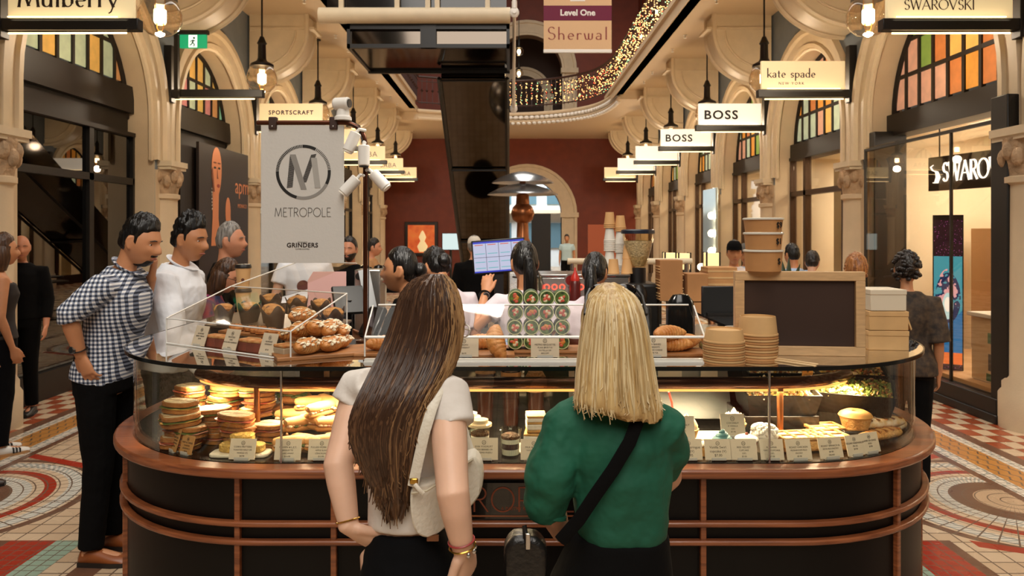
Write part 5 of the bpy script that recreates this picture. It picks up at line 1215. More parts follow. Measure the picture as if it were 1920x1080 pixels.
# ================================================================== pastries on the counter top
CRO = mat('croissant', 'dca462', .5, var=(18, .45), col2='b8702e', bump=(50, .4)); CROD = mat('almond_flakes', 'f0e2c4', .6)
def croissant(seed, almond=False, r=.033, L=.085):
    t = thing('croissant', 'x y z w', 'croissant'); r_ = random.Random(seed); pts = []; rs = []; n = 45
    for i in range(n):
        f_ = i/(n-1)*2-1; a = f_*.85
        pts.append((L*math.sin(a)/.85, -.030*(1-math.cos(a))*2.2, r*.78)); seg_ = (f_*4.5+.5) % 1
        rr = r*(1-abs(f_)**2.2*.72)*(.86+.16*math.sqrt(max(0, math.sin(PI*seg_)))); rs.append((rr, rr*.82))
    MB().tube(pts, rs, 14, up=(0, 1, 0)).build('pastry', CRO, t)
    m = MB()
    if almond:
        for i in range(46):
            f_ = r_.uniform(-.8, .8); a = r_.uniform(.25, PI-.25); rr = r*(1-abs(f_)**2.2*.72)*1.0
            c = (L*math.sin(f_*.85)/.85, -.066*(1-math.cos(f_*.85))+rr*math.cos(a), r*.78+rr*.86*math.sin(a))
            M = Matrix.Translation(c) @ Matrix.Rotation(r_.uniform(0, 3), 4, 'Z') @ Matrix.Rotation(-(a-PI/2), 4, 'X'); m.ball((0, 0, 0), (.0085, .005, .0018), 6, 4, M)
        m.build('almond_flakes', CROD, t)
    return t
ALM = [(620, 2.78, 0, 1.2, .0), (575, 2.72, 0, 1.0, 0), (600, 2.86, .0, 1.5, .0), (638, 2.86, 0, 1.3, 0), (566, 2.80, .05, .9, .0), (592, 2.80, .055, 1.35, .2), (617, 2.83, .055, 1.5, -.2), (640, 2.90, .035, 1.7, 0), (566, 2.88, .095, .6, 0), (548, 2.9, .02, .4, 0)]
NM = ['front right', 'frontmost left', 'middle', 'rear right', 'second tier left', 'second tier middle', 'second tier right', 'far right', 'topmost', 'rear left']
pr = croissant(5, True, .036, .062)
t = thing('serving_board', 'wooden board under the almond croissants sticking out of the left cover', 'board', (px(600, 2.80), 2.80, TOP), rz=.45); MB().box(-.17, .20, -.10, .10, 0, .014).build('board', WOOD_B, t, bevel=.003)
for i, (xp, Y, z, rz, ry) in enumerate(ALM):
    nm = f'{NM[i]} almond croissant dusted with white flakes on the wooden board'; loc = (px(xp, Y), Y, TOP+.015+z)
    if i: dup(pr, loc, (0, ry, rz), nm, 'almond croissants in a pile', .9+.15*rnd.random())
    else: pr.location = loc; pr.rotation_euler = (0, 0, rz); pr['label'] = nm; pr['group'] = 'almond croissants in a pile'
p2 = croissant(8, False, .036, .075); CL = [(926, 2.74, .012, 1.9, 'plain golden croissant standing right of the VEGAN CROISSANT card'), (905, 2.86, .012, .2, 'plain croissant lying behind the VEGAN CROISSANT card'), (1252, 2.78, .055, .5, 'upper plain croissant at the right end of the middle cover'), (1262, 2.80, .012, .2, 'lower plain croissant at the right end of the middle cover'), (1285, 2.86, .012, .8, 'rear plain croissant at the right end of the middle cover'), (720, 2.82, .012, .3, 'plain pastry behind the long brown hair at the left end of the middle cover')]
for i, (xp, Y, z, rz, nm) in enumerate(CL):
    loc = (px(xp, Y), Y, TOP+z)
    if i: dup(p2, loc, (0, 0, rz), nm, 'plain croissants')
    else: p2.location = loc; p2.rotation_euler = (0, -.9, 1.9); p2.location.z += .03; p2['label'] = nm; p2['group'] = 'plain croissants'
for i, (xp, Y, w) in enumerate(((915, 2.80, .10), (1262, 2.82, .12), (1022, 2.89, .16), (720, 2.82, .1))):
    t = thing('serving_board', ['wooden tray under the golden croissants left of the wraps', 'wooden tray under the croissants at the right end', 'long wooden board under the green wraps', 'wooden tray at the left end of the middle cover'][i], 'board', (px(xp, Y), Y, TOP)); MB().box(-w, w, -.075, .075, 0, .0115).build('board', WOOD_B, t, bevel=.003)
# muffins in dark tulip papers, cookies and slices inside the left cover
MUFP = mat('muffin_paper', '4a3a30', .7); MUFT = mat('muffin_top', 'cf9a58', .7, var=(25, .4), col2='a8682e', bump=(60, .6)); CHOC = mat('choc_chunks', '3a2218', .5)
def muffin():
    t = thing('muffin', 'x y z w', 'muffin'); m = MB(); vs = []; n = 32
    prof = [(.030, 0), (.036, .03), (.042, .055), (.047, .075)]
    for j, (r, z) in enumerate(prof):
        for i in range(n):
            a = 2*PI*i/n; k = (j/3)**2; vs.append((r*(1+.05*k*math.cos(4*a))*math.cos(a), r*(1+.05*k*math.cos(4*a))*math.sin(a), z+.016*k*math.cos(4*a)))
    m.add(vs, [(j*n+i, j*n+(i+1) % n, (j+1)*n+(i+1) % n, (j+1)*n+i) for j in range(3) for i in range(n)]+[tuple(range(n))[::-1]]); m.build('paper_case', MUFP, t, mods=(('SOLIDIFY', dict(thickness=.0012)),))
    MB().lathe([(.033, .02), (.040, .055), (.043, .068), (.034, .083), (.015, .09), (0, .091)], 24).build('muffin_top', MUFT, t)
    return t
mp = muffin(); MU = [(.86, .60, 'muffin in dark paper at the left front of the left cover'), (.70, .72, 'second muffin from the left in the left cover'), (.55, .80, 'third muffin from the left in the left cover'), (.42, .62, 'middle muffin in dark paper in the left cover'), (.28, .75, 'muffin in dark paper right of the middle in the left cover'), (.14, .60, 'tall muffin in dark paper behind the almond croissants'), (.62, .95, 'rear left muffin against the back of the left cover'), (.40, .98, 'rear middle muffin against the back of the left cover'), (.22, 1.0, 'rear right muffin against the back of the left cover'), (.06, .86, 'muffin nearest the copper pole in the left cover')]
for i, (u, v, nm) in enumerate(MU):
    q = LW_(u, v, .055 if v < .9 else .09)
    if i: dup(mp, q, (rnd.uniform(-.1, .1), rnd.uniform(-.1, .1), rnd.uniform(0, 3)), nm, 'muffins in dark papers', .92+.2*rnd.random())
    else: mp.location = q; mp['label'] = nm; mp['group'] = 'muffins in dark papers'
m = MB(); quad(m, [L3(.02, .5, .045), L3(.98, .5, .045), L3(.98, 1.1, .08), L3(.02, 1.1, .08)], (0, 0, 1), .008); o = m.build('acrylic_shelf', mat('shelf_smoke', '5a4a3c', .3)); o.location = (A.x, A.y, TOP); tag(o, 'brown shelf carrying the muffins inside the left cover', 'shelf')
for w_, (u0, u1) in enumerate(((.05, .06), (.94, .95))):
    m = MB(); quad(m, [L3(u0, .5, 0), L3(u0, 1.1, 0), L3(u0, 1.1, .08), L3(u0, .5, .045)], (1, 0, 0), .006); m.build('support', MATS['shelf_smoke'], o).location = (0, 0, 0)
COOK = mat('cookie', 'c98a4a', .7, var=(40, .4), col2='9a5a28')
def cookie():
    t = thing('cookie', 'x y z w', 'cookie'); MB().lathe([(.020, 0), (.027, .004), (.027, .014), (.018, .021), (0, .022)], 20).build('cookie', COOK, t)
    m = MB(); [m.ball((.014*math.cos(a), .014*math.sin(a), .020), (.005, .004, .003), 6, 4) for a in (0, 1.2, 2.5, 3.6, 5)]; m.build('chunks', CHOC, t); return t
cp = cookie(); CK = [(.60, .36), (.52, .42), (.44, .36), (.36, .42), (.46, .46), (.38, .33), (.30, .38), (.66, .44)]
for i, (u, v) in enumerate(CK):
    q = LW_(u, v, .0625 if False else .002+.052); nm = f'{["first", "second", "third", "fourth", "fifth", "sixth", "seventh", "eighth"][i]} small brown cookie in the row behind the left cover cards'
    if i: dup(cp, q, rnd.uniform(0, 3), nm, 'small cookies behind the cards')
    else: cp.location = q; cp['label'] = nm; cp['group'] = 'small cookies behind the cards'
ps = LW_(.48, .38, 0); t = thing('serving_plate', 'raised tan tray carrying the small cookies', 'tray', (A.x, A.y, TOP)); m = MB(); quad(m, [L3(.28, .28, .044), L3(.72, .28, .044), L3(.72, .49, .044), L3(.28, .49, .044)], (0, 0, 1), .009); m.build('tray', WOOD_B, t)
m = MB()
for u, v in ((.3, .3), (.7, .3), (.3, .47), (.7, .47)): q = L3(u, v, 0); m.cyl(q, (q[0], q[1], .046), .005, 8)
m.build('foot', STEEL, t)
BER = mat('berry_cake', '8a4a3a', .6, var=(20, .4)); TOPC = mat('cake_crumb', 'e2bd86', .7, var=(30, .4), col2='b8743a')
for i, (u, v, rz) in enumerate(((.68, .17, -.5), (.60, .18, -.5), (.40, .17, -.6), (.32, .17, -.4), (.10, .13, -.7))):
    q = LW_(u, v, .0); t = thing('cake_slice', ['leftmost reddish crumble slice between the left cover cards', 'second reddish crumble slice between the left cover cards', 'third crumble slice left of the nearest card', 'fourth crumble slice behind the nearest card', 'paper wrapped slice beside the almond croissants'][i], 'cake', q, rz=rz)
    MB().box(-.035, .035, -.03, .03, 0, .035).build('cake', BER if i < 4 else mat('wrap_paper', 'b8a890', .6), t, bevel=.003); MB().box(-.035, .035, -.03, .03, .035, .046).build('topping', TOPC, t, bevel=.004)
# cut green wraps, four by four
WG = mat('wrap_green', '35501f', .5, var=(30, .4)); WI = mat('wrap_inner', 'd9dca8', .6)
def wrap(seed):
    t = thing('cut_wrap', 'x y z w', 'wrap'); r_ = random.Random(seed); M = Matrix.Rotation(PI/2, 4, 'X')
    MB().lathe([(.0, -.045), (.029, -.045), (.030, -.04), (.030, .036), (.029, .040), (.0, .040)], 26, M=M).build('wrap_skin', WG, t)
    MB().lathe([(.0, .0395), (.0285, .0395), (.0285, .0415), (0, .0415)], 26, M=M).build('wrap_rim', WI, t)
    MB().lathe([(.0, .041), (.0252, .041), (.0252, .0425), (0, .0425)], 26, M=M).build('wrap_leaf', mat('leaf_dark', '27371a', .5, var=(60, .5), col2='6d8a3a'), t)
    m = MB()
    for i in range(9):
        a = r_.uniform(0, 2*PI); d = r_.uniform(0, .014); m.mat(r_.choice([0, 0, 1, 1, 2])).ball((d*math.cos(a), -.043, d*math.sin(a)), (r_.uniform(.004, .009), .003, r_.uniform(.004, .008)), 8, 6)
    m.build('filling', [mat('chicken', 'e6d8b4', .6), mat('salmon_pink', 'd2604a', .5), mat('carrot', 'd98a3a', .5)], t)
    return t
wp = [wrap(i) for i in range(4)]
cn = ['leftmost column', 'second column from the left', 'third column from the left', 'rightmost column']; rn = ['bottom', 'second', 'third', 'top']
for r in range(4):
    for c in range(4):
        x = px((966, 996, 1024, 1053)[c], 2.875)+rnd.uniform(-.002, .002); loc = (x, 2.875+(.0 if r % 2 else .004), TOP+.0125+.029+r*.0555)
        nm = f'cut green wrap in the {cn[c]}, {rn[r]} row of the wrap pile'; s_ = (c+r) % 4
        if r == 0: o = wp[c]; o.location = loc; o['label'] = nm; o['group'] = 'cut green wraps in a four by four pile'
        else: dup(wp[s_], loc, (0, rnd.uniform(0, 6), 0), nm, 'cut green wraps in a four by four pile')
t = thing('kitchen_tongs', 'pale blue tongs with a red grip leaning inside the display beside the blonde woman', 'tongs', (0, 0, 0))
MB().tube([P(1226, 702, 2.86), P(1240, 712, 2.86), P(1254, 735, 2.86)], .004, 8).build('arm', mat('tongs_blue', 'b9d6e6', .3), t); MB().tube([P(1254, 735, 2.86), P(1260, 755, 2.86), P(1262, 778, 2.86)], .004, 8).build('grip', mat('tongs_red', 'c0301f', .4), t)
# ================================================================== people
def sstep(a, b, x):
    t = max(0, min(1, (x-a)/(b-a))); return t*t*(3-2*t)
SKIN = {n: mat('skin_'+n, c, .5, sss=.08, var=(14, .10)) for n, c in (('fair', 'e3b091'), ('pale', 'e8bb9e'), ('tan', 'c98a60'), ('olive', 'b97c52'), ('brown', 'a06a44'), ('ruddy', 'cf8d6a'))}
HAIRM = {n: mat('hair_'+n, c, .36, var=(1, .5), col2=c2, stretch=(70, 70, 5), bump=(1, .5)) for n, c, c2 in (('black', '120e0c', '070605'), ('dark', '2c2019', '15100c'), ('brown', '5a3a22', '331f12'), ('grey', 'a09a92', '5e5853'), ('blond', 'd8b077', 'a97c45'), ('ginger', 'b5773e', '7a4620'), ('white', 'd9d4cc', 'a9a49c'))}
EYEW = mat('eye_white', 'e6ded4', .3); EYED = mat('eye_dark', '1c120c', .2); LIP = mat('lip', 'a8604e', .5)
HR = (.077, .097, .120)
def head_pt(dx, dy, dz, fem=False):
    x, y, z = HR[0]*dx, HR[1]*dy, HR[2]*dz
    lo = sstep(0, -.11, z)
    x *= 1-(.30 if fem else .20)*lo
    if y < 0: y *= 1-.42*lo
    elif z < 0:
        q = min(abs(z)/HR[2], .995); y *= (min(1.75, math.sqrt(1-(q*.96)**3.6)/math.sqrt(1-q*q)))*(1-.05*lo)
    return Vector((x, y, z))
def head_mesh(mb, M, fem=False, nx=48, nz=48):
    vs = []; fs = []
    for j in range(nz+1):
        t = PI*j/nz
        for i in range(nx):
            a = 2*PI*i/nx; dx, dy, dz = math.sin(t)*math.sin(a), math.sin(t)*math.cos(a), math.cos(t)
            x, y, z = head_pt(dx, dy, dz, fem)
            if y > 0:
                g = lambda cx, cz, sx, sz: math.exp(-((abs(x)-cx)/sx)**2-((z-cz)/sz)**2)
                fr = sstep(.0, .5, dy)
                nb = 0
                if -.050 < z < .030:
                    nb = (.026 if fem else .030)*sstep(.036, -.028, z)*(1 if z > -.034 else sstep(-.050, -.034, z))
                wd = .0095+.007*sstep(0, -.035, z)
                y += nb*math.exp(-(x/wd)**2)*fr
                y += fr*(-.013*g(.0315, .004, .017, .013)-.006*math.exp(-((z-.012)/.012)**2-(x/.02)**2)+.005*g(.026, .028, .028, .009)+.0055*g(0, -.060, .020, .0055)+.0055*g(0, -.0735, .017, .0060)-.004*g(0, -.0665, .022, .003)
                    -.006*g(0, -.087, .030, .007)+.006*g(0, -.104, .018, .012)+.004*g(.045, -.022, .016, .016)-.003*g(.045, -.06, .016, .016))
            vs.append((x, y, z))
    for j in range(nz):
        for i in range(nx):
            i2 = (i+1) % nx; fs.append((j*nx+i, j*nx+i2, (j+1)*nx+i2, (j+1)*nx+i))
    mb.add(vs, fs, M)
    for s_ in (-1, 1):
        E_ = M @ Matrix.Translation((s_*.075, -.010, -.006)) @ Matrix.Rotation(s_*.35, 4, 'Z')
        mb.tube([(0, .006, .030), (0, -.010, .026), (0, -.016, .006), (0, -.010, -.016), (0, .004, -.030)], [.007, .0085, .008, .008, .007], 8, M=E_)
        mb.ball((0, 0, 0), (.007, .014, .027), 10, 8, M=E_)
    return mb
def hairline(az, front=.066):
    d = math.degrees(abs(az)); P_ = [(0, front+.012), (35, front+.010), (52, front-.002), (64, .056), (73, .036), (77, -.010), (83, -.014), (88, .030), (104, .026), (116, -.040), (180, -.088)]
    for (a, za), (b, zb) in zip(P_, P_[1:]):
        if a <= d <= b: return za+(zb-za)*(d-a)/(b-a)
def hair_cap(mb, M, thick=.012, top=.0, front=.066, seed=0, tuft=.006, back=-.0, nx=64, nz=44, fem=False, freq=26):
    vs = []; fs = []
    for j in range(nz+1):
        t = PI*j/nz
        for i in range(nx):
            a = 2*PI*i/nx; dx, dy, dz = math.sin(t)*math.sin(a), math.sin(t)*math.cos(a), math.cos(t)
            p = Vector((HR[0]*dx, HR[1]*dy, HR[2]*dz)); lo = sstep(0, -.11, p.z)
            p.x *= 1-.22*lo
            if p.y < 0: p.y *= 1-.38*lo
            az = math.atan2(dx, dy); m = sstep(-.007, .007, p.z-hairline(az, front))
            nz_ = mnoise.noise(Vector((dx*freq*.25+seed, dy*freq*.25, dz*freq*.1)))+.6*mnoise.noise(Vector((dx*freq*.8, dy*freq*.8, dz*freq*.25+seed)))
            th = thick+top*sstep(.02, .11, p.z)+tuft*nz_
            m2 = sstep(-.004, .045, p.z-hairline(az, front)); p = p*(1+(th*(.30+.70*m2)/.09))*m+p*.88*(1-m)
            vs.append(p)
    for j in range(nz):
        for i in range(nx):
            i2 = (i+1) % nx; fs.append((j*nx+i, j*nx+i2, (j+1)*nx+i2, (j+1)*nx+i))
    return mb.add(vs, fs, M)
def face_bits(par, M, brow='dark', beard=None, lips=True, fem=False, glasses=None):
    for s_ in (-1, 1):
        e = MB().ball((s_*.0315, .0690, .004), (.0135, .0095, .0062), 12, 8, M).build('eye', EYEW, par); MB().ball((s_*.0315, .0772, .004), (.0052, .0025, .0052), 10, 6, M).build('iris', EYED, e)
        MB().tube([(s_*.014, .0925, .0265), (s_*.030, .0920, .0285), (s_*.052, .079, .0225)], [.0026, .0034, .002], 6, M=M).build('eyebrow', HAIRM[brow], par)
    if lips: MB().tube([(-.022, .086, -.0665), (-.010, .0945, -.0645), (0, .0955, -.066), (.010, .0945, -.0645), (.022, .086, -.0665)], [.002, .0042, .0046, .0042, .002], 8, M=M).build('lips', LIP, par)
    if beard:
        m = MB(); vs = []; fs = []; nx, nz = 40, 26
        for j in range(nz+1):
            t = PI*.5+PI*.5*j/nz
            for i in range(nx):
                a = -PI*.55+PI*1.1*i/(nx-1); dx, dy, dz = math.sin(t)*math.sin(a), math.sin(t)*math.cos(a), math.cos(t)
                x, y, z = head_pt(dx, dy, dz)
                mouth = math.exp(-(x/.020)**2-((z+.067)/.008)**2)
                if beard == 'full': k = sstep(-.035, -.055, z+abs(x)*-.25)
                else: k = max(sstep(.032, .022, abs(x))*sstep(-.074, -.082, z), sstep(.030, .022, abs(x))*sstep(.012, .006, abs(z+.052)))
                k *= 1-mouth; f_ = .90+.165*k+.012*mnoise.noise(Vector((x*90, y*90, z*90)))*k; vs.append((x*f_, y*f_, z*(.95+.06*k)))
        for j in range(nz):
            for i in range(nx-1): fs.append((j*nx+i, j*nx+i+1, (j+1)*nx+i+1, (j+1)*nx+i))
        m.add(vs, fs, M); m.build('beard', HAIRM['black' if beard != 'full' else brow], par, mods=(('SOLIDIFY', dict(thickness=.004)),))
    if glasses:
        m = MB()
        for s_ in (-1, 1):
            m.tube([(s_*.033+.022*math.cos(a*PI/8), .098, .004+.017*math.sin(a*PI/8)) for a in range(16)], .0022, 6, closed=True, M=M); m.tube([(s_*.055, .096, .008), (s_*.078, .05, .010), (s_*.080, -.01, .004)], .002, 6, M=M)
        m.tube([(-.011, .098, .008), (0, .101, .010), (.011, .098, .008)], .002, 6, M=M)
        m.build('glasses', glasses, par)
def hand(mb, w, d, n, s=1, curl=.5, side=1, spread=.10, thumb=.6):
    """palm, five fingers; d = pointing direction, n = back of the hand, side = which side the thumb is on"""
    w = Vector(w); d = Vector(d).normalized(); n = Vector(n); n = (n-d*n.dot(d)).normalized(); x = d.cross(n)*side
    mb.tube([w-d*.02*s, w+d*.025*s, w+d*.06*s, w+d*.092*s], [(.024*s, .020*s), (.034*s, .017*s), (.041*s, .015*s), (.039*s, .012*s)], 14, up=x)
    for i, (o, L, r) in enumerate(((.0315, .070, .0088), (.0105, .079, .0090), (-.0105, .073, .0086), (-.031, .057, .0078))):
        b = w+d*.084*s+x*o*s; f_ = (d+x*(o/.03)*spread).normalized(); nn = n; pts = [b]; c = curl*(1+.12*i)
        for k, l in enumerate((.45, .31, .24)):
            ax = f_.cross(nn).normalized(); R = Matrix.Rotation(-c*(.55 if k == 0 else .75), 3, ax); f_ = R @ f_; nn = R @ nn
            pts.append(pts[-1]+f_*L*l*s)
        mb.tube(pts, [r*s*1.02, r*s, r*s*.93, r*s*.78], 8, up=x)
    b = w+d*.018*s+x*.026*s; t1 = (d*.75+x*thumb-n*.25).normalized(); t2 = (d*.95+x*thumb*.35-n*.35*max(curl, .3)).normalized()
    mb.tube([b-d*.01*s, b+t1*.036*s, b+t1*.036*s+t2*.032*s, b+t1*.036*s+t2*.058*s], [.015*s, .0125*s, .0105*s, .0085*s], 8, up=n)
def rows_loft(mb, rows, n=28, M=None, sq=2.3):
    """rows: (center, rx, ry) horizontal super-ellipses, closed"""
    vs = []; fs = []
    for c, rx, ry in rows:
        for i in range(n):
            a = 2*PI*i/n; q = (abs(math.cos(a))**sq+abs(math.sin(a))**sq)**(-1/sq); vs.append((c[0]+rx*q*math.cos(a), c[1]+ry*q*math.sin(a), c[2]))
    for j in range(len(rows)-1):
        for i in range(n): i2 = (i+1) % n; fs.append((j*n+i, j*n+i2, (j+1)*n+i2, (j+1)*n+i))
    fs += [tuple(range(n))[::-1], tuple((len(rows)-1)*n+i for i in range(n))]
    return mb.add(vs, fs, M)
def skinmods(v, it=4): return (('REMESH', dict(mode='VOXEL', voxel_size=v, use_smooth_shade=True)), ('SMOOTH', dict(iterations=it, factor=.5)))
FOLD = bpy.data.textures.new('cloth_folds', 'CLOUDS'); FOLD.noise_scale = .09; FOLD.noise_depth = 2
def clothmods(v, fold=.008, it=5): return skinmods(v, it)+(('DISPLACE', dict(texture=FOLD, strength=fold, mid_level=.5, texture_coords='LOCAL')), ('SMOOTH', dict(iterations=1, factor=.5)))
TORSO_M = [(.84, .160, .112, 0), (.95, .165, .118, 0), (1.05, .150, .110, .004), (1.16, .152, .110, .006), (1.27, .170, .120, .006), (1.36, .172, .108, -.004), (1.42, .128, .078, -.012), (1.465, .066, .058, -.014)]
TORSO_F = [(.84, .165, .115, -.004), (.95, .168, .118, -.004), (1.05, .132, .096, .0), (1.14, .125, .092, .004), (1.27, .148, .118, .012), (1.36, .150, .098, .0), (1.42, .112, .070, -.010), (1.465, .056, .052, -.012)]
def person(label, loc, rz=0, h=1.75, fem=False, lean=0, head=(0, 0, 0), armL=None, armR=None, handL=None, handR=None, skin='fair', hair='dark', style='short', top=None, sleeve=.5, hem=.92, loose=.014,
           bottom=None, shoes=None, sit=0, vox=.009, bald=False, beard=None, brow=None, cap=None, glasses=None, front=.066, tuft=.006, topv=.01, tank=False, collar=None, shorts=False, fold=.006, zoff=0, skirt=False):
    s = h/1.75; t = thing('person', label, 'person', (loc[0], loc[1], 0 if len(loc) < 3 else loc[2]), math.radians(rz))
    S = Matrix.Translation((0, 0, -sit*s)) @ Matrix.Scale(s, 4); U = S @ Matrix.Translation((0, 0, .95)) @ Matrix.Rotation(-math.radians(lean), 4, 'X') @ Matrix.Translation((0, 0, -.95))
    W2L = (Matrix.Translation(t.location) @ Matrix.Rotation(math.radians(rz), 4, 'Z')).inverted()
    T_ = TORSO_F if fem else TORSO_M; sw = .158 if fem else .182
    nb = Vector((0, -.014, 1.455)); H = U @ Matrix.Translation(nb) @ Matrix.Rotation(math.radians(head[0]), 4, 'Z') @ Matrix.Rotation(-math.radians(head[1])+math.radians(lean)*.55, 4, 'X') @ Matrix.Rotation(math.radians(head[2]), 4, 'Y') @ Matrix.Translation(-nb)
    HM = H @ Matrix.Translation((0, .036, 1.614))
    b = MB(); rows_loft(b, [((0, y, z), rx*.93, ry*.93) for z, rx, ry, y in T_], M=U)
    b.tube([U @ Vector((0, -.016, 1.40)), U @ Vector((0, -.012, 1.46)), H @ Vector((0, -.006, 1.53)), H @ Vector((0, -.004, 1.58))], [.064*s*(.85 if fem else 1), .052*s*(.86 if fem else 1), .047*s*(.86 if fem else 1), .047*s*(.86 if fem else 1)], 16)
    head_mesh(b, HM, fem)
    A = {}
    for nm, sg, arm, hd in (('L', -1, armL, handL), ('R', 1, armR, handR)):
        sh = U @ Vector((sg*sw, -.008, 1.385))
        if arm is None: el, wr = sh+Vector((sg*.045, -.03, -.285))*s, sh+Vector((sg*.05, .05, -.535))*s
        elif arm[0] == 'w': el, wr = W2L @ Vector(arm[1]), W2L @ Vector(arm[2])
        else: el, wr = sh+Vector(arm[0])*s, sh+Vector(arm[1])*s
        A[nm] = (sh, el, wr); r = s*(.86 if fem else 1)
        b.tube([U @ Vector((sg*(sw-.07), -.008, 1.37)), sh, sh.lerp(el, .5), el, el.lerp(wr, .3), wr], [.05*r, .056*r, .046*r, .040*r, .040*r, .026*r], 14)
        d = (wr-el).normalized()
        hd = hd or {}
        hand(b, wr, W2L.to_3x3() @ Vector(hd['d']) if 'd' in hd else d, W2L.to_3x3() @ Vector(hd['n']) if 'n' in hd else Vector((sg, -.2, .1)), s*(.92 if fem else 1), hd.get('curl', .45), hd.get('side', -sg if True else 1), thumb=hd.get('thumb', .6))
    LG = []
    for sg in (-1, 1):
        hp = S @ Vector((sg*.085, 0, .90))
        kn, an = ((Vector((sg*.09, .02, .49))*s, Vector((sg*.095, -.015, .085))*s) if not sit else (S @ Vector((sg*.12, .40, .90)), Vector((sg*.12*s, .42*s, .085*s))))
        LG.append((hp, kn, an)); b.tube([hp, hp.lerp(kn, .5), kn, kn.lerp(an, .3), an], [.082*s, .070*s, .054*s, .052*s, .036*s], 14)
        b.tube([an+Vector((0, -.03, -.03))*s, an+Vector((0, .06, -.045))*s, an+Vector((0, .14, -.055))*s], [.035*s, .036*s, .026*s], 12)
    b.build('body', SKIN[skin], t, mods=skinmods(vox))
    # clothes
    if top:
        c = MB(); rows = [((0, y, z), rx+loose, ry+loose) for z, rx, ry, y in T_ if z > hem+.03 and (not tank or z < 1.37)]
        f_ = [q for q in T_ if q[0] <= hem+.03]; q0 = f_[-1] if f_ else T_[0]
        rows = [((0, q0[3], hem), q0[1]+loose*1.3, q0[2]+loose*1.3)]+rows
        if not tank: rows[-1] = (rows[-1][0], rows[-1][1]+.004, rows[-1][2]+.004)
        rows_loft(c, rows, M=U)
        if sleeve > 0:
            for nm, sg in (('L', -1), ('R', 1)):
                sh, el, wr = A[nm]; r = s*(.9 if fem else 1); g = loose*s
                pts = [U @ Vector((sg*(sw-.08), -.008, 1.375)), sh]; rs = [.056*r+g*.6, .060*r+g*.7]
                if sleeve <= 1: e_ = sh.lerp(el, sleeve); pts += [sh.lerp(e_, .5), e_]; rs += [.054*r+g, .052*r+g*1.2]
                else: e_ = el.lerp(wr, sleeve-1); pts += [sh.lerp(el, .5), el, e_]; rs += [.052*r+g, .046*r+g, .042*r+g*(.9 if sleeve < 1.6 else .4)]
                c.tube(pts, rs, 14, endcap='flat')
        c.build('top', top, t, mods=clothmods(vox*1.05, fold))
        if collar:
            m = MB(); m.tube([U @ Vector((.068*math.sin(a), -.012+.062*math.cos(a)*1.05+.012, 1.468+.018*math.cos(a+PI)-(.028 if abs(a) < .5 else 0))) for a in [2*PI*i/16 for i in range(16)]], (.010*s, .022*s), 8, closed=True, up=(0, 0, 1)); m.build('collar', collar, t)
    if bottom:
        c = MB(); rows_loft(c, [((0, y, z), rx+.010, ry+.010) for z, rx, ry, y in T_[:3]], M=S)
        if skirt: rows_loft(c, [((0, 0, .50), .21, .18), ((0, 0, .8), .19, .145), ((0, 0, .95), .175, .125)], M=S)
        for hp, kn, an in LG:
            if shorts: c.tube([hp, hp.lerp(kn, .45), hp.lerp(kn, .8)], [.098*s, .094*s, .092*s], 14, endcap='flat')
            else: c.tube([hp, hp.lerp(kn, .5), kn, kn.lerp(an, .35), an+Vector((0, 0, .0))], [.096*s, .086*s, .070*s, .064*s, .058*s], 14, endcap='flat')
        c.build('skirt' if skirt else ('shorts' if shorts else 'trousers'), bottom, t, mods=clothmods(vox*1.1, fold))
    if shoes:
        for (hp, kn, an) in LG:
            m = MB(); ax = an.x; rows = []
            for y, w, z0, hh in ((-.085, .020, 0, .055), (-.07, .034, 0, .085), (-.03, .038, 0, .09), (.03, .042, 0, .075), (.09, .047, 0, .055), (.14, .043, 0, .045), (.172, .026, 0, .035)):
                rows.append((y*s, w*s, hh*s))
            vs = []; fs = []; n = 14
            for y, w, hh in rows:
                for i in range(n):
                    a = 2*PI*i/n; vs.append((ax+w*math.cos(a), an.y+.03*s+y, max(.0, hh/2+hh/2*math.sin(a)*1.02)))
            for j in range(len(rows)-1):
                for i in range(n): i2 = (i+1) % n; fs.append((j*n+i, j*n+i2, (j+1)*n+i2, (j+1)*n+i))
            fs += [tuple(range(n))[::-1], tuple((len(rows)-1)*n+i for i in range(n))]
            m.add(vs, fs); o = m.build('shoe', shoes[0], t)
            MB().prism([(ax+q[0]*s, an.y+.03*s+q[1]*s) for q in ((-.036, -.08), (.036, -.08), (.044, .03), (.05, .09), (.044, .14), (.02, .176), (-.02, .176), (-.044, .14), (-.05, .09), (-.044, .03))], .0, .022*s, 'z').build('sole', shoes[1], o)
    face_bits(t, HM, brow or hair, beard, True, fem, glasses)
    hm = HAIRM[hair]
    if not bald: hair_cap(MB(), HM, .010 if style != 'bushy' else .030, topv, front, loc[0], tuft).build('hair', hm, t)
    if style == 'ponytail':
        m = MB(); m.ball((0, -.105, .035), (.03, .03, .03), 14, 10, HM)
        m.tube([HM @ Vector(p) for p in ((0, -.10, .035), (0, -.14, .03), (.005, -.155, -.05), (.008, -.15, -.16), (.004, -.14, -.27), (.0, -.135, -.33))], [.020*s, .032*s, .040*s, .042*s, .034*s, .014*s], 16); m.build('ponytail', hm, t)
        MB().tube([HM @ Vector((.024*math.cos(a), -.118, .034+.024*math.sin(a))) for a in [2*PI*i/12 for i in range(12)]], .005, 6, closed=True).build('hair_tie', BLACK, t)
    if style == 'bun':
        MB().ball((0, -.115, .01), (.045, .04, .045), 18, 12, HM).build('bun', hm, t)
    if style == 'bob':
        m = MB(); rows_loft(m, [((0, -.035, -.16), .080, .055), ((0, -.03, -.10), .094, .070), ((0, -.02, -.03), .092, .078), ((0, -.015, .03), .085, .085), ((0, -.01, .06), .06, .07)], M=HM); m.build('bob', hm, t)
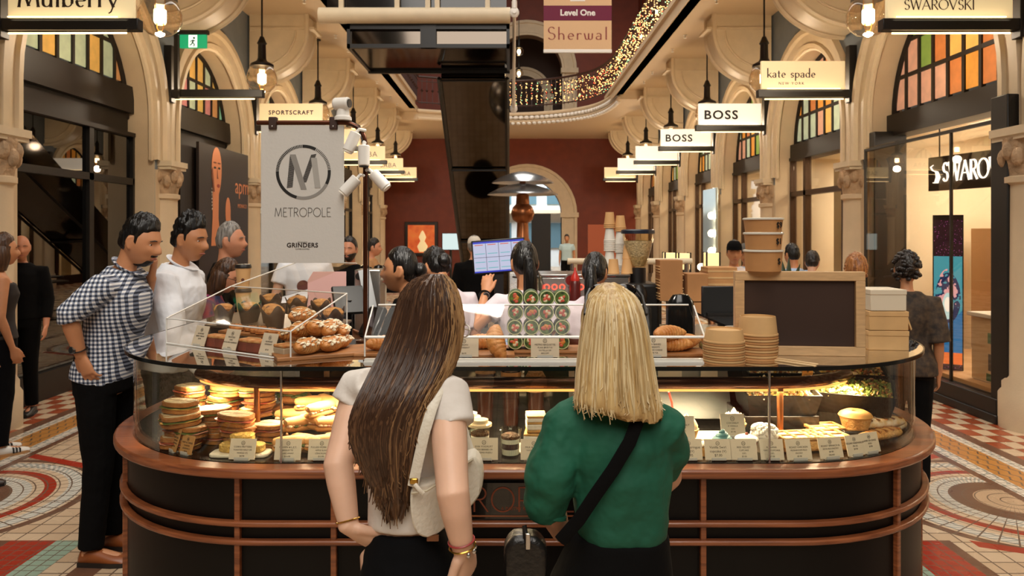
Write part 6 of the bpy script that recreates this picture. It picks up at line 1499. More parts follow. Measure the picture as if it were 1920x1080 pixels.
    if style == 'curly' or style == 'bushy':
        m = MB(); r_ = random.Random(int(abs(loc[0])*1000))
        for i in range(150):
            a, u = r_.uniform(0, 2*PI), r_.uniform(-.55, 1); q = math.sqrt(max(0, 1-u*u)); p = Vector((HR[0]*q*math.sin(a), HR[1]*q*math.cos(a), HR[2]*u))
            if p.z < hairline(math.atan2(p.x, p.y), front)+.004: continue
            m.ball(p*1.18, (.019, .019, .017), 7, 5, HM)
        m.build('curls', hm, t)
    if cap:
        m = MB(); m.lathe([(.088, .035), (.090, .06), (.082, .10), (.055, .132), (.015, .142), (0, .142)], 28, M=HM, sq=(.92, 1.12), cap=False); m.build('cap_crown', cap, t)
        MB().prism([(-.065, .06), (-.055, .13), (-.025, .165), (.025, .165), (.055, .13), (.065, .06)], .040, .048, 'z', M=HM).build('cap_peak', cap, t)
    t['hm'] = 1; del t['hm']
    return t, A, HM
def gingham():
    m = bpy.data.materials.new('gingham'); m.use_nodes = True; nt = m.node_tree; b = nt.nodes['Principled BSDF']
    tc = nt.nodes.new('ShaderNodeTexCoord'); s_ = nt.nodes.new('ShaderNodeSeparateXYZ'); nt.links.new(tc.outputs['Object'], s_.inputs[0])
    x, y, z = (E(nt, s_.outputs[i]) for i in range(3))
    a = (y*47).fr().gt(.5); c = (z*47).fr().gt(.5)
    col = mixcol(nt, a, lin('e9e9ea'), lin('7c8496')); col2 = mixcol(nt, a, lin('7c8496'), lin('1c2436')); o = mixcol(nt, c, col, col2)
    nt.links.new(o, b.inputs['Base Color']); b.inputs['Roughness'].default_value = .75
    return m
SHW = mat('shirt_white', 'eef0f5', .75, bump=(14, .25)); BLK = mat('cloth_black', '060505', .9, bump=(20, .2), spec=.15); DEN = mat('denim_dark', '0c0d10', .9, var=(30, .3), spec=.15); TEE = mat('tee_lilac', 'd9ccd2', .8, bump=(16, .2))
NAVY = mat('denim_blue', '2c4060', .8, var=(20, .4)); BRSH = (mat('shoe_tan', '8a4a22', .35), mat('sole_dark', '20160f', .6)); BKSH = (mat('shoe_black', '17130f', .4), mat('sole_black', '0d0b0a', .6)); WHSH = (mat('shoe_white', 'e4e0d8', .5), mat('sole_gum', 'b98a5a', .6))
# --- man in the checked shirt, leaning towards the glass
cm, cA, cH = person('man in a navy and white checked shirt leaning to the counter, hand at his chin', (px(196, 3.95), 3.95), -90, 1.83, lean=13, head=(-6, 8, 0), skin='tan', hair='black', top=gingham(), sleeve=1.12, hem=.90, loose=.015,
    bottom=BLK, shoes=BRSH, vox=.0055, beard='goatee', front=.060, topv=.012, tuft=.009, armR=('w', P(128, 592, 3.68), P(152, 668, 3.74)), handR=dict(d=(.35, .1, -1), n=(-.3, -1, 0), curl=.5, side=1),
    armL=('w', P(262, 585, 4.18), P(284, 520, 4.06)), handL=dict(d=(.25, -.1, 1), n=(1, .2, 0), curl=1.1, side=1), collar=None, fold=.010)
cl = MB()
m = MB(); m.tube([cH @ Vector((.062*math.sin(a)*1.05, .0+.070*math.cos(a)-.03, -.140-.022*math.cos(a))) for a in [2*PI*i/20 for i in range(20)]], (.007, .024), 8, closed=True, up=(0, 0, 1)); m.build('collar', bpy.data.materials['gingham'], cm)
wr = cm.matrix_basis @ cA['R'][2]; el = cm.matrix_basis @ cA['R'][1]; d = (wr-el).normalized()
def watch(label, c, d, face, r=.030, dial='20201e'):
    t = thing('wristwatch', label, 'watch', c); R = rot_to(d)
    MB().tube([R @ Vector((r*math.cos(a), r*math.sin(a), 0)) for a in [2*PI*i/20 for i in range(20)]], (.0025, .010), 8, closed=True, up=d).build('strap', BLACK, t)
    f_ = Vector(face).normalized(); MB().cyl(f_*r*.95, f_*(r+.010), .019, 20).build('case', STEEL, t); MB().cyl(f_*(r+.0095), f_*(r+.0115), .016, 20).build('dial', mat('dial_dark', dial, .3), t)
    return t
watch('black strapped steel wristwatch on the wrist of the checked shirt man', wr-d*.035, d, (-.45, -.9, .1), .033)
t = thing('leather_belt', 'black leather belt of the checked shirt man', 'belt', (0, 0, 0)); bpy.data.objects.remove(t)
# --- man in the white shirt
wm, wA, wH = person('man in a white long sleeved shirt standing behind the checked shirt man', (px(314, 4.45), 4.45), -90, 1.82, lean=9, head=(-12, 4, 0), skin='olive', hair='black', top=SHW, sleeve=1.9, hem=.88, loose=.026,
    bottom=BLK, shoes=BKSH, vox=.006, front=.064, topv=.022, tuft=.016, armR=('w', P(330, 640, 4.20), P(392, 700, 4.22)), fold=.016)
m = MB(); m.tube([wH @ Vector((.066*math.sin(a), .072*math.cos(a)-.030, -.140-.026*math.cos(a))) for a in [2*PI*i/20 for i in range(20)]], (.007, .025), 8, closed=True, up=(0, 0, 1)); m.build('collar', SHW, wm)
person('grey haired man in a black jacket beyond the white shirt man', (px(420, 5.5), 5.5), -75, 1.78, lean=2, head=(-15, -2, 0), skin='ruddy', hair='grey', top=BLK, sleeve=1.8, bottom=BLK, shoes=BKSH, vox=.009, beard=None, front=.075)
PRINT = mat('pink_print', 'b8324f', .8, var=(16, .5), col2='2a3a6a')
person('short haired woman in glasses and a pink patterned top looking down', (px(385, 5.0), 5.0), -80, 1.56, True, lean=6, head=(-5, 18, 0), skin='ruddy', hair='brown', style='bob', top=PRINT, sleeve=.9, bottom=BLK, shoes=BKSH, vox=.009, glasses=BLACK, armR=((.02, .05, -.26), (-.04, .28, -.25)), armL=((-.02, .05, -.26), (.04, .28, -.22)))
# --- passers-by on the left
person('bald man in black clothes standing by the left shop window', (px(38, 7.0), 7.0), -165, 1.70, head=(20, 5, 0), skin='ruddy', hair='dark', bald=True, top=BLK, sleeve=1.7, bottom=BLK, shoes=BKSH, vox=.010)
tw, tA, tH = person('woman in a dark vest top, dark trousers and white sneakers at the left edge', (px(-4, 5.75), 5.75), -40, 1.70, True, head=(-10, 0, 0), skin='tan', hair='brown', style='bob', top=mat('vest_dark', '2a2320', .8), tank=True, sleeve=0, bottom=DEN, shoes=WHSH, vox=.009)
for sg in (-1, 1):
    m = MB(); [m.box(sg*.095-.050, sg*.095+.050, .06+.022*j, .068+.022*j, .02, .060-.004*j) for j in range(3)]; m.box(sg*.095-.045, sg*.095+.045, .06, .11, .02, .022); m.build('shoe_stripes', BLACK, tw)
person('person in blue denim shorts and dark shoes cut off by the left edge', (px(-62, 4.9), 4.9), -70, 1.75, skin='tan', hair='dark', top=NAVY, sleeve=.6, bottom=NAVY, shorts=True, shoes=(mat('shoe_brown', '2a1a12', .4), BKSH[1]), vox=.011)
# --- staff inside the island
st1, _, _ = person('dark haired staff woman in profile facing left behind the copper pole', (px(768, 3.98), 3.98), 82, 1.63, True, lean=3, head=(4, -4, 0), skin='tan', hair='black', style='bun', top=BLK, sleeve=.6, bottom=BLK, shoes=BKSH, vox=.007, topv=.008, tuft=.003, armL=((-.02, .1, -.26), (.02, .30, -.20)), armR=((.02, .1, -.26), (0, .30, -.20)))
st2, _, _ = person('staff woman with short black hair and white tee seen from behind beside the order screen', (px(838, 4.35), 4.35), 20, 1.66, True, lean=8, head=(15, 22, 0), skin='tan', hair='black', style='bun', top=TEE, sleeve=.6, bottom=BLK, shoes=BKSH, vox=.008)
st3, s3A, _ = person('staff woman with a long black ponytail raising her left arm to the order screen', (px(985, 4.2), 4.2), 6, 1.66, True, head=(4, -3, 0), skin='tan', hair='black', style='ponytail', top=TEE, sleeve=.55, bottom=BLK, shoes=BKSH, vox=.006, topv=.006, tuft=.002,
    armL=('w', P(896, 612, 4.12), P(910, 548, 4.42)), handL=dict(d=(.12, .5, 1), n=(-.2, -1, .3), curl=.35, side=1))
text('GRINDERS', .034, INKB, st3, (-.02, -.1345, 1.30), rot=(PI/2, 0, 0), ext=.001)
w3 = st3.matrix_basis @ s3A['L'][2]; e3 = st3.matrix_basis @ s3A['L'][1]; d3 = (w3-e3).normalized()
watch('black smart watch on the raised arm of the ponytail woman', w3-d3*.03, d3, (.3, -1, 0), .027)
person('staff woman with a black ponytail facing the coffee machine', (px(1112, 4.35), 4.35), -10, 1.60, True, head=(-8, 6, 0), skin='tan', hair='black', style='ponytail', top=TEE, sleeve=.55, bottom=BLK, shoes=BKSH, vox=.008, topv=.006, tuft=.002)
ws, _, _ = person('staff in a white tee with a dark roundel, head hidden behind the grey banner', (px(572, 6.9), 6.9), -160, 1.76, skin='fair', hair='dark', top=SHW, sleeve=.6, bottom=BLK, shoes=BKSH, vox=.010, loose=.022, armR=((.08, .03, -.26), (.12, .2, -.42)))
MB().lathe([(0, 0), (.055, 0), (.055, .004), (0, .004)], 24, M=Matrix.Translation((.03, .158, 1.22)) @ Matrix.Rotation(-PI/2, 4, 'X')).build('roundel', mat('roundel', '6a3a30', .7), ws)
person('bearded man in black between the grey banner and the copper pole', (px(657, 7.4), 7.4), 175, 1.66, skin='ruddy', hair='dark', beard='full', top=BLK, sleeve=.6, bottom=BLK, shoes=BKSH, vox=.011, front=.075)
person('small dark haired man in profile right of the copper pole', (px(697, 10), 10), -90, 1.62, skin='ruddy', hair='dark', top=mat('tan_shirt', 'b98a5c', .8), bottom=BLK, shoes=BKSH, vox=.012)
person('person in a pale cap and dark jacket behind the order screen', (px(889, 8.6), 8.6), 0, 1.66, skin='ruddy', hair='grey', cap=mat('cap_pale', 'd9d0c2', .8), top=BLK, sleeve=1.7, bottom=BLK, shoes=BKSH, vox=.012)
# --- beyond the counter on the right
person('man in a black cap and white tee standing behind the rear counter', (px(1376, 7.6), 7.6), 170, 1.62, skin='tan', hair='dark', cap=BLK, top=mat('tee_white', 'e2d5d0', .8), bottom=BLK, shoes=BKSH, vox=.011)
person('man with a grey cap half hidden behind the kraft tubs', (px(1400, 8.4), 8.4), 150, 1.58, skin='tan', hair='dark', cap=mat('cap_grey', '5a5650', .8), top=mat('tee_blue', 'b9c6d6', .8), bottom=BLK, shoes=BKSH, vox=.012)
STOOL = []
def seat_under(p, x, y, lab):
    t = thing('bar_stool', lab, 'stool', (x, y, 0)); MB().lathe([(.0, .60), (.17, .60), (.18, .62), (.17, .65), (0, .66)], 24).build('seat', DARKWOOD, t)
    for i in range(4):
        a = PI/4+i*PI/2; MB().cyl((.15*math.cos(a), .15*math.sin(a), .60), (.2*math.cos(a), .2*math.sin(a), 0), .013, 8).build('leg', BLACK, t)
person('dark haired person in blue seen from behind over the blackboard', (px(1488, 8.0), 8.0), 15, 1.58, skin='tan', hair='black', top=mat('shirt_sky', '9fb8d6', .8), bottom=DEN, shoes=BKSH, vox=.012)
person('person in a pale top leaning over beside the dark haired person in blue', (px(1520, 7.6), 7.6), -30, 1.52, lean=10, skin='fair', hair='dark', top=mat('shirt_pale', 'd9d4d0', .8), bottom=DEN, shoes=BKSH, vox=.012, loose=.03)
person('woman with curly ginger blond hair and an orange top behind the blackboard corner', (px(1606, 5.9), 5.9), -20, 1.52, True, skin='fair', hair='ginger', style='bushy', top=mat('orange_top', 'c9703a', .8), bottom=DEN, shoes=BKSH, vox=.010)
FLOR = mat('floral_dark', '231c18', .8, var=(28, .4), col2='4e3c2a')
person('dark curly haired woman in a floral dark shirt facing the bright shop window', (px(1700, 4.95), 4.95), -25, 1.58, True, skin='tan', hair='dark', style='curly', top=FLOR, sleeve=1.0, hem=.86, loose=.030, bottom=BLK, shoes=BKSH, vox=.008)
person('distant person in a pale blue tee under the far arch', (px(1063, 22), 22), 170, 1.62, skin='tan', hair='dark', top=mat('tee_aqua', 'bcd6da', .8), bottom=DEN, shoes=BKSH, vox=.014)
# ================================================================== the two women in front, seen from behind
def hair_curtain(mb, rows, n=120, seed=0, ridge=.05, nlev=44, slant=0):
    """long hair as a lofted curtain with strand ridges; rows: (xl, xr, y, Y, depth) in photo pixels at distance Y"""
    lv = []
    for k in range(nlev+1):
        f_ = k/nlev*(len(rows)-1); i = min(int(f_), len(rows)-2); u = f_-i; p = [rows[max(i-1, 0)], rows[i], rows[i+1], rows[min(i+2, len(rows)-1)]]
        lv.append([.5*(2*p[1][c]+(p[2][c]-p[0][c])*u+(2*p[0][c]-5*p[1][c]+4*p[2][c]-p[3][c])*u*u+(3*p[1][c]-p[0][c]-3*p[2][c]+p[3][c])*u**3) for c in range(5)])
    vs = []
    for k, (xl, xr, y, Y, dp_) in enumerate(lv):
        a, b = P(xl, y, Y), P(xr, y, Y); c = (a+b)/2; rx = (b.x-a.x)/2; g = k/nlev
        for i in range(n):
            t = 2*PI*i/n
            nz = mnoise.noise(Vector((math.cos(t)*5+seed, math.sin(t)*5, g*.9)))+.55*mnoise.noise(Vector((math.cos(t)*15+seed, math.sin(t)*15, g*1.3)))
            q = 1+ridge*nz*min(1, .25+g*1.6)
            vs.append((c.x+rx*q*math.cos(t), c.y-dp_*q*math.sin(t)*(1.0 if math.sin(t) > 0 else .7), c.z+.010*nz*g*(2 if k == nlev else 1)-slant*g**3*rx*math.cos(t)))
    fs = [(k*n+i, k*n+(i+1) % n, (k+1)*n+(i+1) % n, (k+1)*n+i) for k in range(nlev) for i in range(n)]+[tuple(range(n))[::-1], tuple(nlev*n+i for i in range(n))]
    return mb.add(vs, fs), lv
def strands(mb, lv, cnt, seed, r=.0022, t0=-.4, t1=PI+.4, out=.004, g0=0, g1=1, tail=.0):
    r_ = random.Random(seed); n = len(lv)
    for s_ in range(cnt):
        t = r_.uniform(t0, t1); a = int(r_.uniform(g0, g0+.25*(g1-g0))*n); b = int(min(1, r_.uniform(g1-.3*(g1-g0), g1))*(n-1)); pts = []; rs = []; ph = r_.uniform(0, 6)
        for k in range(a, b+1, 3):
            xl, xr, y, Y, dp_ = lv[k]; p0, p1 = P(xl, y, Y), P(xr, y, Y); c = (p0+p1)/2; rx = (p1.x-p0.x)/2+out; tt = t+.05*math.sin(k*.13+ph)
            pts.append(Vector((c.x+rx*math.cos(tt), c.y-(dp_+out)*math.sin(tt)*(1 if math.sin(tt) > 0 else .7), c.z)))
        if len(pts) < 4: continue
        if tail: pts.append(pts[-1]+Vector((r_.uniform(-.008, .008), r_.uniform(-.006, .006), -tail*r_.random()))); pts = pts
        m = len(pts); rs = [(r*(.3+.7*math.sin(PI*min(.95, (i+.6)/m))), r*.5) for i in range(m)]
        mb.tube(pts, rs, 5, endcap='flat')
    return mb
def finish(t):
    """move everything built in world coordinates below the thing's base point"""
    for o in t.children: o.matrix_local = Matrix.Translation(-t.location) @ o.matrix_local
GB = mat('hair_girl_brown', '69492f', .4, var=(1, .5), col2='3a2517', stretch=(60, 60, 3), bump=(1, .3)); GG = mat('hair_girl_gold', '94704a', .4, var=(1, .4), col2='6b4c33', stretch=(60, 60, 3)); GM = mat('hair_girl_mid', '6b4a31', .4, var=(1, .5), col2='3a2416', stretch=(60, 60, 3))
BL = mat('hair_blonde', 'd6b880', .36, var=(1, .4), col2='ab8650', stretch=(55, 55, 3), bump=(1, .4)); BLD = mat('hair_blonde_dark', 'c2a16c', .4, var=(1, .3), stretch=(60, 60, 3)); BLL = mat('hair_blonde_pale', 'e2cb9c', .34, var=(1, .2), stretch=(60, 60, 3))
def rl(rows, Y, mb, tilt=0, n=32):
    """torso from photo rows: (y, xl, xr, depth, dY)"""
    return rows_loft(mb, [((px((xl+xr)/2, Y+dy), Y+dy, pz(y, Y+dy)), (xr-xl)/2*(Y+dy)/F, d) for y, xl, xr, d, dy in rows], n)
# ---------------- woman with long brown hair
g = thing('person', 'woman with waist long brown hair, cream cropped tee and black jeans, hands on hips', 'person', (px(772, 1.92), 1.92, 0))
TR = [(985, 694, 834, .085, 0), (920, 694, 830, .083, 0), (860, 686, 838, .088, 0), (800, 674, 852, .095, 0), (760, 668, 858, .095, .0), (728, 680, 848, .080, 0), (708, 712, 826, .062, .01), (690, 745, 800, .05, .02)]
HG = Matrix.Translation(P(806, 610, 1.93)) @ Matrix.Rotation(math.radians(-52), 4, 'Z') @ Matrix.Rotation(math.radians(-14), 4, 'X') @ Matrix.Scale(.93, 4)
b = MB(); rl([(y, xl+5, xr-5, d-.008, dy) for y, xl, xr, d, dy in TR], 1.92, b); head_mesh(b, HG, True)
b.tube([P(775, 735, 1.94), P(782, 705, 1.945), P(792, 670, 1.95), P(800, 640, 1.94)], [.06, .05, .046, .045], 16)
SL, EL, WL = P(672, 738, 2.0), P(634, 872, 1.90), P(655, 990, 1.86)
SR, ER, WR_ = P(838, 752, 1.84), P(849, 925, 1.70), P(868, 1030, 1.72)
for sh, el, wr in ((SL, EL, WL), (SR, ER, WR_)):
    b.tube([sh, sh.lerp(el, .4), sh.lerp(el, .8), el, el.lerp(wr, .3), el.lerp(wr, .7), wr], [.046, .044, .039, .038, .036, .030, .0245], 18)
hand(b, WL, Vector((.55, .35, -.55)), Vector((-.5, -.75, -.3)), .92, .55, -1, thumb=.5)
hand(b, WR_, Vector((.12, .45, -.8)), Vector((.8, -.6, .1)), .92, .75, 1, thumb=.7)
for sx, Yk in ((725, 1.93), (830, 1.95)):
    b.tube([P(sx, 1040, Yk), Vector((px(sx, Yk), Yk+.01, .46)), Vector((px(sx, Yk), Yk-.01, .08))], [.07, .05, .036], 12); b.tube([Vector((px(sx, Yk), Yk-.04, .05)), Vector((px(sx, Yk), Yk+.12, .03))], [.035, .03], 10)
b.build('body', SKIN['pale'], g, mods=skinmods(.0045, 4))
m = MB(); rl([(978, 690, 838, .094, 0)]+[(y, xl-2, xr+2, d+.006, dy) for y, xl, xr, d, dy in TR[1:7]]+[(700, 735, 808, .052, .02)], 1.92, m)
m.tube([P(700, 722, 1.96), SL+Vector((.004, 0, .012)), P(655, 762, 1.985)], [.05, .060, .056], 18, endcap='flat'); m.tube([P(815, 730, 1.90), SR+Vector((0, 0, .012)), P(850, 800, 1.805)], [.05, .060, .054], 18, endcap='flat')
m.build('cropped_tee', mat('tee_cream', 'ded6cd', .8, bump=(18, .25)), g, mods=clothmods(.006, .005))
m = MB(); rl([(984, 694, 834, .090, 0), (1000, 692, 842, .096, 0), (1050, 680, 872, .115, .01), (1090, 674, 888, .125, .02), (1160, 676, 886, .12, .03)], 1.92, m)
for sx, Yk in ((725, 1.93), (832, 1.95)): m.tube([P(sx, 1100, Yk), Vector((px(sx, Yk), Yk+.01, .46)), Vector((px(sx, Yk), Yk-.01, .10))], [.088, .065, .055], 16, endcap='flat')
m.build('jeans', DEN, g, mods=clothmods(.007, .004)); MB().box(px(800, 1.80), px(822, 1.80), 1.803, 1.812, pz(1016, 1.80), pz(1006, 1.80)).build('waist_label', mat('label_brown', '7a4a28', .6), g)
face_bits(g, HG, 'brown', fem=True, glasses=mat('glasses_clear', 'd9d2c4', .2))
GR = [(800, 832, 514, 1.90, .02), (770, 848, 528, 1.90, .06), (750, 860, 556, 1.90, .088), (738, 868, 600, 1.90, .098), (722, 864, 640, 1.89, .095), (702, 852, 685, 1.86, .085), (682, 828, 725, 1.82, .075), (664, 808, 765, 1.80, .068), (656, 796, 800, 1.795, .062), (662, 788, 840, 1.795, .054), (680, 780, 880, 1.80, .046), (698, 772, 915, 1.805, .036), (712, 764, 945, 1.81, .024), (724, 752, 972, 1.815, .010)]
m = MB(); m, lv = hair_curtain(m, GR, 132, 3, .055); hb = m.build('hair', GB, g)
GS = mat('hair_girl_sheen', 'ba9464', .42, var=(1, .35), col2='8a6642', stretch=(60, 60, 3)); strands(MB(), lv, 70, 26, .0024, -.45, .75, .003, .0, .72, .02).build('gold_strands', GS, hb)  # sheen down the right side is coloured into these gold strands
hair_cap(MB(), HG, .012, .004, .070, 4, .003).build('hair_crown', GB, g)
strands(MB(), lv, 150, 5, .0030, -.3, PI+.3, .002, .02, 1, .03).build('brown_strands', GM, hb); strands(MB(), lv, 60, 6, .0026, -.35, 1.35, .0025, .02, .86, .02).build('gold_strands', GG, hb)
strands(MB(), lv, 26, 16, .0018, 1.2, PI+.2, .002, .45, 1, .04).build('gold_strands', GG, hb); strands(MB(), lv, 120, 7, .0028, .6, PI+.2, .0025, .0, .9, .0).build('dark_strands', mat('hair_girl_dark', '3a2416', .36), hb)
finish(g)
BAGM = mat('bag_cream', 'e2dac8', .45, bump=(90, .15)); GOLDM = mat('gold_metal', 'c9a04a', .25, metal=1)
t = thing('shoulder_bag', 'cream leather shoulder bag under the right arm of the long haired woman', 'handbag', P(832, 1005, 1.78))
o = MB(); bag = [(770, 905), (768, 940), (771, 975), (780, 1000), (800, 1008), (822, 1000), (848, 975), (886, 948), (906, 920), (908, 880), (894, 846), (868, 858), (842, 880), (812, 900), (790, 905)]
vs0 = [P(x, y, 1.78+.0010*(x-768)) for x, y in bag]; cen = sum(vs0, Vector())/len(vs0); n = len(bag)
lv_ = [(.90, -.020), (.98, -.014), (1.0, 0), (1.0, .05), (.98, .064), (.90, .07)]
vs = [cen+(v-cen)*k+Vector((0, dy, 0)) for k, dy in lv_ for v in vs0]
o.add(vs, [(j*n+i, j*n+(i+1) % n, (j+1)*n+(i+1) % n, (j+1)*n+i) for j in range(5) for i in range(n)]+[tuple(range(n)), tuple(5*n+i for i in range(n))[::-1]])
o.build('bag', BAGM, t, sharp=60, mods=(('SUBSURF', dict(levels=1, render_levels=2)),))
MB().tube([P(774, 912, 1.765), P(783, 870, 1.765), P(795, 815, 1.755), P(810, 765, 1.765), P(826, 722, 1.80), P(838, 708, 1.87), P(850, 720, 1.95), P(868, 800, 2.0), P(886, 860, 1.96)], (.0125, .0022), 8, up=(1, 0, 0)).build('strap', BAGM, t)
MB().box(-.010, .010, -.004, .004, -.007, .007, Matrix.Translation(P(776, 902, 1.757))).build('buckle', GOLDM, t, bevel=.003); MB().tube([P(778, 908, 1.752), P(786, 918, 1.752), P(794, 926, 1.752)], (.005, .002), 6).build('zip_pull', BAGM, t)
MB().tube([P(772, 925, 1.757), P(800, 920, 1.757), P(840, 895, 1.76), P(885, 862, 1.87)], .003, 6).build('seam', mat('bag_seam', 'c4b89e', .5), t)
finish(t)
def bracelet(label, c, d, r, m_, charms=False):
    t = thing('bracelet', label, 'bracelet', c); R = rot_to(d); q = [R @ Vector((r*math.cos(a), r*math.sin(a), 0)) for a in [2*PI*i/20 for i in range(20)]]
    MB().tube(q, .0022, 6, closed=True).build('chain', m_, t)
    if charms:
        for i in (9, 11, 12, 14, 16, 18): z = MB(); z.ball(q[i]+Vector((0, 0, -.010)), (.005, .003, .006), 8, 6); z.cyl(q[i], q[i]+Vector((0, 0, -.006)), .001, 5); z.build('charm', GOLDM if i % 2 else STEEL, t)
bracelet('thin gold bracelet on the left wrist of the long haired woman', WL.lerp(EL, .12), WL-EL, .029, GOLDM)
bracelet('charm bracelet with dangling gold charms on the right wrist of the long haired woman', WR_.lerp(ER, .06), WR_-ER, .030, GOLDM, True)
bracelet('red beaded bracelet beside the charm bracelet', WR_.lerp(ER, .16), WR_-ER, .030, mat('bead_red', 'a03a3a', .4))
# ---------------- woman in the green blouse
YG = 1.97
g = thing('person', 'blonde woman in a loose emerald green blouse and black skirt', 'person', (px(1155, YG), YG, 0))
TR = [(1003, 1086, 1246, .105, 0), (985, 1080, 1251, .112, 0), (940, 1076, 1254, .118, 0), (880, 1070, 1256, .118, 0), (830, 1056, 1258, .108, 0), (800, 1052, 1250, .092, 0), (780, 1066, 1236, .076, .0), (764, 1090, 1212, .06, .005), (748, 1112, 1192, .05, .01)]
HG = Matrix.Translation(P(1146, 622, YG)) @ Matrix.Rotation(math.radians(6), 4, 'Z') @ Matrix.Rotation(math.radians(-20), 4, 'X') @ Matrix.Scale(.93, 4)
b = MB(); rl([(y, xl+8, xr-8, d-.014, dy) for y, xl, xr, d, dy in TR], YG, b); head_mesh(b, HG, True)
b.tube([P(1150, 770, YG), P(1150, 735, YG), P(1148, 690, YG+.01), P(1147, 650, YG+.01)], [.058, .050, .046, .046], 16)
SL, EL, WL = P(1062, 808, YG-.01), P(1030, 945, YG-.015), P(1052, 1000, YG+.14)
SR, ER, WR2 = P(1240, 808, YG), P(1252, 892, YG+.13), P(1180, 960, YG+.28)
for sh, el, wr, hd in ((SL, EL, WL, (.75, .65, -.1)), (SR, ER, WR2, (-.8, .4, 0))):
    b.tube([sh, sh.lerp(el, .5), el, el.lerp(wr, .35), wr], [.048, .044, .040, .037, .026], 16); hand(b, wr, Vector(hd), Vector((0, 0, 1)), .9, .6, 1)
for sx in (1105, 1205): b.tube([P(sx, 1060, YG), Vector((px(sx, YG), YG+.01, .46)), Vector((px(sx, YG), YG-.01, .08))], [.07, .05, .036], 12); b.tube([Vector((px(sx, YG), YG-.04, .05)), Vector((px(sx, YG), YG+.12, .03))], [.035, .03], 10)
b.build('body', SKIN['fair'], g, mods=skinmods(.0055, 4))
GRN_ = mat('blouse_green', '0c5a41', .78, var=(5, .22), bump=(9, .9))
m = MB(); rl(TR[:8]+[(752, 1100, 1200, .055, .008)], YG, m)
m.tube([P(1100, 790, YG), P(1058, 812, YG-.01), P(1042, 862, YG-.03), P(1030, 910, YG-.045), P(1022, 945, YG-.03), P(1024, 965, YG-.02)], [.075, .070, .066, .064, .058, .050], 20, endcap='flat')
m.tube([P(1205, 792, YG), P(1238, 806, YG), P(1246, 845, YG+.04), P(1244, 880, YG+.09)], [.072, .074, .062, .045], 20, endcap='flat')
m.build('blouse', GRN_, g, mods=clothmods(.007, .022, 3))
m = MB(); 
for x, y, Yk in ((1027, 963, YG-.02),): m.tube([P(x, y, Yk)+Vector((.045*math.cos(a), .045*math.sin(a), .012*math.cos(a+2.5))) for a in [2*PI*i/20 for i in range(20)]], (.005, .008), 6, closed=True)
m.build('sleeve_cuff', GRN_, g)
m = MB(); rl([(992, 1078, 1252, .115, 0), (1030, 1060, 1256, .13, 0), (1090, 1030, 1260, .15, .0), (1250, 1020, 1275, .17, .0), (1500, 1015, 1285, .19, .0)], YG, m); m.build('skirt', BLK, g, mods=clothmods(.009, .006))
face_bits(g, HG, 'brown', fem=True)
BR = [(1128, 1172, 541, YG-.005, .02), (1106, 1192, 556, YG-.005, .062), (1096, 1204, 582, YG-.005, .092), (1090, 1213, 620, YG-.01, .104), (1085, 1220, 660, YG-.02, .102), (1081, 1227, 700, YG-.035, .098), (1079, 1233, 735, YG-.05, .092), (1078, 1239, 758, YG-.06, .085), (1082, 1240, 770, YG-.062, .076)]
m = MB(); m, lv = hair_curtain(m, BR, 132, 9, .06, 36, .20); hb = m.build('hair', BL, g)
hair_cap(MB(), HG, .012, .004, .070, 4, .003).build('hair_crown', BL, g)
strands(MB(), lv, 90, 5, .0022, -.3, PI+.3, .0012, .0, 1, .02).build('pale_strands', BLL, hb); strands(MB(), lv, 70, 8, .0022, -.3, PI+.3, .0012, .1, 1, .02).build('dark_strands', BLD, hb)
finish(g)
t = thing('crossbody_bag', 'black crossbody bag on a wide strap at the left hip of the woman in green', 'handbag', P(1005, 1050, 1.90))
MB().tube([P(1195, 765, YG-.09), P(1200, 778, YG-.10), P(1180, 830, YG-.128), P(1150, 880, YG-.135), P(1115, 930, YG-.135), P(1085, 975, YG-.13), P(1050, 1015, YG-.12)], (.0165, .003), 8, up=(1, 0, 0)).build('strap', BLK, t)
m = MB(); m.prism(blob_outline(.055, .075, 24, 3.2, 1, .02), -.035, .035, 'y', M=Matrix.Translation(P(985, 1052, 1.90))); m.build('bag', mat('bag_black', '151311', .35, bump=(60, .2)), t, bevel=.015, seg=3)
MB().tube([P(985, 1010, 1.87), P(983, 985, 1.87), P(990, 1030, 1.86)], .006, 6).build('handle', mat('bag_black', '151311'), t); MB().box(-.006, .006, -.004, .004, -.02, .02, Matrix.Translation(P(990, 1015, 1.855))).build('buckle', STEEL, t, bevel=.002)
finish(t)
t = thing('sunglasses', 'black sunglasses pushed up on the blonde hair', 'sunglasses', P(1150, 545, 2.0))
for x in (1127, 1172):
    MB().ball((0, 0, 0), (.031, .012, .021), 18, 10, Matrix.Translation(P(x, 545, 2.035)) @ Matrix.Rotation(-.6, 4, 'X')).build('lens', mat('lens_black', '0c0a0a', .1), t)
for p_ in ([(1106, 543, 2.035), (1100, 556, 1.99), (1097, 590, 1.94)], [(1194, 543, 2.035), (1204, 556, 1.99), (1212, 590, 1.94)]):
    MB().tube([P(*q) for q in p_], (.0045, .006), 6).build('temple', BLACK, t)
MB().tube([P(1140, 541, 2.03), P(1150, 538, 2.03), P(1160, 541, 2.03)], .004, 6).build('bridge', BLACK, t)
finish(t)
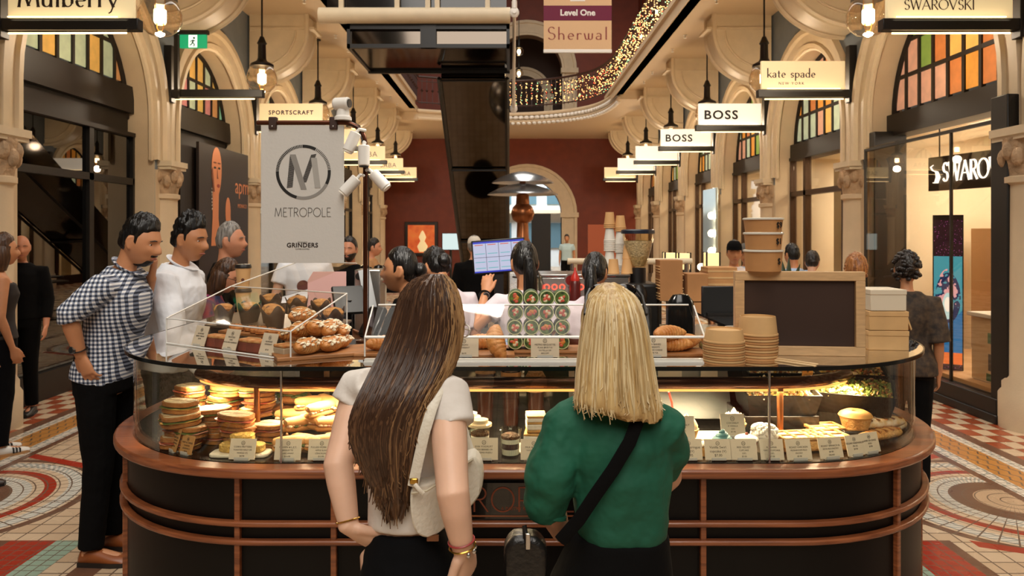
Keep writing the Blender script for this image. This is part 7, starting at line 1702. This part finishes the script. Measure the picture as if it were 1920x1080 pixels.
# ================================================================== rear counter, coffee machine and equipment
rnd = random.Random(5)
t = thing('rear_counter', 'dark rear service counter behind the staff', 'counter', (.75, 5.45, 0))
MB().box(-1.28, .27, -.30, .35, 0, .93).build('body', LAM, t); MB().box(-1.29, .29, -.34, .38, .93, .965).build('worktop', mat('worktop_grey', '4a4642', .3), t, bevel=.004)
RC = .966
Yc = 5.25
t = thing('coffee_machine', 'silver espresso machine with round red lit buttons on the rear counter', 'coffee machine', (px(1092, Yc), Yc, RC))
SILV = mat('machine_silver', 'b9b7b2', .25, metal=.9); w = .30
MB().box(-w, w, -.20, .24, .30, .445).build('body', SILV, t, bevel=.012); MB().box(-w+.03, w-.03, -.06, .24, .06, .31).build('back_panel', BLACK, t); MB().box(-w, w, -.22, .24, 0, .06).build('drip_tray', SILV, t, bevel=.006); MB().box(-w-.005, w+.005, -.21, .25, .445, .46).build('cup_rail', STEEL, t, bevel=.003)
RLED = glow('led_red', 'ff3a28', 5)
for c in (-.19, -.01, .17):
    for i in range(3): MB().tube([(c-.07+.052*i+.017*math.cos(a), -.204, .375+.017*math.sin(a)) for a in [2*PI*k/14 for k in range(14)]], .0035, 6, closed=True).build('button', RLED, t)
    MB().cyl((c+.02, -.12, .31), (c+.02, -.12, .22), .035, 16).build('group_head', STEEL, t); MB().cyl((c+.02, -.14, .225), (c+.02, -.30, .215), .014, 10).build('filter_handle', BLACK, t)
MB().lathe([(0, 0), (.045, 0), (.045, .012), (0, .012)], 24, M=Matrix.Translation((-.10, -.20, .42)) @ Matrix.Rotation(PI/2, 4, 'X')).build('gauge', STEEL, t); MB().lathe([(0, .012), (.034, .012), (.034, .014), (0, .014)], 20, M=Matrix.Translation((-.10, -.20, .42)) @ Matrix.Rotation(PI/2, 4, 'X')).build('gauge_face', mat('gauge_red', '7a1c18', .3), t)
for x in (-.27, .27): MB().tube([(x, -.16, .32), (x, -.22, .24), (x, -.23, .12)], .006, 6).build('steam_wand', STEEL, t)
# order screen
t = thing('order_screen', 'tilted flat screen showing a blue and white order table', 'screen', (px(936, 4.95), 4.95, RC+.0), rz=.06)
sw_, sh_ = .178, .112; z0 = pz(480, 4.95)-RC; M = Matrix.Translation((0, 0, z0)) @ Matrix.Rotation(-.075, 4, 'Y')
MB().box(-sw_, sw_, 0, .035, -sh_, sh_, M).build('casing', BLACK, t, bevel=.005); MB().box(-sw_+.009, sw_-.009, -.003, 0, -sh_+.010, sh_-.010, M).build('display', glow('screen_blue', 'cdd0ea', .85), t)
m = MB(); m.box(-sw_+.009, sw_-.009, -.005, -.003, sh_-.022, sh_-.010, M).box(-sw_+.009, sw_-.009, -.005, -.003, -sh_+.010, -sh_+.020, M); m.build('title_bar', glow('screen_bar', '3a46d0', .8), t)
m = MB(); [m.box(-sw_+.085*i+.006, -sw_+.085*i+.009, -.005, -.003, -sh_+.02, sh_-.02, M) for i in range(1, 5)]; m.box(-sw_+.01, sw_-.01, -.005, -.003, -.004, -.001, M); m.build('grid_line', mat('grid_dark', '5a5a78', .5), t)
m = MB(); [m.box(-sw_+.018+.085*i, -sw_+.085+.083*i, -.005, -.003, z, z+.005, M) for i in range(4) for z in (-.075, -.035, .02)]; m.build('order_rows', glow('screen_cyan', '7fd0d8', .7), t)
m = MB(); [m.box(-sw_+.02+.085*i, -sw_+.075+.085*i, -.0055, -.003, .078, .083, M) for i in range(4)]; m.build('order_heads', glow('screen_orange', 'e8623a', .8), t)
MB().box(-.03, .03, .02, .05, 0, z0).box(-.10, .10, -.04, .10, 0, .012).build('stand', BLACK, t)
# grinder with hopper
Yg = 5.15; xg = px(1196, Yg)
t = thing('coffee_grinder', 'black coffee grinder with a big clear bean hopper', 'coffee grinder', (xg, Yg, RC))
MB().box(-.12, .12, -.16, .16, 0, .40).build('body', BLACK, t, bevel=.02); MB().cyl((0, 0, .40), (0, 0, .50), .055, 20).build('neck', BLACK, t)
MB().lathe([(.045, .50), (.065, .53), (.105, .70), (.108, .735), (.104, .735), (.062, .535), (.04, .505)], 32, cap=False).build('hopper', glass('hopper_glass', 'fbf6ea', .8, .03, .06), t)
MB().lathe([(0, .51), (.042, .51), (.064, .55), (.098, .685), (0, .69)], 28).build('beans', mat('beans_pale', 'e0cba4', .7, var=(60, .4), bump=(90, .6)), t); MB().lathe([(0, .735), (.115, .735), (.115, .757), (.105, .765), (0, .765)], 32).build('lid', mat('lid_blue', '1c2230', .3), t)
M = Matrix.Translation((-.05, -.162, .35)) @ Matrix.Rotation(PI/2, 4, 'X'); MB().lathe([(0, 0), (.035, 0), (.035, .008), (0, .008)], 24, M=M).build('badge', WHITE, t); MB().box(-.068, -.032, -.1725, -.170, .345, .355).build('badge_bar', INKB, t)
t = thing('coffee_grinder', 'second black coffee grinder with a round black top in front of the bean hopper', 'coffee grinder', (px(1196, 4.95), 4.92, RC)); MB().box(-.07, .07, -.08, .08, 0, .26).build('body', BLACK, t, bevel=.012); MB().lathe([(.03, .26), (.05, .29), (.057, .33), (.05, .37), (.025, .40), (0, .405)], 24).build('dome', BLACK, t)
# stacked paper cups on the machine
PCW = mat('cup_white', 'dcd6cb', .6); PCK = mat('cup_kraft', 'cf9f68', .7)
def cup_stack(x, y, z, n, r, label, m_, h=.09, step=.012, grp=None):
    for i in range(n):
        o = thing('paper_cup', f'{["lowest", "second", "third", "fourth", "fifth", "sixth", "seventh", "eighth"][i] if i < n-1 else "topmost"} {label}', 'cup', (x, y, z+i*step), group=grp)
        MB().lathe([(r, 0), (r*1.06, .002), (r*1.06, .007), (r*.98, .008), (r*.72, h), (r*.70, h), (r*.70, h-.004), (0, h-.004)], 22, cap=False).build('cup', m_, o)
zc = RC+.46
for j, (xp, segs) in enumerate(((1143, (('w', 6, 'white cup of the lower part'), ('w', 7, 'white cup of the upper part'), ('k', 3, 'kraft cup at the top'))), (1163, (('w', 5, 'white cup of the lower part'), ('w', 6, 'white cup of the upper part'), ('k', 3, 'kraft cup at the top'))))):
    z = zc
    for a, (c, n, nm) in enumerate(segs):
        cup_stack(px(xp, 5.32), 5.32, z, n, .040, f'{nm} of the {"left" if j == 0 else "right"} tall cup stack', PCW if c == 'w' else PCK, .09 if a else .09, .012, 'cup stacks on the espresso machine'); z += (n-1)*.012+.091-.0
for j, (xp, Y, z, nm) in enumerate(((1150, 5.14, zc, 'kraft cup standing alone before the left cup stack'), (1176, 5.14, zc, 'kraft cup standing alone before the right cup stack'), (1178, 5.16, zc+.10, 'kraft cup with a logo balanced over the right one'))):
    o = thing('paper_cup', nm, 'cup', (px(xp, Y), Y, z)); MB().lathe([(.041, 0), (.043, .003), (.041, .008), (.031, .10), (0, .10)], 24).build('cup', PCK, o)
    if j == 2: MB().lathe([(.041, -.002), (.041, 0), (.0, 0)], 20).build('saucer', PCW, o)
# kraft cartons
def carton(xp, y0, y1, wpx, Y, d, label, m_, z0=None, lines=0):
    z = pz(y1, Y) if z0 is None else z0; w = wpx*Y/F/2; o = thing('carton', label, 'box', (px(xp, Y), Y, z)); h = pz(y0, Y)-z
    MB().box(-w, w, -d/2, d/2, 0, h).build('carton', m_, o, bevel=.003)
    if lines:
        m = MB(); [m.box(-w-.004*rnd.random(), w+.004*rnd.random(), -d/2-.002, d/2, h*(i+.3)/lines, h*(i+.55)/lines) for i in range(lines)]; m.build('folded_edges', KRAFT2, o)
    return o
KB = mat('carton_kraft', 'b07a48', .75, var=(6, .15))
carton(1254, 487, 0, 42, 4.98, .16, 'tall stack of folded kraft cartons with frayed edges beside the grinder', KB, TOP+.002, 0)
m = MB(); o = bpy.data.objects['carton']; hh = pz(487, 4.98)-TOP-.002
for i in range(14): z = .01+i*(hh-.02)/14; w = .072; m.box(-w-.014*rnd.random(), w+.014*rnd.random(), -.078, .06, z, z+.006)
m.build('folded_edges', KRAFT2, o)
carton(1302, 512, 0, 38, 4.96, .18, 'plain kraft carton right of the frayed carton stack', KB, TOP+.002)
carton(1347, 500, 0, 54, 5.05, .2, 'wide kraft carton stack behind the black monitor', KRAFT, TOP+.002, 5)
o = thing('notice_board', 'rust coloured board standing behind the cup stacks', 'board', (px(1135, 6.4), 6.4, 0)); MB().box(-.15, .15, -.02, .02, .9, pz(421, 6.4)).box(-.14, -.11, -.02, .02, 0, .9).box(.11, .14, -.02, .02, 0, .9).build('panel', mat('rust_panel', 'b4552a', .6), o)
o = thing('monitor', 'back of a black monitor right of the kraft cartons', 'screen', (px(1351, 4.1), 4.1, TOP+.011)); zz = pz(592, 4.1)-o.location.z
MB().box(-.100, .100, 0, .03, zz, pz(537, 4.1)-o.location.z).build('casing', mat('monitor_black', '181818', .45), o, bevel=.004); MB().box(-.02, .02, .03, .06, 0, zz+.05).box(-.08, .08, -.04, .1, -.01, .004).build('stand', BLACK, o)
o = thing('side_bench', 'dark service bench inside the island on the right', 'bench', (.72, 4.1, 0)); MB().box(.10, .32, -.35, .35, 0, .925).build('body', LAM, o); MB().box(.08, .325, -.37, .37, .925, .947).build('worktop', MATS['worktop_grey'], o)
o = thing('card_scale', 'rounded black till scale behind the end of the acrylic cover', 'scale', (px(1272, 4.0), 3.95, .948)); MB().lathe([(.075, 0), (.08, .02), (.075, .35), (.068, .40), (.04, .435), (0, .44)], 24, sq=(1, .6)).build('housing', mat('gloss_black', '0f0e0e', .15), o)
o = thing('sauce_bottle', 'dark red squeeze bottle with a red nozzle on the rear counter', 'bottle', (px(1076, 5.1), 5.0, RC)); MB().lathe([(.035, 0), (.037, .01), (.037, .40), (.03, .42), (0, .42)], 20).build('bottle', mat('sauce_dark', '5a1c18', .3), o); MB().lathe([(.03, .42), (.03, .44), (.01, .48), (.004, .51), (0, .51)], 16).build('nozzle', mat('nozzle_red', 'c0281c', .4), o)
o = thing('glass_jug', 'clear glass jar beside the order screen', 'jar', (px(1005, 5.1), 5.05, RC)); MB().lathe([(.0, 0), (.05, 0), (.055, .02), (.055, .40), (.045, .42), (.045, .45), (.042, .45), (.05, .40), (.05, .02), (0, .01)], 24).build('glass', JARG, o)
# rail behind the machine
o = thing('handrail', 'pale horizontal rail behind the espresso machine', 'rail', (0, 7.2, 0)); zr = pz(490, 7.2)
MB().cyl((.55, 0, zr), (1.75, 0, zr), .03, 12).build('rail', CREAM2, o); [MB().cyl((x, 0, 0), (x, 0, zr), .025, 10).build('post', STEEL, o) for x in (.6, 1.15, 1.7)]
# table lamps / lit glass cabinets behind the rear counter on the right
for i, (xp, y0, y1, w) in enumerate(((1281, 475, 505, 22), (1334, 474, 502, 24), (1255, 474, 490, 20))):
    Y = 8.5; o = thing('display_lantern', ['middle lit square glass lantern right of the grinder', 'right lit square glass lantern by the man in the cap', 'left small lit glass lantern right of the grinder'][i], 'lantern', (px(xp, Y), Y, 0)); a = w*Y/F/2
    MB().box(-a, a, -a, a, pz(y1, Y), pz(y0, Y)).build('shade', mat('lantern_shade', 'ecd8a4', .5, emit='ffdf9a', estr=.9), o, bevel=.004)
    m = MB(); [m.box(sx*a-.008, sx*a+.008, sy*a-.008, sy*a+.008, pz(y1, Y)-.03, pz(y0, Y)+.01) for sx in (-1, 1) for sy in (-1, 1)]; m.box(-a, a, -a, a, pz(y1, Y)-.05, pz(y1, Y)-.002); m.build('frame', BLACK, o); MB().cyl((0, 0, 0), (0, 0, pz(y1, Y)-.04), .04, 10).build('stand', BLACK, o)
# left arm of the island: takeaway cups, till, pink card
for i, (z, nm) in enumerate(((TOP, 'lower lidded kraft coffee cup of the pair on the left counter'), (TOP+.137, 'upper lidded kraft coffee cup stacked on the lower one'))):
    Y = 4.25; o = thing('coffee_cup', nm, 'cup', (px(456, Y), Y, z)); MB().lathe([(.031, 0), (.043, .118), (0, .118)], 28).build('cup', PCK, o); MB().lathe([(.046, .115), (.046, .124), (.042, .135), (.036, .137), (0, .136)], 28).build('lid', BLACK, o)
    MB().lathe([(.0, 0), (.009, 0), (.009, .002), (0, .002)], 16, M=Matrix.Translation((.012, -.0392, .05)) @ Matrix.Rotation(PI/2, 4, 'X')).build('stamp', mat('stamp_brown', '6a3a24', .6), o)
o = thing('till_bench', 'dark till bench inside the island behind the left acrylic cover', 'bench', (-.62, 4.3, 0)); MB().box(-.32, -.07, -.40, .42, 0, 1.0).build('body', LAM, o); MB().box(-.325, -.05, -.42, .44, 1.0, 1.02).build('worktop', MATS['worktop_grey'], o)
TB = 1.021
o = thing('till_screen', 'tilted black till screen left of the copper pole', 'screen', (px(654, 3.98), 3.98, TB), rz=.5); M = Matrix.Translation((0, 0, .33)) @ Matrix.Rotation(-.5, 4, 'X'); MB().box(-.085, .085, -.012, .012, -.08, .08, M).build('casing', BLACK, o, bevel=.006); MB().box(-.075, .075, .012, .014, -.07, .07, M).build('display', mat('till_glass', '2a2622', .1), o); MB().cyl((0, 0, 0), (0, .0, .33), .02, 10).lathe([(.07, 0), (.07, .01), (0, .014)], 18).build('stand', BLACK, o)
o = thing('card_terminal', 'black card terminal tilted at the right end of the left acrylic cover', 'terminal', (px(664, 3.8), 3.95, TB), rz=-.4); M = Matrix.Translation((.08, 0, .22)) @ Matrix.Rotation(-.7, 4, 'X'); MB().box(-.05, .05, -.02, .02, -.09, .09, M).build('body', mat('gloss_black', '0f0e0e'), o, bevel=.01); MB().cyl((.08, 0, 0), (.08, 0, .2), .018, 10).build('stand', BLACK, o)
o = thing('menu_card', 'blank pink card standing beside the tills', 'card', (px(613, 4.15), 4.15, TOP+.002), rz=.12); z1 = pz(510, 4.15)-TOP
MB().prism([(-.105, 0), (.105, 0), (.105, z1), (-.075, z1), (-.105, z1-.05)], 0, .005).build('card', mat('card_pink', 'e5b3ac', .6), o)
o = thing('cash_register', 'grey steel till unit with a round dial beside the copper pole', 'till', (px(678, 4.3), 4.42, TB)); MB().box(-.05, .10, -.08, .1, 0, pz(505, 4.4)-TB).build('body', SILV, o, bevel=.006); MB().lathe([(0, 0), (.022, 0), (.022, .01), (0, .01)], 18, M=Matrix.Translation((-.02, -.081, pz(518, 4.34)-TB)) @ Matrix.Rotation(PI/2, 4, 'X')).build('dial', BLACK, o)
o = thing('bread_plate', 'plate heaped with pale orange pastries beside the copper pole', 'plate', (px(712, 4.6), 4.62, TB)); MB().lathe([(.03, 0), (.04, .38), (.10, .40), (.10, .405), (0, .405)], 24).build('stand', PLATE, o); m = MB(); [m.ball((rnd.uniform(-.07, .07), rnd.uniform(-.05, .05), .42+.012*rnd.random()), (.035, .022, .016), 10, 6) for _ in range(9)]; q = m.build('pastries', mat('pastry_orange', 'd99a6a', .6), o); q['kind'] = 'stuff'
for i in range(3):
    o = thing('milk_jug', ['left black rounded jug behind the copper pole', 'middle black rounded jug behind the copper pole', 'right black rounded jug behind the copper pole'][i], 'jug', (px(684+26*i, 5.6), 5.6, TOP+.002)); MB().lathe([(.045, 0), (.05, .04), (.052, .12), (.045, .17), (.03, .20), (0, .21)], 18).build('body', mat('gloss_black', '0f0e0e'), o); MB().tube([(.04, 0, .16), (.075, 0, .13), (.045, 0, .05)], .008, 6).build('handle', BLACK, o)
o = thing('paper_note', 'white paper order slips standing left of the dark haired staff', 'paper', (px(716, 4.05), 4.05, TB)); MB().box(-.03, .03, 0, .003, 0, pz(502, 4.05)-TB, Matrix.Rotation(-.2, 4, 'Y')).build('slip', mat('paper_slip', 'dfe2e4', .6), o)
# seating far back
for i, (x, y) in enumerate(((-.6, 14.5), (.4, 16), (2.3, 11.5))):
    o = thing('cafe_table', ['small dark round table left of the dome lamp', 'small dark round table right of the dome lamp', 'small dark round table beyond the rear counter'][i], 'table', (x, y, 0)); MB().lathe([(.0, .72), (.35, .72), (.36, .735), (.35, .75), (0, .75)], 28).build('table_top', DARKWOOD, o); MB().lathe([(.22, 0), (.22, .02), (.03, .05), (.03, .72)], 16).build('pedestal', BLACK, o)
o = thing('potted_plant', 'dark leafy plant standing behind the kraft tubs', 'plant', (px(1478, 7.0), 7.0, 0)); MB().lathe([(.10, 0), (.14, .4), (.13, .4), (0, .38)], 20).build('pot', BLACK, o); MB().cyl((0, 0, .38), (0, 0, 1.0), .015, 8).build('stem', mat('stem_green', '2f3a1c', .6), o)
m = MB()
for i in range(15):
    a = rnd.uniform(0, 6.28); r_ = rnd.uniform(.05, .13); z0 = .75+.03*i; m.tube([(0, 0, z0), (r_*.6*math.cos(a), r_*.6*math.sin(a), z0+.14), (r_*1.1*math.cos(a), r_*1.1*math.sin(a), z0+.30)], [(.006, .003), (.032, .004), (.003, .002)], 6)
m.build('leaves', mat('leaf_plant', '27381f', .5), o)
